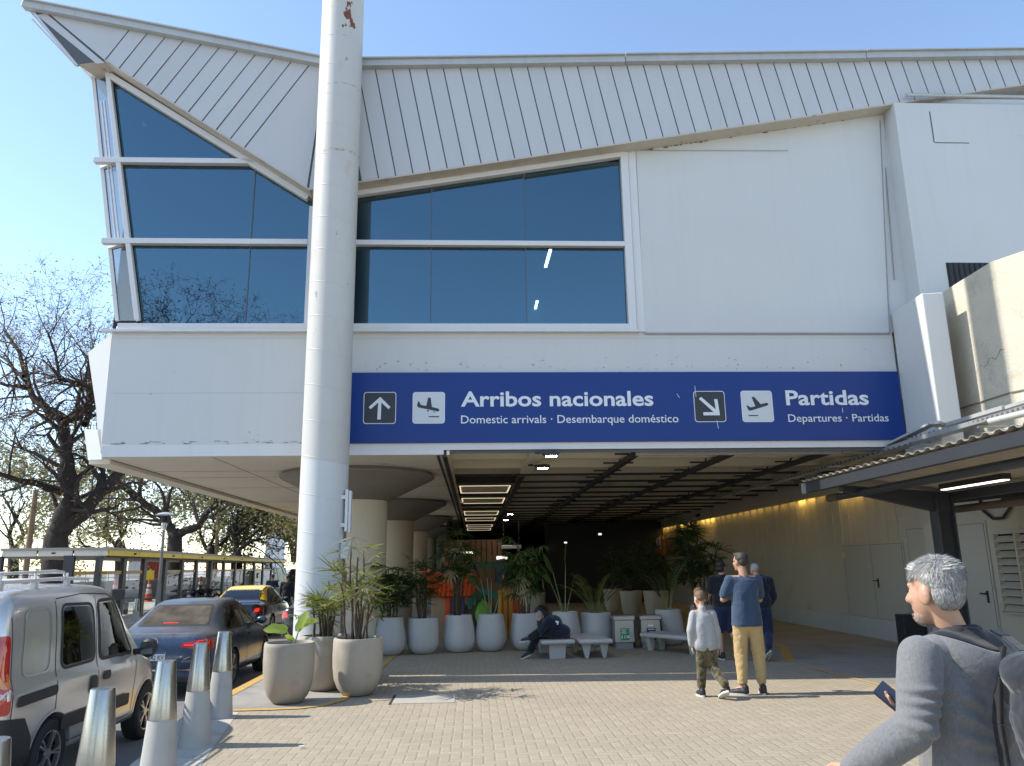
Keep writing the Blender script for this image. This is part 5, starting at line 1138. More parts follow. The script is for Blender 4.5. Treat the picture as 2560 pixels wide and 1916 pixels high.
tree('olive leafed tree with thick forked limbs right of the street lamp', [(z6((900, 1430), (860, 1370), (830, 1320), (780, 1280), (700, 1225), (610, 1150), (560, 1080)), .42, .2, 1), (z6((880, 1370), (868, 1290), (875, 1220), (900, 1160)), .22, .1, 2), (z6((730, 1240), (722, 1180), (740, 1110)), .22, .12, 0), (z6((910, 1430), (960, 1400), (1030, 1375), (1060, 1320), (1120, 1270), (1190, 1225), (1260, 1180)), .4, .15, -1), (z6((1030, 1370), (1010, 1300), (1000, 1240)), .2, .1, 2)], 50, (437, 1480, 1345, .55, .42), 12, 'leaf_olive', 6500, .13, 1.1, 4, 2.4, .15, .05, .5, GT)
tree('slender multi stemmed tree with olive crown behind the shelter, right of the forked tree', [(z6((1070, 1500), (1040, 1440), (1030, 1380), (1010, 1330)), .22, .1, 1), (z6((1075, 1500), (1100, 1450), (1120, 1400), (1100, 1330)), .2, .1, -1), (z6((1140, 1480), (1180, 1430), (1210, 1370), (1230, 1310)), .25, .1, 1), (z6((1130, 1480), (1120, 1420), (1090, 1390), (1020, 1380)), .18, .08, 2)], 62, (528, 1470, 1378, .4, .35), 13, 'leaf_olive', 6500, .14, 1.2, 4, 2.8, .3, .1, .4, GT)
tree('broad olive tree leaning over the shelter roof, left of the pole', [(z6((1220, 1520), (1220, 1460), (1210, 1400), (1230, 1330), (1300, 1270)), .34, .15, 2), (z6((1225, 1510), (1280, 1470), (1340, 1440), (1360, 1390)), .24, .1, -1), (z6((1340, 1440), (1390, 1480), (1440, 1510)), .12, .05, -2), (z6((1230, 1420), (1300, 1350), (1400, 1300), (1480, 1260)), .25, .1, 1)], 60, (592, 1470, 1392, .45, .4), 14, 'leaf_olive', 10000, .15, 1.5, 4, 2.8, .1, .02, .7, GT)
tree('dense dark green tree crown directly left of the white pole', [(z6((1520, 1560), (1500, 1450), (1470, 1360), (1400, 1290)), .3, .12, 1), (z6((1520, 1560), (1540, 1440), (1520, 1340)), .3, .12, 3), (z6((1500, 1450), (1440, 1400), (1390, 1370)), .2, .08, -2)], 66, (735, 1470, 1430, .5, .4), 15, 'leaf_dark', 11000, .17, 1.8, 4, 2.8, .05, .0, 1.0, GT)
tree('small leafy tree far left behind the wooden pole', [(z6((70, 1500), (50, 1420), (90, 1330), (130, 1250)), .3, .1, 1), (z6((70, 1500), (120, 1420), (60, 1300), (20, 1230)), .25, .1, -1), (z6((90, 1440), (160, 1400), (200, 1380)), .16, .06, -1)], 62, (34, 1475, 1385, .42, .36), 16, 'leaf_olive', 5000, .14, 1.2, 4, 2.6, .2, .05, .5, GT)
tree('pale olive tree between the big bare tree and the street lamp', [(z6((620, 1560), (600, 1480), (640, 1420), (660, 1360)), .25, .1, 1), (z6((610, 1520), (520, 1500), (440, 1480), (400, 1430)), .18, .08, -1), (z6((600, 1480), (540, 1400), (480, 1330), (440, 1260)), .2, .08, 2), (z6((540, 1400), (560, 1300), (560, 1230)), .16, .08, 0)], 56, (302, 1470, 1372, .4, .34), 17, 'leaf_olive', 7000, .14, 1.3, 4, 2.6, .15, .05, .5, GT)
# trees on the other side of the forecourt, seen mirrored in the dark windows
src = bpy.data.objects['tree']
for u, v, sc_, rz, lab in ((350, 700, .8, 1, 'bare tree mirrored in the lower left window, nearest the window corner'), (540, 770, .62, 2.4, 'smaller bare tree mirrored in the lower left window, further along')):
    p = ony(u, v, 60); top = p.z; dup(src, (p.x, 27-60, -.15), rz, lab, 'trees across the forecourt mirrored in the glass', scale=(top+.15)/15.6)
# ------------------------------------------------------------------ vehicles
def paint(name, col, metal=.3, rough=.3, dust=.0, dcol=(.3, .27, .22), dz=None):
    k = N(name); b = k.b; c = k.mix(k.noise(1.2, 3), tuple(x*.95 for x in col), tuple(min(1, x*1.05) for x in col)); d = None
    if dust:
        g = k.n('NewGeometry'); s = k.n('SeparateXYZ'); k.l(g.outputs['Normal'], s.inputs[0])
        up = k.ramp(s.outputs[2], .05, .9); d = k.math('MULTIPLY', k.math('MULTIPLY_ADD', up, .8, .12), k.math('MULTIPLY', k.ramp(k.noise(5, 5, .6, (1, 1, .5)), .1, .9), dust)); c = k.mix(d, c, dcol)
        k.l(k.math('MULTIPLY_ADD', d, .5, rough), b.inputs['Roughness'])
    else: b.inputs['Roughness'].default_value = rough
    k.l(c, b.inputs['Base Color']); b.inputs['Metallic'].default_value = metal; b.inputs['Coat Weight'].default_value = .6 if not dust else .3; b.inputs['Coat Roughness'].default_value = .05; return k.m
M['car_glass'] = glass('car_window_glass', (.10, .11, .11), .06)
M['dusty_glass'] = glass('dusty_rear_glass', (.05, .05, .05), .05, dirt=.75, dcol=(.24, .215, .175))
M['tyre'] = mat('tyre_rubber', (.022, .022, .023), .85, var=.2, vs=8); M['alloy'] = mat('alloy_rim', (.50, .50, .51), .3, .85, var=.08); M['black_alloy'] = mat('black_rim', (.02, .02, .022), .35, .3)
M['trim'] = mat('black_plastic_trim', (.028, .028, .03), .6, var=.15, vs=6, bump=.1, bs=120); M['seam'] = mat('panel_gap', (.015, .015, .016), .8)
M['red_lens'] = mat('red_tail_lens', (.45, .012, .008), .12, var=.1, coat=1); M['amber_lens'] = mat('amber_lens', (.62, .16, .01), .12, var=.1, coat=1); M['white_lens'] = mat('white_lens', (.62, .60, .57), .12, var=.05, coat=1); M['lit_red'] = emis('lit_tail_lamp', (1, .03, .015), .45); M['chrome'] = mat('chrome', (.75, .75, .75), .12, 1.0, var=.03)
def pchip(xs, ys, x):
    xs = np.array(xs, float); ys = np.array(ys, float); h = np.diff(xs); dl = np.diff(ys)/h; n = len(xs); m = np.zeros(n)
    for i in range(1, n-1):
        if dl[i-1]*dl[i] > 0: w1 = 2*h[i]+h[i-1]; w2 = h[i]+2*h[i-1]; m[i] = (w1+w2)/(w1/dl[i-1]+w2/dl[i])
    m[0] = dl[0]; m[-1] = dl[-1]
    i = np.clip(np.searchsorted(xs, x)-1, 0, n-2); t = (x-xs[i])/h[i]
    return (2*t**3-3*t**2+1)*ys[i]+(t**3-2*t**2+t)*h[i]*m[i]+(-2*t**3+3*t**2)*ys[i+1]+(t**3-t**2)*h[i]*m[i+1]
def car_body(st, ny=110, wheels=(), wr=.36):
    """st rows: y, zb, zshoulder, ztop, half width low, half width at shoulder, half width at roof edge"""
    S_ = np.array(st, float); L = S_[-1, 0]; y0 = S_[0, 0]
    t = np.linspace(0, 1, ny); ys = y0+(L-y0)*(t-.09*np.sin(2*PI*t)*1.0/1.0*.9)
    P = [pchip(S_[:, 0], S_[:, k], ys) for k in range(1, 7)]; g = MB(); rows = []
    for i, y in enumerate(ys):
        zb, zs, zt, wl, ws, wt = [p[i] for p in P]; zs = min(zs, zt-.015)
        ctl = [(0, zb), (wl*.8, zb), (wl*.955, zb+.035), (wl*.992, zb+.12), (wl*1.0, zb+.45*(zs-zb)), (wl*.5+ws*.5+.004, zb+.78*(zs-zb)), (ws*.992, zs-.03), (ws*.965, zs)]
        ch = zt-zs
        ctl += [(ws*.90+wt*.06, zs+.10*ch), (ws*.45+wt*.55, zs+.52*ch), (wt*1.0, zs+.86*ch), (wt*.93, zs+.955*ch), (wt*.72, zs+.99*ch), (0, zt)]
        n = 40; ctl = np.array(ctl); dd = np.r_[0, np.cumsum(np.hypot(*np.diff(ctl, axis=0).T)+.02)]; q = np.linspace(0, dd[-1], n)
        xs_, zs_ = pchip(dd, ctl[:, 0], q), pchip(dd, ctl[:, 1], q)
        row = [(x, y, z) for x, z in zip(xs_, zs_)]; row = row+[(-x, y_, z) for x, y_, z in reversed(row[1:-1])]; rows.append(row)
    m = len(rows[0])
    for r in rows: g.v += r
    for i in range(ny-1):
        for k in range(m): k2 = (k+1) % m; g.f.append((i*m+k, i*m+k2, (i+1)*m+k2, (i+1)*m+k)); g.mi.append(0)
    for base, rev in ((0, True), ((ny-1)*m, False)):
        c = len(g.v); r = rows[0] if rev else rows[-1]; g.v.append((0, r[0][1], sum(p[2] for p in r)/m))
        for k in range(m): k2 = (k+1) % m; g.f.append((base+k2, base+k, c) if rev else (base+k, base+k2, c)); g.mi.append(0)
    me = g.mesh('body'); fixn(me); o = bpy.data.objects.new('body', me); COL.objects.link(o)
    cut = MB()
    for yw in wheels: 
        for s in (-1, 1):
            n = 40; c = [(s*.42, yw+wr*math.cos(2*PI*i/n), .30+wr*math.sin(2*PI*i/n)) for i in range(n)]; cut.prism(c, (s*.8, 0, 0))
    cm = cut.mesh('cut'); fixn(cm); co = bpy.data.objects.new('cut', cm); COL.objects.link(co)
    b = o.modifiers.new('b', 'BOOLEAN'); b.operation = 'DIFFERENCE'; b.object = co; b.solver = 'EXACT'
    me2 = evaluated(o); bpy.data.objects.remove(o); bpy.data.objects.remove(co)
    bm = bmesh.new(); bm.from_mesh(me); bv = BVHTree.FromBMesh(bm); bm.free()
    return me2, bv
def rpoly(pts, r, n=4):
    """round the corners of a 2D polygon"""
    out = []; m = len(pts)
    for i in range(m):
        p = np.array(pts[i], float); a = np.array(pts[i-1], float)-p; b = np.array(pts[(i+1) % m], float)-p; la, lb = np.hypot(*a), np.hypot(*b); rr = min(r, la*.45, lb*.45); A_ = p+a/la*rr; B_ = p+b/lb*rr
        for k in range(n+1): t = k/n; out.append(tuple((1-t)**2*A_+2*t*(1-t)*p+t*t*B_))
    return out
def panel(bv, pts, axis='x', side=1, off=.005, thick=.0, mb=None, sub=.07):
    bm = bmesh.new(); vs = [bm.verts.new((0, p[0], p[1]) if axis == 'x' else (p[0], 0, p[1])) for p in pts]; f = bm.faces.new(vs); bmesh.ops.triangulate(bm, faces=[f])
    for _ in range(5):
        es = [e for e in bm.edges if e.calc_length() > sub]
        if not es: break
        bmesh.ops.subdivide_edges(bm, edges=es, cuts=1); bmesh.ops.triangulate(bm, faces=[f for f in bm.faces if len(f.verts) > 3])
    dr = {'x': Vector((-side, 0, 0)), 'y': Vector((0, 1, 0)), 'f': Vector((0, -1, 0))}[axis]; last = None
    bm.verts.ensure_lookup_table()
    for v in bm.verts:
        o = Vector((side*5, v.co.y, v.co.z)) if axis == 'x' else Vector((v.co.x, -5 if axis == 'y' else 15, v.co.z)); h = bv.ray_cast(o, dr)
        if h[0] is None: h = bv.find_nearest(Vector((side*.8, v.co.y, v.co.z)) if axis == 'x' else Vector((v.co.x, 0, v.co.z)))
        v.co = h[0]-dr*off
    mb = mb or MB(); vs = [v.co.copy() for v in bm.verts]; bm.verts.index_update(); fs = [tuple(v.index for v in f.verts) for f in bm.faces]; bm.free()
    c = sum(vs, Vector())/len(vs); 
    if fs:
        a, b_, d = [vs[i] for i in fs[0][:3]]; 
        if (b_-a).cross(d-a).dot(dr) > 0: fs = [tuple(reversed(f)) for f in fs]
    mb.add(vs, fs); return mb
def seam(bv, pts, wd=.009, axis='x', side=1, off=.002, mb=None):
    mb = mb or MB(); P_ = []
    for a, b in zip(pts[:-1], pts[1:]):
        n = max(2, int(math.hypot(b[0]-a[0], b[1]-a[1])/.05))
        for i in range(n): P_.append((a[0]+(b[0]-a[0])*i/n, a[1]+(b[1]-a[1])*i/n))
    P_.append(pts[-1]); dr = Vector((-side, 0, 0)) if axis == 'x' else Vector((0, 1, 0)); Q = []
    for p in P_:
        h = bv.ray_cast(Vector((side*5, p[0], p[1])) if axis == 'x' else Vector((p[0], -5, p[1])), dr)
        if h[0] is not None: Q.append(h[0]-dr*off)
    for a, b in zip(Q[:-1], Q[1:]):
        s = (b-a).cross(dr)
        if s.length < 1e-6: continue
        s = s.normalized()*wd/2; mb.quad(a-s, a+s, b+s, b-s)
    return mb
def wheel(root, x, y, r, rim, spokes, rimmat, side=1, w_=.19):
    t = MB(); prof = [(rim*.98, -w_*.45), (r*.9, -w_*.5), (r*.975, -w_*.42), (r, -w_*.25), (r, w_*.25), (r*.975, w_*.42), (r*.9, w_*.5), (rim*.98, w_*.45)]
    t.lathe(prof, 40); rot = lambda v: (side*v[2]+x, y+v[0], r+v[1]); t.v = [rot(v) for v in t.v]; ty = obj('wheel', t, M['tyre'], root, smooth=40)
    g = MB(); g.lathe([(rim*.93, w_*.20), (rim*.93, w_*.44), (rim, w_*.47), (rim*1.0, w_*.43)], 40)
    for k in range(spokes):
        for dl in ((-.13, .13) if spokes < 7 else (0,)):
            a = 2*PI*k/spokes; a2 = a+dl; p, q = Vector((.045*math.cos(a), .045*math.sin(a), w_*.36)), Vector((rim*.95*math.cos(a2), rim*.95*math.sin(a2), w_*.42)); g.bar(p, q, rim*.085, .025)
    g.lathe([(rim*.24, w_*.3), (rim*.22, w_*.42), (0, w_*.43)], 20); g.v = [rot(v) for v in g.v]; obj('rim', g, rimmat, ty, smooth=40)
    g = MB(); g.lathe([(0, w_*.1), (rim*.95, w_*.12)], 30); g.v = [rot(v) for v in g.v]; obj('brake_disc', g, M['black_alloy'], ty)
def inner(root, x0, x1, y0, y1, z0, z1): g = MB(); g.mm(x0, x1, y0, y1, z0, z1); obj('underbody', g, M['seam'], root)
# ---- silver panel van
V = thing('panel_van', 'silver grey small panel van with white roof rack parked at the kerb, nearest vehicle', 'van', (-4.72, 7.13, -.28))
M['van_paint'] = paint('silver_grey_paint', (.60, .585, .56), .55, .2, .08, (.36, .33, .28))
ST = [(0, .36, .62, .72, .60, .60, .50), (.03, .32, .80, .98, .70, .70, .60), (.07, .30, .95, 1.40, .765, .76, .66), (.12, .28, 1.0, 1.66, .80, .80, .69), (.22, .26, 1.0, 1.765, .815, .815, .70), (.5, .25, 1.0, 1.80, .82, .82, .705), (1.3, .25, 1.0, 1.82, .825, .825, .705), (2.0, .25, 1.0, 1.79, .825, .825, .69), (2.35, .25, .99, 1.67, .82, .82, .66), (2.6, .25, .985, 1.46, .815, .815, .64), (2.85, .25, .98, 1.17, .81, .805, .66), (2.98, .25, .955, 1.06, .805, .79, .66), (3.2, .25, .90, .99, .79, .76, .62), (3.42, .25, .80, .90, .74, .70, .55), (3.55, .27, .66, .77, .66, .62, .48), (3.62, .34, .52, .60, .52, .5, .4)]
YR, YFW = .87, 3.07
me, bv = car_body(ST, 130, (YR, YFW), .36); bo = obj('body', me, M['van_paint'], V, smooth=50, recalc=False)
for s in (1, -1):
    g = panel(bv, rpoly([(1.0, 1.05), (1.66, 1.06), (1.60, 1.585), (1.0, 1.60)], .09), side=s, off=.006); obj('side_window', g, M['car_glass'], V, recalc=False, smooth=True)
    g = panel(bv, rpoly([(1.80, 1.05), (2.56, 1.03), (2.16, 1.60), (1.76, 1.60)], .07), side=s, off=.006); obj('door_window', g, M['car_glass'], V, recalc=False, smooth=True)
    g = MB(); W1 = rpoly([(.98, 1.03), (1.68, 1.04), (1.62, 1.605), (.98, 1.62)], .1); seam(bv, W1+W1[:1], .03, side=s, off=.003, mb=g); W1 = rpoly([(1.78, 1.03), (2.62, 1.01), (2.19, 1.625), (1.74, 1.62)], .08); seam(bv, W1+W1[:1], .05, side=s, off=.003, mb=g); obj('window_seal', g, M['trim'], V, recalc=False)
    g = MB()
    for pts in ([(.88, 1.66), (.88, .36)], [(1.70, 1.68), (1.715, .36)], [(2.70, 1.02), (2.66, .7), (2.62, .36)], [(.88, .355), (2.6, .355)], [(.90, 1.68), (1.4, 1.71), (2.0, 1.69), (2.3, 1.62)], [(.17, 1.55), (.17, .7)]): seam(bv, pts, .01, side=s, mb=g)
    obj('panel_gap', g, M['seam'], V, recalc=False)
    g = MB(); seam(bv, rpoly([(.32, 1.04), (.78, 1.04), (.78, 1.60), (.35, 1.60)], .1, 6)+rpoly([(.32, 1.04), (.78, 1.04), (.78, 1.60), (.35, 1.60)], .1, 6)[:1], .02, side=s, off=.009, mb=g); obj('pressed_panel', g, M['van_paint'], V, recalc=False, smooth=True)
    g = panel(bv, rpoly([(.22, .80), (.88, .82), (.88, .91), (.24, .89)], .04), side=s, off=.012); obj('door_rail', g, M['trim'], V, recalc=False)
    g = panel(bv, rpoly([(.98, .485), (2.5, .475), (2.5, .60), (.98, .61)], .04), side=s, off=.022); obj('rub_strip', g, M['trim'], V, recalc=False, smooth=True)
    g = MB(); panel(bv, rpoly([(1.52, .72), (1.66, .72), (1.66, .90), (1.52, .90)], .07), side=s, off=.016, mb=g); panel(bv, rpoly([(1.80, .82), (1.96, .82), (1.96, .91), (1.82, .91)], .05), side=s, off=.018, mb=g); obj('door_handle', g, M['trim'], V, recalc=False, smooth=True)
    g = panel(bv, rpoly([(.03, .76), (.145, .76), (.145, 1.40), (.06, 1.40)], .05), side=s, off=.008); tl = obj('tail_lamp', g, M['red_lens'], V, recalc=False, smooth=True)
    g = panel(bv, rpoly([(.035, .97), (.14, .97), (.14, 1.09), (.035, 1.09)], .03), side=s, off=.011); obj('indicator', g, M['amber_lens'], tl, recalc=False)
    g = panel(bv, rpoly([(.035, .87), (.13, .87), (.14, .965), (.035, .965)], .02), side=s, off=.011); obj('reversing_light', g, M['white_lens'], tl, recalc=False)
    g = panel(bv, rpoly([(3.33, .78), (3.44, .76), (3.40, .90), (3.30, .92)], .03), side=s, off=.006); obj('indicator', g, M['amber_lens'], V, recalc=False)
    g = panel(bv, [(.0, .30), (.52, .30), (.50, .52), (.36, .70), (.0, .74)], side=s, off=.012); obj('bumper_corner', g, M['trim'], V, recalc=False, smooth=True)
    g = MB(); g.ell((s*.965, 2.62, 1.06), (.10, .07, .105), 16, 12); g.tube([(s*.80, 2.6, 1.02), (s*.9, 2.62, 1.03)], .035, 8); mo = obj('wing_mirror', g, M['trim'], V, smooth=True)
    g = MB(); g.box((s*.965, 2.553, 1.065), (.14, .01, .14)); obj('mirror_glass', g, mat('dark_mirror', (.10, .11, .12), .1, .6), mo, bevel=.004)
    for yw in (YR, YFW): wheel(V, s*.735, yw, .305, .205, 5, M['alloy'] if s > 0 else M['alloy'], s)
    g = MB()
    for yw in (YR, YFW): seam(bv, [(yw+.375*math.cos(PI*i/20), .30+.375*math.sin(PI*i/20)) for i in range(21)], .022, side=s, off=.006, mb=g)
    obj('arch_lip', g, M['van_paint'], V, recalc=False, smooth=True)
    g = panel(bv, rpoly([(.45, .24), (.46, .30), (.5, .30), (.5, .24)], .01), side=s, off=.01)
g = panel(bv, rpoly([(-.56, 1.10), (.56, 1.10), (.50, 1.58), (-.50, 1.58)], .08), axis='y', off=.008); obj('rear_window', g, M['car_glass'], V, recalc=False)
g = panel(bv, [(-.74, .32), (.74, .32), (.74, .70), (-.74, .70)], axis='y', off=.012); obj('rear_bumper', g, M['trim'], V, recalc=False)
g = panel(bv, rpoly([(-.58, 1.06), (.58, 1.06), (.48, 1.55), (-.48, 1.55)], .06), axis='f', off=.006); obj('windscreen', g, M['car_glass'], V, recalc=False)
inner(V, -.6, .6, .1, 3.4, .3, .9)
M['rack'] = mat('white_rack_tube', (.62, .62, .62), .4, .2, var=.06)
g = MB()
for s in (-1, 1): g.tube([(s*.60, .12, 1.845), (s*.60, 1.2, 1.865), (s*.60, 1.75, 1.855)], .017, 8); g.tube([(s*.60, .12, 1.92), (s*.60, 1.05, 1.94), (s*.60, 1.22, 1.925), (s*.60, 1.27, 1.865)], .013, 8)
for y in (.14, .5, .9, 1.3): g.tube([(-.6, y, 1.855), (.6, y, 1.855)], .014, 8)
g.tube([(-.6, .12, 1.92), (.6, .12, 1.92)], .013, 8); g.tube([(-.6, 1.22, 1.925), (.6, 1.22, 1.925)], .013, 8)
for s in (-1, 1):
    for y in (.14, .7, 1.3): g.box((s*.6, y, 1.815), (.04, .06, .09)); g.tube([(s*.6, y, 1.85), (s*.6, y, 1.92)], .011, 6)
obj('roof_rack', g, M['rack'], V, smooth=40)
# ---- sedans
def sedan(name, label, loc, body_mat, roof_mat=None, sx=1.0, length=4.25, rg='car_glass', taxi=False, cat='car'):
    C_ = thing(name, label, cat, loc); k = length/4.25; W_ = .875*sx
    ST = [(0, .34, .58, .64, .60, .6, .5), (.03, .27, .70, .80, .72, .70, .58), (.08, .24, .82, .93, .80, .76, .63), (.16, .22, .90, .965, .84, .80, .66), (.45, .20, .92, .985, .865, .83, .66), (.70, .20, .93, 1.03, .87, .84, .62), (1.0, .20, .935, 1.19, .872, .845, .60), (1.35, .20, .93, 1.35, .875, .848, .585), (1.8, .20, .925, 1.43, .875, .848, .58), (2.2, .20, .915, 1.435, .875, .845, .575), (2.6, .20, .905, 1.35, .873, .84, .58), (2.95, .20, .895, 1.14, .87, .83, .62), (3.2, .20, .885, .98, .865, .82, .66), (3.6, .20, .83, .90, .85, .79, .62), (3.95, .22, .70, .79, .79, .72, .55), (4.15, .25, .58, .66, .68, .62, .48), (4.25, .32, .5, .55, .5, .48, .4)]
    ST = [(y*k, zb, zs, zt, wl*sx, ws*sx, wt*sx) for y, zb, zs, zt, wl, ws, wt in ST]; ya, yb = 1.28*k, 3.40*k
    me, bv = car_body(ST, 120, (ya, yb), .355)
    bo = obj('body', me, body_mat, C_, smooth=50, recalc=False)
    q = lambda P_: [(y*k, z) for y, z in P_]
    for s in (1, -1):
        g = MB(); panel(bv, rpoly(q([(1.36, .965), (2.02, .96), (1.96, 1.335), (1.55, 1.325), (1.40, 1.22)]), .05), side=s, off=.006, mb=g); panel(bv, rpoly(q([(2.06, .96), (2.90, .945), (2.42, 1.29), (2.0, 1.335)]), .05), side=s, off=.006, mb=g); panel(bv, rpoly(q([(1.05, .97), (1.33, .968), (1.37, 1.22), (1.28, 1.20)]), .03), side=s, off=.006, mb=g)
        obj('side_window', g, M['car_glass'], C_, recalc=False, smooth=True)
        g = MB(); R_ = rpoly(q([(1.0, .955), (2.95, .93), (2.44, 1.31), (2.0, 1.355), (1.55, 1.345), (1.27, 1.225)]), .06); seam(bv, R_+R_[:1], .028, side=s, off=.004, mb=g); seam(bv, q([(2.04, .96), (1.98, 1.335)]), .06, side=s, off=.008, mb=g); seam(bv, q([(1.345, .97), (1.385, 1.22)]), .035, side=s, off=.008, mb=g); obj('window_seal', g, M['trim'], C_, recalc=False)
        g = MB(); seam(bv, q([(2.04, .94), (2.07, .7), (2.06, .30)]), .01, side=s, mb=g); seam(bv, q([(1.22, .94), (1.42, .8), (1.56, .62), (1.62, .30)]), .01, side=s, mb=g); seam(bv, q([(2.98, .93), (3.0, .6), (2.95, .30)]), .01, side=s, mb=g); seam(bv, q([(1.62, .29), (2.95, .29)]), .01, side=s, mb=g); seam(bv, q([(.35, .7), (.5, .62), (.85, .60)]), .008, side=s, mb=g); obj('panel_gap', g, M['seam'], C_, recalc=False)
        g = MB(); panel(bv, rpoly(q([(1.5, .80), (1.72, .80), (1.72, .835), (1.5, .835)]), .015), side=s, off=.02, mb=g); panel(bv, rpoly(q([(2.16, .79), (2.38, .79), (2.38, .825), (2.16, .825)]), .015), side=s, off=.02, mb=g); obj('door_handle', g, body_mat, C_, recalc=False)
        if taxi: tp = [(s*.84*sx, .72), (s*.60*sx, .70), (s*.66*sx, .86), (s*.80*sx, .88)]
        else: tp = [(s*.83*sx, .70), (s*.78*sx, .72), (s*.40*sx, .775), (s*.44*sx, .83), (s*.80*sx, .90), (s*.83*sx, .88)]
        g = panel(bv, rpoly(tp, .02), axis='y', off=.008); panel(bv, rpoly(q([(.05, .71), (.26, .74), (.28, .86), (.10, .88)]), .03), side=s, off=.008, mb=g); tl = obj('tail_lamp', g, M['red_lens'], C_, recalc=False, smooth=True)
        if not taxi: g = MB(); seam(bv, [(s*.46*sx, .80), (s*.62*sx, .80), (s*.66*sx, .855), (s*.80*sx, .865), (s*.80*sx, .76)], .014, axis='y', off=.011, mb=g); obj('lamp_strip', g, M['lit_red'], tl, recalc=False)
        else: g = panel(bv, rpoly([(s*.78*sx, .75), (s*.64*sx, .74), (s*.67*sx, .83), (s*.77*sx, .84)], .02), axis='y', off=.011); obj('lamp_strip', g, M['lit_red'], tl, recalc=False)
        g = MB(); g.ell((s*(W_+.06), 2.72*k, 1.0), (.10, .06, .07), 14, 10); g.tube([(s*(W_-.06), 2.76*k, .96), (s*W_, 2.74*k, .98)], .025, 6); obj('wing_mirror', g, body_mat if not taxi else M['trim'], C_, smooth=True)
        for yw in (ya, yb): wheel(C_, s*(W_-.10), yw, .315, .225, 5, M['alloy'], s)
        g = MB()
        for yw in (ya, yb): seam(bv, [(yw+.365*math.cos(PI*i/20), .31+.365*math.sin(PI*i/20)) for i in range(21)], .018, side=s, off=.005, mb=g)
        obj('arch_lip', g, body_mat, C_, recalc=False, smooth=True)
    # rear window lies on the sloping back: project from above-behind
    def rear(pts, off, axis_d=Vector((0, .80, -.6))):
        bm = bmesh.new(); vs = [bm.verts.new((x, 0, z)) for x, z in pts]; f = bm.faces.new(vs); bmesh.ops.triangulate(bm, faces=[f])
        for _ in range(4):
            es = [e for e in bm.edges if e.calc_length() > .07]
            if not es: break
            bmesh.ops.subdivide_edges(bm, edges=es, cuts=1); bmesh.ops.triangulate(bm, faces=[f for f in bm.faces if len(f.verts) > 3])
        for v in bm.verts:
            h = bv.ray_cast(Vector((v.co.x, -5, v.co.z)), Vector((0, 1, 0))); 
            if h[0] is not None: v.co = h[0]+h[1]*off*(1 if h[1].y < 0 else -1)
        m_ = MB(); bm.verts.index_update(); m_.add([v.co.copy() for v in bm.verts], [tuple(v.index for v in f.verts) for f in bm.faces]); bm.free(); return m_
    g = rear(rpoly([(-.56*sx, 1.055), (.56*sx, 1.055), (.46*sx, 1.33), (-.46*sx, 1.33)], .06), .006); obj('rear_window', g, M[rg], C_, recalc=True, smooth=True)
    g = rear(rpoly([(-.59*sx, 1.04), (.59*sx, 1.04), (.485*sx, 1.35), (-.485*sx, 1.35)], .07), .003); obj('rear_window_seal', g, M['trim'], C_, recalc=True, smooth=True)
    g = panel(bv, rpoly([(-.58*sx, 1.03), (.58*sx, 1.03), (.47*sx, 1.33), (-.47*sx, 1.33)], .06), axis='f', off=.006); obj('windscreen', g, M['car_glass'], C_, recalc=False)
    g = panel(bv, [(-.62*sx, .25), (.62*sx, .25), (.62*sx, .33), (-.62*sx, .33)], axis='y', off=.006); obj('rear_valance', g, M['trim'], C_, recalc=False)
    g = MB(); seam(bv, [(-.66*sx, .9), (-.42*sx, .70), (-.40*sx, .56), (.40*sx, .56), (.42*sx, .70), (.66*sx, .9)], .008, axis='y', off=.003, mb=g); seam(bv, [(-.8*sx, .62), (-.42*sx, .61)], .008, axis='y', off=.003, mb=g); seam(bv, [(.8*sx, .62), (.42*sx, .61)], .008, axis='y', off=.003, mb=g); obj('boot_gap', g, M['seam'], C_, recalc=False)
    inner(C_, -.6, .6, .2, 3.9*k, .26, .6)
    if roof_mat:
        g = MB(); 
        for s in (1, -1): panel(bv, rpoly(q([(.80, 1.06), (.98, 1.0), (1.32, 1.21), (1.6, 1.36), (2.1, 1.375), (2.4, 1.33), (2.4, 1.36), (2.1, 1.42), (1.6, 1.40), (1.2, 1.28)]), .02), side=s, off=.005, mb=g)
        n = 24
        for i in range(n):
            for j in range(16):
                cs = []
                for a, b_ in ((i, j), (i+1, j), (i+1, j+1), (i, j+1)):
                    y = (1.25+(2.42-1.25)*a/n)*k; x = (-.60+1.2*b_/16)*sx; h = bv.ray_cast(Vector((x, y, 5)), Vector((0, 0, -1))); cs.append(h[0]+Vector((0, 0, .006)))
                g.quad(*cs)
        obj('roof', g, roof_mat, C_, recalc=False, smooth=True)
    return C_, bv
M['vw_paint'] = paint('dusty_blue_paint', (.028, .060, .115), .35, .18, .7, (.30, .28, .25))
SD, bv = sedan('sedan', 'dusty dark blue sedan parked behind the bollards, dirt covered rear window', (-4.93, 12.95, -.28), M['vw_paint'], rg='dusty_glass', sx=1.0)
def on_rear(x, z, off=.01):
    h = bv.ray_cast(Vector((x, -5, z)), Vector((0, 1, 0))); return h[0]+Vector((0, -off, 0))
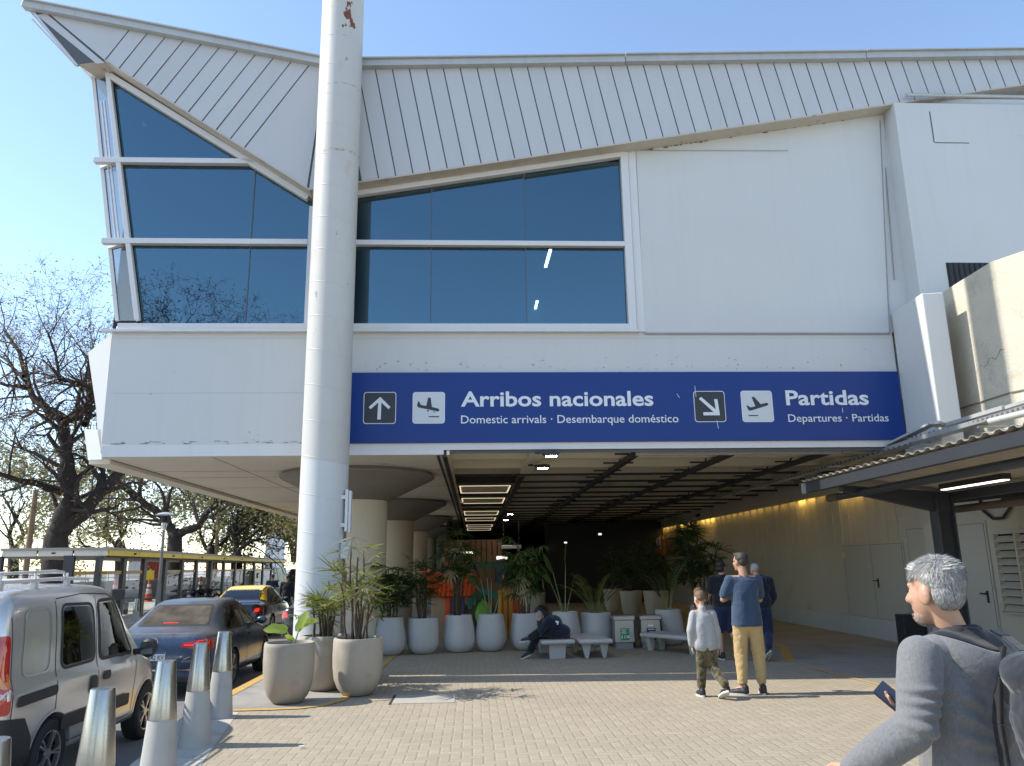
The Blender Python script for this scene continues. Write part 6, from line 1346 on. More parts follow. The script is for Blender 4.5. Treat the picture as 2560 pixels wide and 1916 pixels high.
# round emblem: ring with a V over a W
g = MB(); c_ = on_rear(.0, .855, .012); R_ = .062
n = 36
for i in range(n):
    a, b_ = 2*PI*i/n, 2*PI*(i+1)/n
    g.prism([c_+Vector((R_*math.cos(t)*q, 0, R_*math.sin(t)*q)) for t, q in ((a, .88), (a, 1), (b_, 1), (b_, .88))], (0, .008, 0))
def stroke(p, q, w_=.0085): g.bar(c_+Vector((p[0]*R_, -.002, p[1]*R_)), c_+Vector((q[0]*R_, -.002, q[1]*R_)), w_, .006, up=(0, 1, 0))
for s in (-1, 1): stroke((s*.36, .80), (0, .06)); stroke((s*.80, .42), (s*.40, -.78)); stroke((s*.40, -.78), (0, -.02))
obj('emblem', g, M['chrome'], SD)
PW = mat('plate_white', (.66, .67, .68), .5, var=.05); PB = mat('plate_blue', (.03, .08, .25), .5); PK = mat('plate_black', (.02, .02, .025), .6)
pc = on_rear(0, .64, .012)
g = MB(); g.box((pc.x, pc.y, .645), (.40, .012, .125)); pl = obj('number_plate', g, PW, SD, bevel=.004)
g = MB(); g.box((pc.x, pc.y-.008, .695), (.39, .004, .026)); g.box((pc.x+.16, pc.y-.011, .695), (.03, .002, .016)); obj('plate_band', g, PB, pl)
text_on('plate_number', 'AC 642 KV', PK, pl, (pc.x-.185, pc.y-.009, .598), (1, 0, 0), (0, 0, 1), .37, .064, .012)
g = MB(); p = on_rear(.53, .57, .008); g.box((p.x, p.y, .565), (.15, .006, .022)); g.prism([(p.x-.05, p.y, .59), (p.x+.05, p.y, .63), (p.x+.04, p.y, .635), (p.x-.06, p.y, .60)], (0, .006, 0)); obj('badge', g, M['chrome'], SD)
g = MB(); p = on_rear(.53, .57, .012); g.box((p.x, p.y, .565), (.13, .004, .012)); obj('badge_face', g, M['trim'], SD)
g = panel(bv, [(-.62, .43), (.62, .43), (.60, .455), (-.60, .455)], axis='y', off=.006); obj('chrome_strip', g, M['chrome'], SD, recalc=False)
g = MB(); q = bv.ray_cast(Vector((0, -5, 1.085)), Vector((0, 1, 0)))[0]; g.box((q.x-.05, q.y-.012, q.z), (.24, .012, .016)); obj('brake_light', g, M['lit_red'], SD)
M['taxi_black'] = paint('black_taxi_paint', (.010, .010, .012), .1, .16); M['taxi_yellow'] = paint('yellow_taxi_roof', (.92, .62, .01), .0, .3)
sedan('taxi', 'black taxi with bright yellow roof parked ahead of the blue sedan', (-6.9, 23.6, -.28), M['taxi_black'], M['taxi_yellow'], taxi=True, cat='taxi')
M['dark_paint'] = paint('dark_grey_paint', (.03, .033, .04), .3, .22)
sedan('parked_car', 'dark car almost hidden by the white pole, only one tail lamp corner showing', (-4.12, 20.9, -.28), M['dark_paint'], taxi=True, sx=.9)
# ---- motorcycles
def moto(label, loc, rz, box=True):
    t = thing('motorcycle', label, 'motorcycle', loc, rz, 'motorcycles parked by the shelter')
    for y in (0, 1.25):
        g = MB(); n = 24
        for i in range(n):
            a, b_ = 2*PI*i/n, 2*PI*(i+1)/n; g.tube([(0, y+.25*math.cos(a), .3+.25*math.sin(a)), (0, y+.25*math.cos(b_), .3+.25*math.sin(b_))], .055, 6, cap=False)
        for i in range(5): a = 2*PI*i/5; g.bar((0, y, .3), (0, y+.23*math.cos(a), .3+.23*math.sin(a)), .03, .02)
        obj('wheel', g, M['tyre'], t, smooth=True)
    g = MB(); g.ell((0, .62, .72), (.14, .36, .14), 14, 10); g.ell((0, .55, .45), (.13, .28, .2), 12, 8); g.prism([(-.1, -.1, .82), (-.1, .6, .78), (-.1, .55, .7), (-.1, -.1, .74)], (.2, 0, 0)); obj('body', g, M['taxi_black'], t, smooth=40)
    g = MB(); g.tube([(0, 1.25, .3), (0, 1.02, .95)], .03, 8); g.tube([(-.36, .93, 1.02), (0, 1.0, .98), (.36, .93, 1.02)], .016, 8); g.ell((0, 1.12, .88), (.1, .09, .1), 10, 8)
    for s in (-1, 1): g.tube([(s*.3, .95, 1.02), (s*.36, .98, 1.18)], .008, 5); g.ell((s*.37, .98, 1.2), (.06, .015, .04), 8, 6)
    obj('handlebar', g, M['shelter_dark'], t, smooth=True)
    if box: g = MB(); g.mm(-.2, .2, -.32, .1, .84, 1.18); obj('top_box', g, M['trim'], t, bevel=.03)
    g = MB(); g.tube([(-.12, .5, .25), (-.2, .55, -.0)], .012, 5); obj('stand', g, M['shelter_dark'], t)
for u, y, rz, lab, bx in ((292, 28.0, .5, 'scooter with a black top box seen between the van mirror and the shelter post', True), (500, 40, 1.0, 'parked dark motorcycle left of the taxi roof, first of the row', False), (520, 41, .9, 'parked dark motorcycle left of the taxi roof, second of the row', False), (541, 42, 1.1, 'parked dark motorcycle left of the taxi roof, nearest the taxi', False), (700, 34, .8, 'parked motorcycle with handlebars turned, right of the taxi', True), (722, 35.5, .9, 'parked motorcycle just left of the white pole', False)):
    q = ony(u, 1500, y); moto(lab, (q.x, y, -.12 if u < 600 else -.28), rz, bx)
# ------------------------------------------------------------------ people
def skin(name, c): 
    k = N(name); cc = k.mix(k.noise(9, 4), tuple(x*.88 for x in c), c); k.l(cc, k.b.inputs['Base Color']); k.b.inputs['Roughness'].default_value = .5
    k.b.inputs['Subsurface Weight'].default_value = .12; k.b.inputs['Subsurface Radius'].default_value = (.02, .008, .004); k.b.inputs['Subsurface Scale'].default_value = .3; k.bump(k.noise(110, 3), .12, .002); return k.m
M['skin_tan'] = skin('tanned_skin', (.47, .27, .18)); M['skin_pale'] = skin('pale_skin', (.60, .37, .27))
def cloth(name, c, var=.14, bs=240, heather=0.0, c2=None, cs=6):
    k = N(name); cc = k.mix(k.noise(7, 4), tuple(x*(1-var) for x in c), tuple(min(1, x*(1+var)) for x in c))
    if heather: cc = k.mix(k.math('MULTIPLY', k.ramp(k.noise(150, 3, .7, (1, 1, .35)), .4, .65), heather), cc, tuple(x*.55 for x in c))
    if c2: cc = k.mix(k.ramp(k.noise(cs, 3), .5, .56), cc, c2)
    k.l(cc, k.b.inputs['Base Color']); k.b.inputs['Roughness'].default_value = .9; k.b.inputs['Sheen Weight'].default_value = .25; k.b.inputs['Specular IOR Level'].default_value = .25
    k.bump(k.math('ADD', k.math('MULTIPLY', k.noise(bs, 3), .25), k.noise(11, 3, .5, (1, 1, 1.8), 1.2)), .4, .010); return k.m
M['tee'] = cloth('faded_navy_tee', (.036, .062, .11)); M['khaki'] = cloth('khaki_cotton', (.44, .32, .15)); M['sweat'] = cloth('light_grey_sweatshirt', (.33, .335, .345), .05)
M['camo'] = cloth('camouflage_cotton', (.115, .095, .05), c2=(.045, .04, .024), cs=16); M['black_cloth'] = cloth('black_cotton', (.014, .015, .02)); M['navy_cloth'] = cloth('dark_navy_cloth', (.012, .017, .036)); M['jean'] = cloth('dark_blue_denim', (.014, .024, .06))
M['hoodie'] = cloth('grey_melange_fleece', (.165, .167, .172), .07, heather=.45); M['shoe_dark'] = mat('dark_shoe', (.02, .022, .028), .6, var=.2); M['sole'] = mat('pale_sole', (.55, .54, .5), .7)
M['hair_dark'] = mat('dark_brown_hair', (.035, .026, .02), .55, var=.3, vs=40, bump=.8, bs=90, bd=.01); M['hair_brown'] = mat('light_brown_hair', (.14, .085, .045), .5, var=.3, vs=40, bump=.8, bs=90, bd=.01); M['hair_black'] = mat('black_hair', (.012, .011, .012), .5, var=.3, vs=40, bump=.8, bs=70, bd=.01)
M['hair_grey'] = mat('grey_hair', (.36, .355, .35), .5, var=.4, vs=60, bump=.8, bs=110, bd=.008); M['blue_glove'] = mat('blue_glove', (.02, .14, .62), .5); M['eye'] = mat('dark_eye', (.02, .015, .012), .15)
class Blob:
    def __init__(s): s.m = MB()
    def cap(s, a, b, ra, rb=None, n=16):
        rb = ra if rb is None else rb; a, b = Vector(a), Vector(b); d = b-a; L = max(d.length, 1e-4); d.normalize(); pts = []; rr = []
        for i in range(6): t = PI/2*(1-i/5.0); pts.append(a-d*ra*math.sin(t)); rr.append(max(1e-4, ra*math.cos(t)))
        for i in range(6): t = PI/2*i/5.0; pts.append(b+d*rb*math.sin(t)); rr.append(max(1e-4, rb*math.cos(t)))
        s.m.tube(pts, rr, n)
    def chain(s, pts, rs):
        for i in range(len(pts)-1): s.cap(pts[i], pts[i+1], rs[i], rs[i+1])
    def ell(s, c, r, rot=None): s.m.ell(c, r, 24, 16, rot)
    def make(s, name, m, parent, vox=.01, sm=6, noise=0.0, ns=.08, cuts=()):
        me = s.m.mesh(name); fixn(me); o = bpy.data.objects.new(name, me); COL.objects.link(o)
        r = o.modifiers.new('r', 'REMESH'); r.mode = 'VOXEL'; r.voxel_size = vox; q = o.modifiers.new('s', 'SMOOTH'); q.factor = .5; q.iterations = sm
        if noise:
            tx = bpy.data.textures.new('folds', 'CLOUDS'); tx.noise_scale = ns; tx.noise_depth = 2; d = o.modifiers.new('d', 'DISPLACE'); d.texture = tx; d.strength = noise; d.mid_level = .5; d.texture_coords = 'LOCAL'
        me2 = evaluated(o); bpy.data.objects.remove(o); me2.materials.clear()
        for p, nn in cuts:                                      # clean hems and cuffs
            bm = bmesh.new(); bm.from_mesh(me2); bmesh.ops.bisect_plane(bm, geom=bm.verts[:]+bm.edges[:]+bm.faces[:], plane_co=p, plane_no=nn, clear_outer=True); bm.to_mesh(me2); bm.free()
        return obj(name, me2, m, parent, smooth=True, recalc=False)
def basis(fwd, up=(0, 0, 1)):
    f = Vector(fwd).normalized(); x = f.cross(Vector(up)).normalized(); u = x.cross(f); return Matrix((x, f, u)).transposed()
def head(b, c, R, s=1.0, nose=True):
    c = Vector(c); P = lambda x, y, z: c+R @ (Vector((x, y, z))*s)
    E = lambda x, y, z, rx, ry, rz: b.ell(P(x, y, z), (rx*s, ry*s, rz*s), R)
    E(0, -.012, .035, .074, .094, .085); E(0, .035, -.02, .064, .062, .09); E(0, .045, -.075, .047, .045, .045); E(0, .075, .028, .05, .02, .016)
    b.cap(P(0, .092, .01), P(0, .112, -.028), .010*s, .016*s); E(0, .085, -.062, .026, .016, .010); E(0, .078, -.098, .024, .022, .02)
    for q in (-1, 1): E(q*.075, -.006, -.012, .012, .026, .037); b.cap(P(q*.075, -.012, .01), P(q*.080, -.016, -.01), .008*s); E(q*.04, .07, -.025, .022, .018, .02)
def hand(b, w_, d, palm, s=1.0, curl=.5):
    """w_ wrist, d direction of the palm, palm: normal the fingers curl towards"""
    w_, d, p = Vector(w_), Vector(d).normalized(), Vector(palm); p = (p-d*p.dot(d)).normalized(); x = d.cross(p)
    k = w_+d*.085*s
    for i, (o_, L) in enumerate(((-.030, .070), (-.010, .080), (.010, .075), (.029, .058))):
        a = w_+x*o_*.6*s+d*.02*s; c = k+x*o_*s; b.cap(a, c, .013*s, .0115*s); q = c; dd = d.copy()
        for j, f in enumerate((.42, .32, .26)):
            dd = (dd*math.cos(curl*.7)+p*math.sin(curl*.7)).normalized(); e = q+dd*L*f*s; b.cap(q, e, (.0098-.0008*j)*s, (.0090-.0008*j)*s); q = e
    t0 = w_+d*.025*s-x*.03*s; t1 = t0+(d*.6-x*.6+p*.35).normalized()*.045*s; t2 = t1+(d*.9-x*.15+p*.4).normalized()*.035*s; b.cap(w_+d*.01*s, t0, .014*s); b.cap(t0, t1, .013*s, .011*s); b.cap(t1, t2, .0105*s, .009*s)
def body_core(b, hd, R, s, neck, chest, pel, sh, el, wr, hip, kn, an, toe):
    b.cap(neck, Vector(hd)-Vector((0, 0, .05*s))-R @ Vector((0, .02*s, 0)), .056*s, .052*s); b.cap(chest, Vector(neck)-Vector((0, 0, .04*s)), .1*s, .06*s); b.ell(chest, (.13*s, .09*s, .16*s)); b.cap(chest, pel, .105*s, .115*s)
    for i in (0, 1):
        b.cap(Vector(neck)-Vector((0, 0, .06*s)), sh[i], .055*s, .052*s); b.chain([sh[i], el[i], wr[i]], [.046*s, .036*s, .026*s]); b.chain([hip[i], kn[i], an[i]], [.078*s, .05*s, .036*s]); b.cap(an[i], Vector(an[i]).lerp(Vector(toe[i]), .55), .034*s, .022*s)
def shoe(root, heel, toe, ht=.075, wd=.045, m='shoe_dark', up=(0, 0, 1)):
    b = Blob(); h, t = Vector(heel), Vector(toe); u = Vector(up); d = (t-h); mid = h.lerp(t, .45)
    b.cap(h+u*.045, mid+u*.042, .043, .042); b.cap(mid+u*.038, t+u*.028, .042, .032); b.cap(h+u*.05, h+u*(ht+.02), .042, .040)
    o = b.make('shoe', M[m], root, .008, 4)
    g = MB(); n = 20; x = d.cross(u).normalized(); dn = d.normalized(); L = d.length/2+.045; c = h.lerp(t, .5); pts = []
    for i in range(n): a = 2*PI*i/n; pts.append(c+dn*L*math.cos(a)*1.0+x*.046*math.sin(a)*(1.0+.12*math.cos(a))-u*.002)
    g.prism(pts, u*.024); obj('sole', g, M['sole'], o)
def strands(root, name, m, c, R, s, n, rnd, length, region, lift=.3, flow=None, rad=(.079, .1, .092), wd=.0016, off=(0, -.012, .035)):
    """short tapered hair blades growing over the skull"""
    g = MB(); c = Vector(c)+R @ (Vector(off)*s)
    while n > 0:
        v = Vector((rnd.gauss(0, 1), rnd.gauss(0, 1), rnd.gauss(0, 1))).normalized()
        if not region(v): continue
        n -= 1; p = Vector((v.x*rad[0], v.y*rad[1], v.z*rad[2]))*s; nr = Vector((v.x/rad[0], v.y/rad[1], v.z/rad[2])).normalized(); f = flow(v)+Vector((rnd.gauss(0, .13), rnd.gauss(0, .13), rnd.gauss(0, .13))); f = (f-nr*f.dot(nr)).normalized()
        L = length(v)*rnd.uniform(.6, 1.25)*s; d = (f+nr*lift*rnd.uniform(.3, 1.6)).normalized(); sd = d.cross(nr).normalized()*wd*s*rnd.uniform(.6, 1.4); p1 = p+d*L*.5; d2 = (d+f*.5-nr*.25).normalized(); p2 = p1+d2*L*.5
        g.add([c+R @ q for q in (p-sd, p+sd, p1+sd*.7, p1-sd*.7, p2)], [(0, 1, 2, 3), (3, 2, 4)])
    return obj(name, g, m, root, recalc=False, smooth=True)
def hair_cap(root, m, c, R, s, cells, vox=.007, noise=.012, ns=.02):
    b = Blob(); c = Vector(c)
    for x, y, z, rx, ry, rz in cells: b.ell(c+R @ (Vector((x, y, z))*s), (rx*s, ry*s, rz*s), R)
    return b.make('hair', m, root, vox, 2, noise, ns)
def eyes(root, c, R, s):
    g = MB(); c = Vector(c)
    for q in (-1, 1): g.ell(c+R @ (Vector((q*.031, .079, .006))*s), (.010*s, .008*s, .006*s), 10, 8)
    obj('eyes', g, M['eye'], root, smooth=True)
def person(label, loc, m, b, vox, rz=0, group=None):
    o = b.make('person', m, None, vox, 5); o.location = loc; o.rotation_euler.z = rz; tag(o, label, 'person', group); return o
V3 = lambda *a: Vector(a)
# ---- man in the blue T shirt, arms folded, back to us
R = basis((-.45, .9, -.02)); hd = V3(-.02, .02, 1.655); b = Blob(); head(b, hd, R)
neck, chest, pel = V3(-.0, -.01, 1.49), V3(0, 0, 1.28), V3(.01, 0, .95)
sh = [V3(-.185, .0, 1.43), V3(.185, .0, 1.43)]; el = [V3(-.275, .06, 1.17), V3(.235, .10, 1.16)]; wr = [V3(-.06, .20, 1.22), V3(.02, .23, 1.18)]
hip = [V3(-.085, 0, .92), V3(.095, 0, .92)]; kn = [V3(-.10, .03, .50), V3(.135, .02, .50)]; an = [V3(-.12, -.02, .085), V3(.135, .0, .085)]; toe = [V3(-.25, .08, .05), V3(.17, .12, .05)]
body_core(b, hd, R, 1, neck, chest, pel, sh, el, wr, hip, kn, an, toe); hand(b, wr[0], (1, .05, .1), (0, -.5, -1), 1, .3); hand(b, wr[1], (-1, .1, .2), (0, .5, -1), 1, .3)
TM = person('tall man in blue T shirt and khaki trousers, seen from behind with folded arms', (3.555, 10.55, 0), M['skin_tan'], b, .009)
b = Blob(); b.ell((0, -.005, 1.30), (.188, .118, .19)); b.cap((-.115, 0, 1.40), (.115, 0, 1.40), .078); b.cap((-.05, 0, 1.25), (-.055, 0, .86), .125, .142); b.cap((.05, 0, 1.25), (.065, 0, .86), .125, .142)
for i in (0, 1): b.cap(sh[i]-V3(0, 0, .01), sh[i].lerp(el[i], .72), .070, .072)
b.cap((0, 0, 1.44), (0, -.0, 1.49), .07, .060); b.make('t_shirt', M['tee'], TM, .010, 12, .014, .10, cuts=[((0, 0, .845), (0, .05, -1))])
b = Blob(); b.ell((.005, 0, .86), (.15, .118, .10))
for i in (0, 1): b.chain([hip[i]-V3(0, 0, .06), kn[i], an[i]+V3(0, 0, .08)], [.106, .083, .062])
b.make('trousers', M['khaki'], TM, .011, 5, .02, .06)
shoe(TM, (-.10, -.06, 0), (-.27, .05, 0)); shoe(TM, (.135, -.05, 0), (.17, .15, 0))
hair_cap(TM, M['hair_dark'], hd, R, 1, ((0, -.03, .045, .081, .09, .085), (0, -.06, .0, .072, .055, .06), (0, .03, .085, .06, .06, .04)))
g = MB()
for q in (-1, 1): g.prism([hd+R @ V3(q*(.012+.04*a), .103-.012*a, .004+d) for a, d in ((0, .012), (1, .014), (1, -.014), (0, -.012))], R @ V3(0, .004, 0)); g.bar(hd+R @ V3(q*.055, .09, .01), hd+R @ V3(q*.084, -.02, .012), .005, .006)
obj('sunglasses', g, M['eye'], TM)
# ---- boy walking, back to us
s = .76; R = basis((-.25, .95, -.25)); hd = V3(-.02, .03, 1.195); b = Blob(); head(b, hd, R, .88)
neck, chest, pel = V3(-.01, .0, 1.07), V3(0, 0, .92), V3(.01, 0, .68)
sh = [V3(-.125, 0, 1.02), V3(.125, 0, 1.02)]; el = [V3(-.18, -.02, .81), V3(.165, .0, .80)]; wr = [V3(-.165, .02, .63), V3(.17, .02, .60)]
hip = [V3(-.05, 0, .63), V3(.06, 0, .63)]; kn = [V3(-.045, .05, .36), V3(.09, .0, .36)]; an = [V3(-.045, .12, .07), V3(.16, -.20, .13)]; toe = [V3(-.06, .24, .03), V3(.12, -.08, .03)]
body_core(b, hd, R, .76, neck, chest, pel, sh, el, wr, hip, kn, an, toe); hand(b, wr[0], (.1, .1, -1), (1, 0, 0), .72, .35); hand(b, wr[1], (-.05, .1, -1), (-1, 0, 0), .72, .35)
BY = person('boy in light grey sweatshirt and camouflage trousers walking beside the blue shirted man', (2.93, 10.36, 0), M['skin_pale'], b, .008)
b = Blob(); b.ell((0, 0, .92), (.135, .095, .15)); b.cap((-.08, 0, .99), (.08, 0, .99), .058); b.cap((-.04, 0, .88), (-.045, 0, .64), .095, .105); b.cap((.05, 0, .88), (.055, 0, .64), .095, .105)
for i in (0, 1): b.chain([sh[i]-V3(0, 0, .01), el[i], wr[i]+V3(0, 0, .01)], [.052, .050, .041])
b.cap((-.01, 0, 1.04), (-.01, 0, 1.075), .058, .052); b.make('sweatshirt', M['sweat'], BY, .008, 10, .012, .09)
b = Blob(); b.ell((.005, 0, .62), (.115, .09, .08))
for i in (0, 1): b.chain([hip[i]-V3(0, 0, .02), kn[i], an[i]+V3(0, 0, .06)], [.078, .066, .055])
b.make('trousers', M['camo'], BY, .009, 4, .016, .045)
shoe(BY, (-.045, .09, 0), (-.06, .23, 0), .05); shoe(BY, (.17, -.235, .085), (.135, -.09, .012), .05, up=(.15, .55, .85))
hair_cap(BY, M['hair_brown'], hd, R, .88, ((0, -.025, .045, .078, .088, .078), (0, -.055, .01, .068, .055, .055), (0, .04, .095, .05, .05, .04)))
strands(BY, 'hair_tuft', M['hair_brown'], hd, R, .88, 500, random.Random(5), lambda v: .05, lambda v: v.z > .75 and v.y > -.3, 1.4, lambda v: V3(.2, .3, .3), wd=.002)
# ---- the two men walking off in the shade
R = basis((.5, .85, 0)); hd = V3(0, .03, 1.56); b = Blob(); head(b, hd, R, .98)
neck, chest, pel = V3(0, .0, 1.41), V3(0, 0, 1.2), V3(0, 0, .9); sh = [V3(-.18, 0, 1.35), V3(.18, 0, 1.35)]; el = [V3(-.22, .06, 1.1), V3(.22, .08, 1.1)]; wr = [V3(-.2, .22, 1.0), V3(.18, .25, 1.0)]
hip = [V3(-.08, 0, .86), V3(.09, 0, .86)]; kn = [V3(-.08, .06, .47), V3(.10, .02, .46)]; an = [V3(-.09, .02, .085), V3(.14, -.28, .20)]; toe = [V3(-.1, .16, .04), V3(.16, -.12, .06)]
body_core(b, hd, R, .97, neck, chest, pel, sh, el, wr, hip, kn, an, toe); hand(b, wr[0], (.1, 1, -.1), (1, 0, 0)); hand(b, wr[1], (-.1, 1, -.1), (-1, 0, 0))
SM = person('man in black T shirt and navy shorts walking in the shade by the palms', (4.42, 14.25, 0), M['skin_tan'], b, .01)
b = Blob(); b.ell((0, 0, 1.22), (.20, .13, .2)); b.cap((-.12, 0, 1.34), (.12, 0, 1.34), .09); b.ell((0, 0, 1.0), (.2, .14, .2))
for i in (0, 1): b.cap(sh[i], sh[i].lerp(el[i], .7), .082, .08)
b.cap((0, 0, 1.38), (0, 0, 1.41), .07, .063); b.make('t_shirt', M['black_cloth'], SM, .011, 10, .014, .1, cuts=[((0, 0, .83), (0, .05, -1))])
b = Blob(); b.ell((0, 0, .85), (.18, .13, .12))
for i in (0, 1): b.cap(hip[i]-V3(0, 0, .04), hip[i].lerp(kn[i], .85), .11, .10)
b.make('shorts', M['jean'], SM, .012, 4, .016, .06); shoe(SM, (-.09, -.03, 0), (-.1, .15, 0)); shoe(SM, (.14, -.33, .16), (.16, -.14, .02), .06, up=(0, .6, .8))
hair_cap(SM, M['hair_black'], hd, R, .98, ((0, -.035, .05, .086, .095, .085), (0, -.06, -.02, .075, .06, .07)))
R = basis((-.2, .9, -.35)); hd = V3(-.03, .06, 1.50); b = Blob(); head(b, hd, R, .97)
neck, chest, pel = V3(-.01, .0, 1.37), V3(0, 0, 1.17), V3(.01, 0, .88); sh = [V3(-.19, 0, 1.32), V3(.19, 0, 1.32)]; el = [V3(-.25, .0, 1.06), V3(.25, .02, 1.05)]; wr = [V3(-.2, .16, .9), V3(.2, .18, .88)]
hip = [V3(-.08, 0, .84), V3(.09, 0, .84)]; kn = [V3(-.05, .05, .46), V3(.12, .02, .46)]; an = [V3(-.07, .0, .085), V3(.0, -.26, .20)]; toe = [V3(-.08, .13, .04), V3(-.02, -.10, .05)]
body_core(b, hd, R, .95, neck, chest, pel, sh, el, wr, hip, kn, an, toe); hand(b, wr[0], (.2, .8, -.5), (1, 0, 0)); hand(b, wr[1], (-.2, .8, -.5), (-1, 0, 0))
DM = person('man in dark hooded jacket and navy jeans walking in the shade by the wall', (4.98, 14.0, 0), M['skin_tan'], b, .01)
b = Blob(); b.ell((0, 0, 1.2), (.205, .14, .2)); b.cap((-.13, 0, 1.31), (.13, 0, 1.31), .095); b.ell((0, 0, .98), (.2, .145, .2)); b.ell((0, -.07, 1.33), (.13, .08, .08)); b.cap((-.09, .0, 1.38), (.09, .0, 1.38), .05)
for i in (0, 1): b.chain([sh[i], el[i], wr[i]], [.085, .07, .055])
b.make('jacket', M['navy_cloth'], DM, .011, 10, .014, .1)
b = Blob(); b.ell((.005, 0, .84), (.17, .125, .12))
for i in (0, 1): b.chain([hip[i]-V3(0, 0, .04), kn[i], an[i]+V3(0, 0, .05)], [.105, .078, .06])
b.make('jeans', M['jean'], DM, .012, 4, .016, .06); shoe(DM, (-.07, -.05, 0), (-.08, .13, 0)); shoe(DM, (.0, -.31, .16), (-.02, -.12, .015), .06, up=(0, .6, .8))
hair_cap(DM, M['hair_grey'], hd, R, .97, ((0, -.025, .045, .077, .088, .08),), noise=.004)
# ---- seated woman on the bench
R = basis((-.88, -.15, -.45)); hd = V3(-.30, -.02, .80); b = Blob(); head(b, hd, R, .95)
neck, chest, pel = V3(-.20, .0, .72), V3(-.10, .02, .60), V3(.06, .05, .44); sh = [V3(-.16, -.13, .68), V3(-.12, .17, .68)]; el = [V3(-.30, -.14, .50), V3(-.26, .18, .46)]; wr = [V3(-.335, -.08, .66), V3(-.20, -.03, .44)]
hip = [V3(.03, -.05, .42), V3(.03, .10, .42)]; kn = [V3(-.34, -.03, .47), V3(-.36, .06, .40)]; an = [V3(-.55, -.06, .36), V3(-.50, .05, .10)]; toe = [V3(-.63, -.08, .30), V3(-.62, .03, .04)]
body_core(b, hd, R, .9, neck, chest, pel, sh, el, wr, hip, kn, an, toe); hand(b, wr[0], (-.05, -.0, 1), (1, .2, 0), .9, .5); hand(b, wr[1], (-1, -.2, -.05), (0, 0, -1), .9, .5)
WN = person('seated woman in navy jacket and black trousers, head resting on her hand, legs crossed', (1.52, 14.95, 0), M['skin_pale'], b, .009)
b = Blob(); b.ell((-.07, .02, .60), (.17, .20, .16)); b.cap((-.15, -.1, .66), (-.13, .14, .66), .085); b.ell((.06, .04, .47), (.19, .20, .13)); b.cap((.12, .0, .43), (.16, .08, .40), .09)
b.chain([sh[0], el[0], wr[0]-V3(0, 0, .03)], [.075, .062, .045]); b.chain([sh[1], el[1], wr[1]+V3(.04, .02, 0)], [.075, .062, .048]); b.cap((-.19, 0, .71), (-.21, 0, .735), .065)
b.make('jacket', M['navy_cloth'], WN, .010, 10, .014, .09)
b = Blob(); b.chain([hip[0]+V3(0, 0, .01), kn[0], an[0]+V3(.06, 0, .02)], [.095, .072, .06]); b.chain([hip[1], kn[1], an[1]+V3(.02, 0, .06)], [.095, .072, .07]); b.make('trousers', M['black_cloth'], WN, .011, 4, .014, .06)
shoe(WN, (-.51, .05, .055), (-.64, .03, .0), .06); shoe(WN, (-.54, -.06, .31), (-.66, -.085, .30), .05, up=(.35, .05, .93))
hair_cap(WN, M['hair_black'], hd, R, .95, ((0, -.03, .045, .086, .095, .085), (0, -.07, -.03, .08, .06, .1), (0, .035, .075, .066, .06, .045)), noise=.01)
strands(WN, 'loose_hair', M['hair_black'], hd, R, .95, 900, random.Random(8), lambda v: .16, lambda v: v.y < .2 and v.z > -.4, .2, lambda v: V3(0, -.3, -1), wd=.002)
b = Blob(); hand(b, wr[1], (-1, -.2, -.05), (0, 0, -1), 1.0, .5); b.make('glove', M['blue_glove'], WN, .006, 2)
g = MB(); g.box((-.02, -.165, .63), (.06, .01, .06), ry=.3); obj('jacket_print', g, M['sign_white'], WN)
b = Blob(); b.ell(hd+R @ V3(0, .075, -.06), (.05, .04, .045), R); b.make('face_mask', mat('white_face_mask', (.6, .62, .64), .8), WN, .006, 3)
t = thing('phone', 'small dark phone held to the ear of the seated woman', 'phone', (1.52-.335, 14.95-.115, .775)); g = MB(); g.box((0, 0, 0), (.07, .012, .13), ry=.2); obj('case', g, mat('grey_phone_case', (.2, .2, .25), .4), t, bevel=.005)
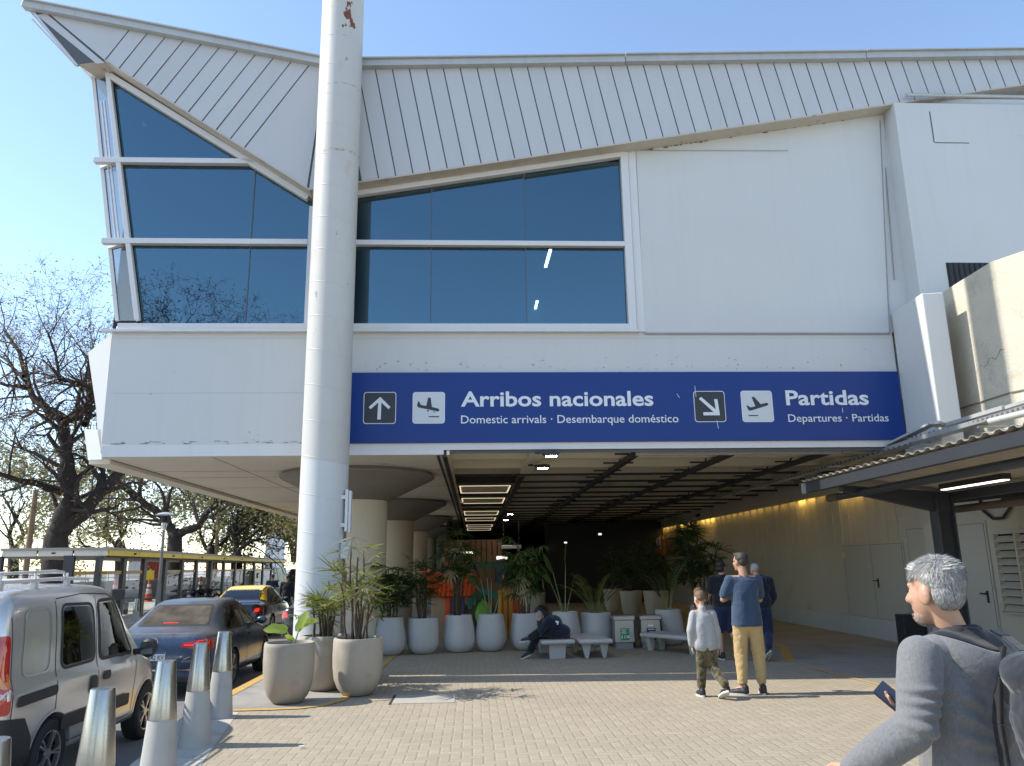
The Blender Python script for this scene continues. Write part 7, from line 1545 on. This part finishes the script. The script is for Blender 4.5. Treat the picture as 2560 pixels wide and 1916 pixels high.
# ---- two people far off by the shelter
for u, v0, v1, y, m_, lab in ((681, 1446, 1500, 36, 'navy_cloth', 'dark clothed person standing by the shelter, right of the taxi roof'), (719, 1436, 1500, 32, 'black_cloth', 'person in black by the shelter, half hidden by palm leaves')):
    tp = ony(u, v0, y); H_ = 1.72; zf = tp.z-H_; R = basis((-.6, .6, 0)); hd = V3(0, 0, 1.58); b = Blob(); head(b, hd, R)
    neck, chest, pel = V3(0, 0, 1.43), V3(0, 0, 1.22), V3(0, 0, .92); sh = [V3(-.18, 0, 1.37), V3(.18, 0, 1.37)]; el = [V3(-.24, 0, 1.1), V3(.24, .02, 1.1)]; wr = [V3(-.22, .1, .86), V3(.2, .14, .9)]; hip = [V3(-.08, 0, .88), V3(.08, 0, .88)]; kn = [V3(-.1, .03, .48), V3(.1, .02, .48)]; an = [V3(-.11, 0, .085), V3(.11, 0, .085)]; toe = [V3(-.12, .12, .04), V3(.12, .12, .04)]
    body_core(b, hd, R, 1, neck, chest, pel, sh, el, wr, hip, kn, an, toe); hand(b, wr[0], (0, .2, -1), (1, 0, 0)); hand(b, wr[1], (0, .2, -1), (-1, 0, 0))
    fp = person(lab, (tp.x, y, -.28), M['skin_tan'], b, .014)
    b = Blob(); b.ell((0, 0, 1.22), (.2, .13, .2)); b.cap((-.12, 0, 1.35), (.12, 0, 1.35), .09); b.ell((0, 0, 1.0), (.19, .14, .2))
    for i in (0, 1): b.chain([sh[i], el[i], wr[i]], [.08, .065, .05])
    b.make('jacket', M[m_], fp, .016, 4, .01, .07)
    b = Blob(); b.ell((0, 0, .87), (.17, .12, .12))
    for i in (0, 1): b.chain([hip[i], kn[i], an[i]], [.1, .08, .06])
    b.make('trousers', M['jean'], fp, .016, 4)
    hair_cap(fp, M['hair_dark'], hd, R, 1, ((0, -.03, .045, .081, .09, .085),), .012)
# ---- man in the grey hoodie, close to us
W0 = V3(1.84, 3.06, 0); L_ = lambda x, y, z: V3(x-W0.x, y-W0.y, z)
R = basis((-.44, .90, -.03)); hd = L_(1.785, 3.075, 1.527); b = Blob(); head(b, hd, R, 1.0)
neck, chest, pel = L_(1.835, 3.07, 1.385), L_(1.845, 3.07, 1.17), L_(1.85, 3.05, .86)
sh = [L_(1.645, 2.985, 1.31), L_(2.03, 3.12, 1.31)]; el = [L_(1.575, 2.93, 1.075), L_(2.06, 3.30, 1.06)]; wr = [L_(1.355, 3.0, .92), L_(1.85, 3.43, 1.03)]
hip = [L_(1.77, 3.02, .80), L_(1.93, 3.08, .80)]; kn = [L_(1.72, 3.18, .44), L_(1.95, 2.98, .42)]; an = [L_(1.70, 3.16, .085), L_(2.02, 2.68, .17)]; toe = [L_(1.63, 3.29, .04), L_(1.98, 2.83, .04)]
body_core(b, hd, R, .94, neck, chest, pel, sh, el, wr, hip, kn, an, toe); hand(b, wr[0], (-.85, .25, -.45), (.2, .5, -.6), 1, .45); hand(b, wr[1], (-.95, .1, .3), (0, -.3, .9), 1, .55)
HM = person('grey haired man in a grey hoodie with a phone, nearest person at the right edge', (W0.x, W0.y, 0), M['skin_tan'], b, .0055)
R2 = basis((-.33, .94, 0)); T3 = lambda x, y, z, c=chest: c+R2 @ V3(x, y, z)
b = Blob(); b.ell(T3(0, -.005, .02), (.20, .132, .20), R2); b.cap(T3(-.13, -.005, .125), T3(.13, -.005, .125), .082); b.cap(T3(-.075, 0, 0), T3(-.075, 0, -.33), .128, .135); b.cap(T3(.075, 0, 0), T3(.075, 0, -.33), .128, .135); b.cap(T3(0, -.035, .05), T3(0, -.03, -.3), .11, .12)
for i in (0, 1): b.chain([sh[i]-V3(0, 0, .01), sh[i].lerp(el[i], .5), el[i], el[i].lerp(wr[i], .6), wr[i]], [.078, .077, .070, .064, .047])
HO = b.make('hoodie', M['hoodie'], HM, .008, 16, .0, .06)
# sleeve and back folds pressed into the fleece
rf = random.Random(23); folds = []
def fold(a, c, w_, h_): folds.append((Vector(a), Vector(c), w_, h_))
for t_ in (.55, .72, .86, 1.0):
    q = sh[0].lerp(el[0], t_); fold(q+R2 @ V3(-.09, -.05, .02), q+R2 @ V3(.06, -.08, -.045+.06*rf.random()), .013, .010)
for t_ in (.12, .28, .45, .62, .80):
    q = el[0].lerp(wr[0], t_); fold(q+V3(.0, -.07, .05), q+V3(.035, -.06, -.06), .012, .011)
for x0_, z0_, x1_, z1_, h_ in ((-.17, .02, -.02, -.07, .012), (-.18, -.05, .02, -.15, .014), (-.16, -.14, .08, -.20, .013), (-.10, -.22, .12, -.25, .012), (-.17, -.25, .05, -.31, .012), (.02, -.02, .05, -.16, .009), (.08, -.05, .10, -.22, .008), (-.03, .05, .0, -.05, .008)):
    fold(T3(x0_, -.13, z0_), T3(x1_, -.15, z1_), .017, h_)
me_ = HO.data; vn_ = [v.normal.copy() for v in me_.vertices]
for v, n_ in zip(me_.vertices, vn_):
    d_ = 0
    for a, c, w_, h_ in folds:
        ac = c-a; t_ = max(0, min(1, (v.co-a).dot(ac)/ac.length_squared)); r_ = (v.co-(a+ac*t_)).length
        if r_ < .075:
            tt = (v.co-(a+ac*t_)); s_ = tt.z; f_ = math.sin(PI*min(1, max(0, .15+.7*t_))); d_ += h_*f_*(math.exp(-(s_/w_)**2)-.8*math.exp(-((s_+w_*1.9)/w_)**2))*math.exp(-max(0, r_-.02)**2/.0016)
    v.co += n_*d_
# hood lying open on the back: a rim round the neck and a pointed pouch hanging behind, as one sheet of cloth
def sheet_(rows, m_, name, th, parent, sub=2):
    g = MB(); nr_, nc_ = len(rows), len(rows[0])
    for r in rows: g.v += [tuple(p) for p in r]
    for i in range(nr_-1):
        for k2 in range(nc_-1): g.f.append((i*nc_+k2, i*nc_+k2+1, (i+1)*nc_+k2+1, (i+1)*nc_+k2)); g.mi.append(0)
    me = g.mesh(name); o = bpy.data.objects.new(name, me); COL.objects.link(o); so = o.modifiers.new('t', 'SOLIDIFY'); so.thickness = th; so.offset = 0; ss = o.modifiers.new('s', 'SUBSURF'); ss.levels = sub; ss.render_levels = sub
    me2 = evaluated(o); bpy.data.objects.remove(o); me2.materials.clear(); return obj(name, me2, m_, parent, smooth=True, recalc=True)
top = [(-.060, .115, .150), (-.105, .070, .185), (-.128, .0, .205), (-.120, -.060, .200), (-.075, -.112, .178), (-.005, -.140, .150), (.065, -.142, .140), (.118, -.105, .165), (.140, -.04, .200), (.130, .035, .205), (.095, .095, .175)]
mid = [(-.075, .125, .120), (-.125, .075, .150), (-.152, .0, .168), (-.148, -.070, .158), (-.105, -.135, .120), (-.01, -.178, .070), (.07, -.185, .050), (.135, -.140, .095), (.165, -.05, .150), (.155, .04, .165), (.11, .105, .140)]
low = [(-.075, .115, .100), (-.125, .065, .125), (-.150, -.01, .140), (-.145, -.07, .118), (-.10, -.120, .070), (-.01, -.160, .005), (.072, -.168, -.045), (.132, -.125, .040), (.160, -.05, .115), (.152, .035, .135), (.11, .095, .115)]
und = [(x*.93, y*.9, z-.012) for x, y, z in low]
rows = [[T3(*p) for p in r] for r in (top, [tuple(.5*(a+c)+q for a, c, q in zip(p, s_, (0, 0, .012))) for p, s_ in zip(top, mid)], mid, low, und)]
sheet_(rows, M['hoodie'], 'hood', .012, HM)
inn = [[T3(x*.985, y*.985, z+.001) for x, y, z in top], [T3(x*.86, y*.84-.006, z+.016) for x, y, z in top], [T3(x*.66, y*.60-.012, z*.6+.095) for x, y, z in top], [T3(x*.47, y*.40-.016, .232) for x, y, z in top]]
sheet_(inn, M['black_cloth'], 'hood_lining', .006, HM)
b = Blob(); b.cap(T3(-.045, -.045, .212), T3(.045, -.05, .212), .026); b.cap(T3(-.055, .03, .21), T3(-.045, -.04, .212), .022); b.make('collar', mat('dark_tee_collar', (.02, .02, .022), .9), HM, .007, 3)
b = Blob(); b.ell(pel-V3(0, 0, .03), (.17, .125, .12), R2)
for i in (0, 1): b.chain([hip[i], kn[i], an[i]+V3(0, 0, .04)], [.105, .08, .06])
b.make('jeans', M['jean'], HM, .012, 4, .014, .06); shoe(HM, an[0]-V3(-.02, .06, .085), toe[0]-V3(0, 0, .04)); shoe(HM, an[1]+V3(.02, -.05, -.05), toe[1]-V3(0, 0, .035), .06, up=(-.1, .5, .85))
g = MB(); seamp = [sh[0]+R2 @ V3(.03, -.072, .075), sh[0]+R2 @ V3(.06, -.085, .02), sh[0]+R2 @ V3(.075, -.08, -.05), sh[0]+R2 @ V3(.06, -.07, -.11)]
eyes(HM, hd, R, 1)
scalp = ((0, -.030, .050, .079, .090, .081), (0, -.050, .0, .068, .052, .062), (0, .03, .090, .062, .06, .034))
HC = hair_cap(HM, M['hair_grey'], hd, R, 1, scalp, .006, .006, .02)
k = N('silver_hair_strands'); gi = k.n('NewGeometry'); cr = k.mix(gi.outputs['Random Per Island'], (.11, .108, .105), (.46, .455, .44)); k.l(cr, k.b.inputs['Base Color']); k.b.inputs['Roughness'].default_value = .42; M['silver'] = k.m
M['stubble'] = mat('grey_stubble', (.34, .30, .27), .7, var=.3, vs=90)
rnd = random.Random(17)
def hairy(v):
    if v.z > .35: return v.y < .80
    if v.y > .10: return v.z > .28
    if v.y > -.30: return v.z > -.05-.5*max(0, -v.y)
    return v.z > -.80
fl_ = lambda v: V3(.35*v.x+.1, (v.y+.30)*.9 if v.z > .1 else -.35, -(1.05-v.z)*.9)
strands(HM, 'hair_strands', M['silver'], hd, R, 1, 12000, rnd, lambda v: .020+.030*max(0, v.z)+(.016 if v.y > .45 else 0), hairy, .16, fl_, (.083, .099, .090), .0013, (0, -.024, .043))
strands(HM, 'nape_hair', M['silver'], hd, R, 1, 3500, rnd, lambda v: .017, lambda v: v.z < .45 and v.z > -.85 and v.y < .25, .14, lambda v: V3(.1*v.x, -.1, -1), (.075, .060, .072), .0013, (0, -.050, .0))
strands(HM, 'crown_tuft', M['silver'], hd, R, 1, 260, rnd, lambda v: .035, lambda v: v.z > .35 and v.y < -.45, .8, lambda v: V3(.3, -.7, .1), (.083, .099, .090), .0014, (0, -.024, .043))
strands(HM, 'fringe', M['silver'], hd, R, 1, 700, rnd, lambda v: .042, lambda v: v.z > .45 and v.y > .45, .7, lambda v: V3(-.2, .8, .3), (.083, .099, .090), .0014, (0, -.024, .043))
strands(HM, 'beard', M['stubble'], hd, R, 1, 700, rnd, lambda v: .006, lambda v: v.y > -.35 and v.z < .1, .2, lambda v: V3(0, .2, -1), (.0495, .047, .047), .0010, (0, .052, -.083))
# phone in his right hand
ph_ = W0+wr[1]+V3(-.105, -.01, .055); t = thing('phone', 'dark smartphone held low in front by the grey haired man', 'phone', ph_)
g = MB(); g.box((0, 0, 0), (.070, .009, .14), ry=-.75, rx=-.5); obj('case', g, mat('phone_black', (.015, .016, .02), .25), t, bevel=.004)
g = MB(); g.box((0.0, -.0035, .003), (.062, .009, .130), ry=-.75, rx=-.5); obj('screen', g, mat('phone_screen', (.03, .04, .07), .08), t)
# backpack hanging from his right shoulder
M['pack'] = cloth('grey_blue_nylon', (.018, .021, .03), .12, 180); M['pack_dark'] = cloth('black_strap_nylon', (.007, .008, .01))
bp = thing('backpack', 'dark grey backpack with black straps hanging on the right side of the hooded man', 'backpack', (1.905, 2.72, .93)); 
b = Blob(); b.ell((0.03, -.0, .18), (.12, .15, .21)); b.ell((.04, -.06, .10), (.13, .13, .14)); b.ell((.0, .02, .33), (.10, .12, .08)); b.make('bag', M['pack'], bp, .009, 5, .014, .05)
b = Blob(); b.chain([(.09, -.15, .26), (.0, -.165, .29), (-.06, -.13, .25)], [.018, .02, .018]); b.chain([(.1, -.17, .12), (.0, -.18, .16), (-.08, -.13, .12)], [.02, .022, .02]); b.chain([(.05, -.16, .33), (-.01, -.14, .37), (-.05, -.08, .37)], [.016, .018, .016]); b.make('pocket_piping', M['pack'], bp, .007, 3)
g = MB(); a = V3(-.10, .14, .415); 
pts = [V3(.10, .36, .45), V3(.06, .24, .44), V3(.03, .10, .40), V3(.03, .0, .37)]
for p, q in zip(pts[:-1], pts[1:]): g.bar(p, q, .035, .008)
pts = [V3(.04, .24, .40), V3(-.02, .20, .30), V3(-.06, .17, .15), V3(-.08, .13, -.02), V3(-.06, .08, -.12)]
for p, q in zip(pts[:-1], pts[1:]): g.bar(p, q, .05, .014, up=(1, 0, 0))
obj('strap', g, M['pack_dark'], bp, bevel=.004)
b = Blob(); b.ell((.0, -.10, -.02), (.07, .06, .12)); b.make('mesh_pocket', mat('mesh_pocket', (.10, .085, .085), .9, var=.3, vs=120), bp, .008, 3)
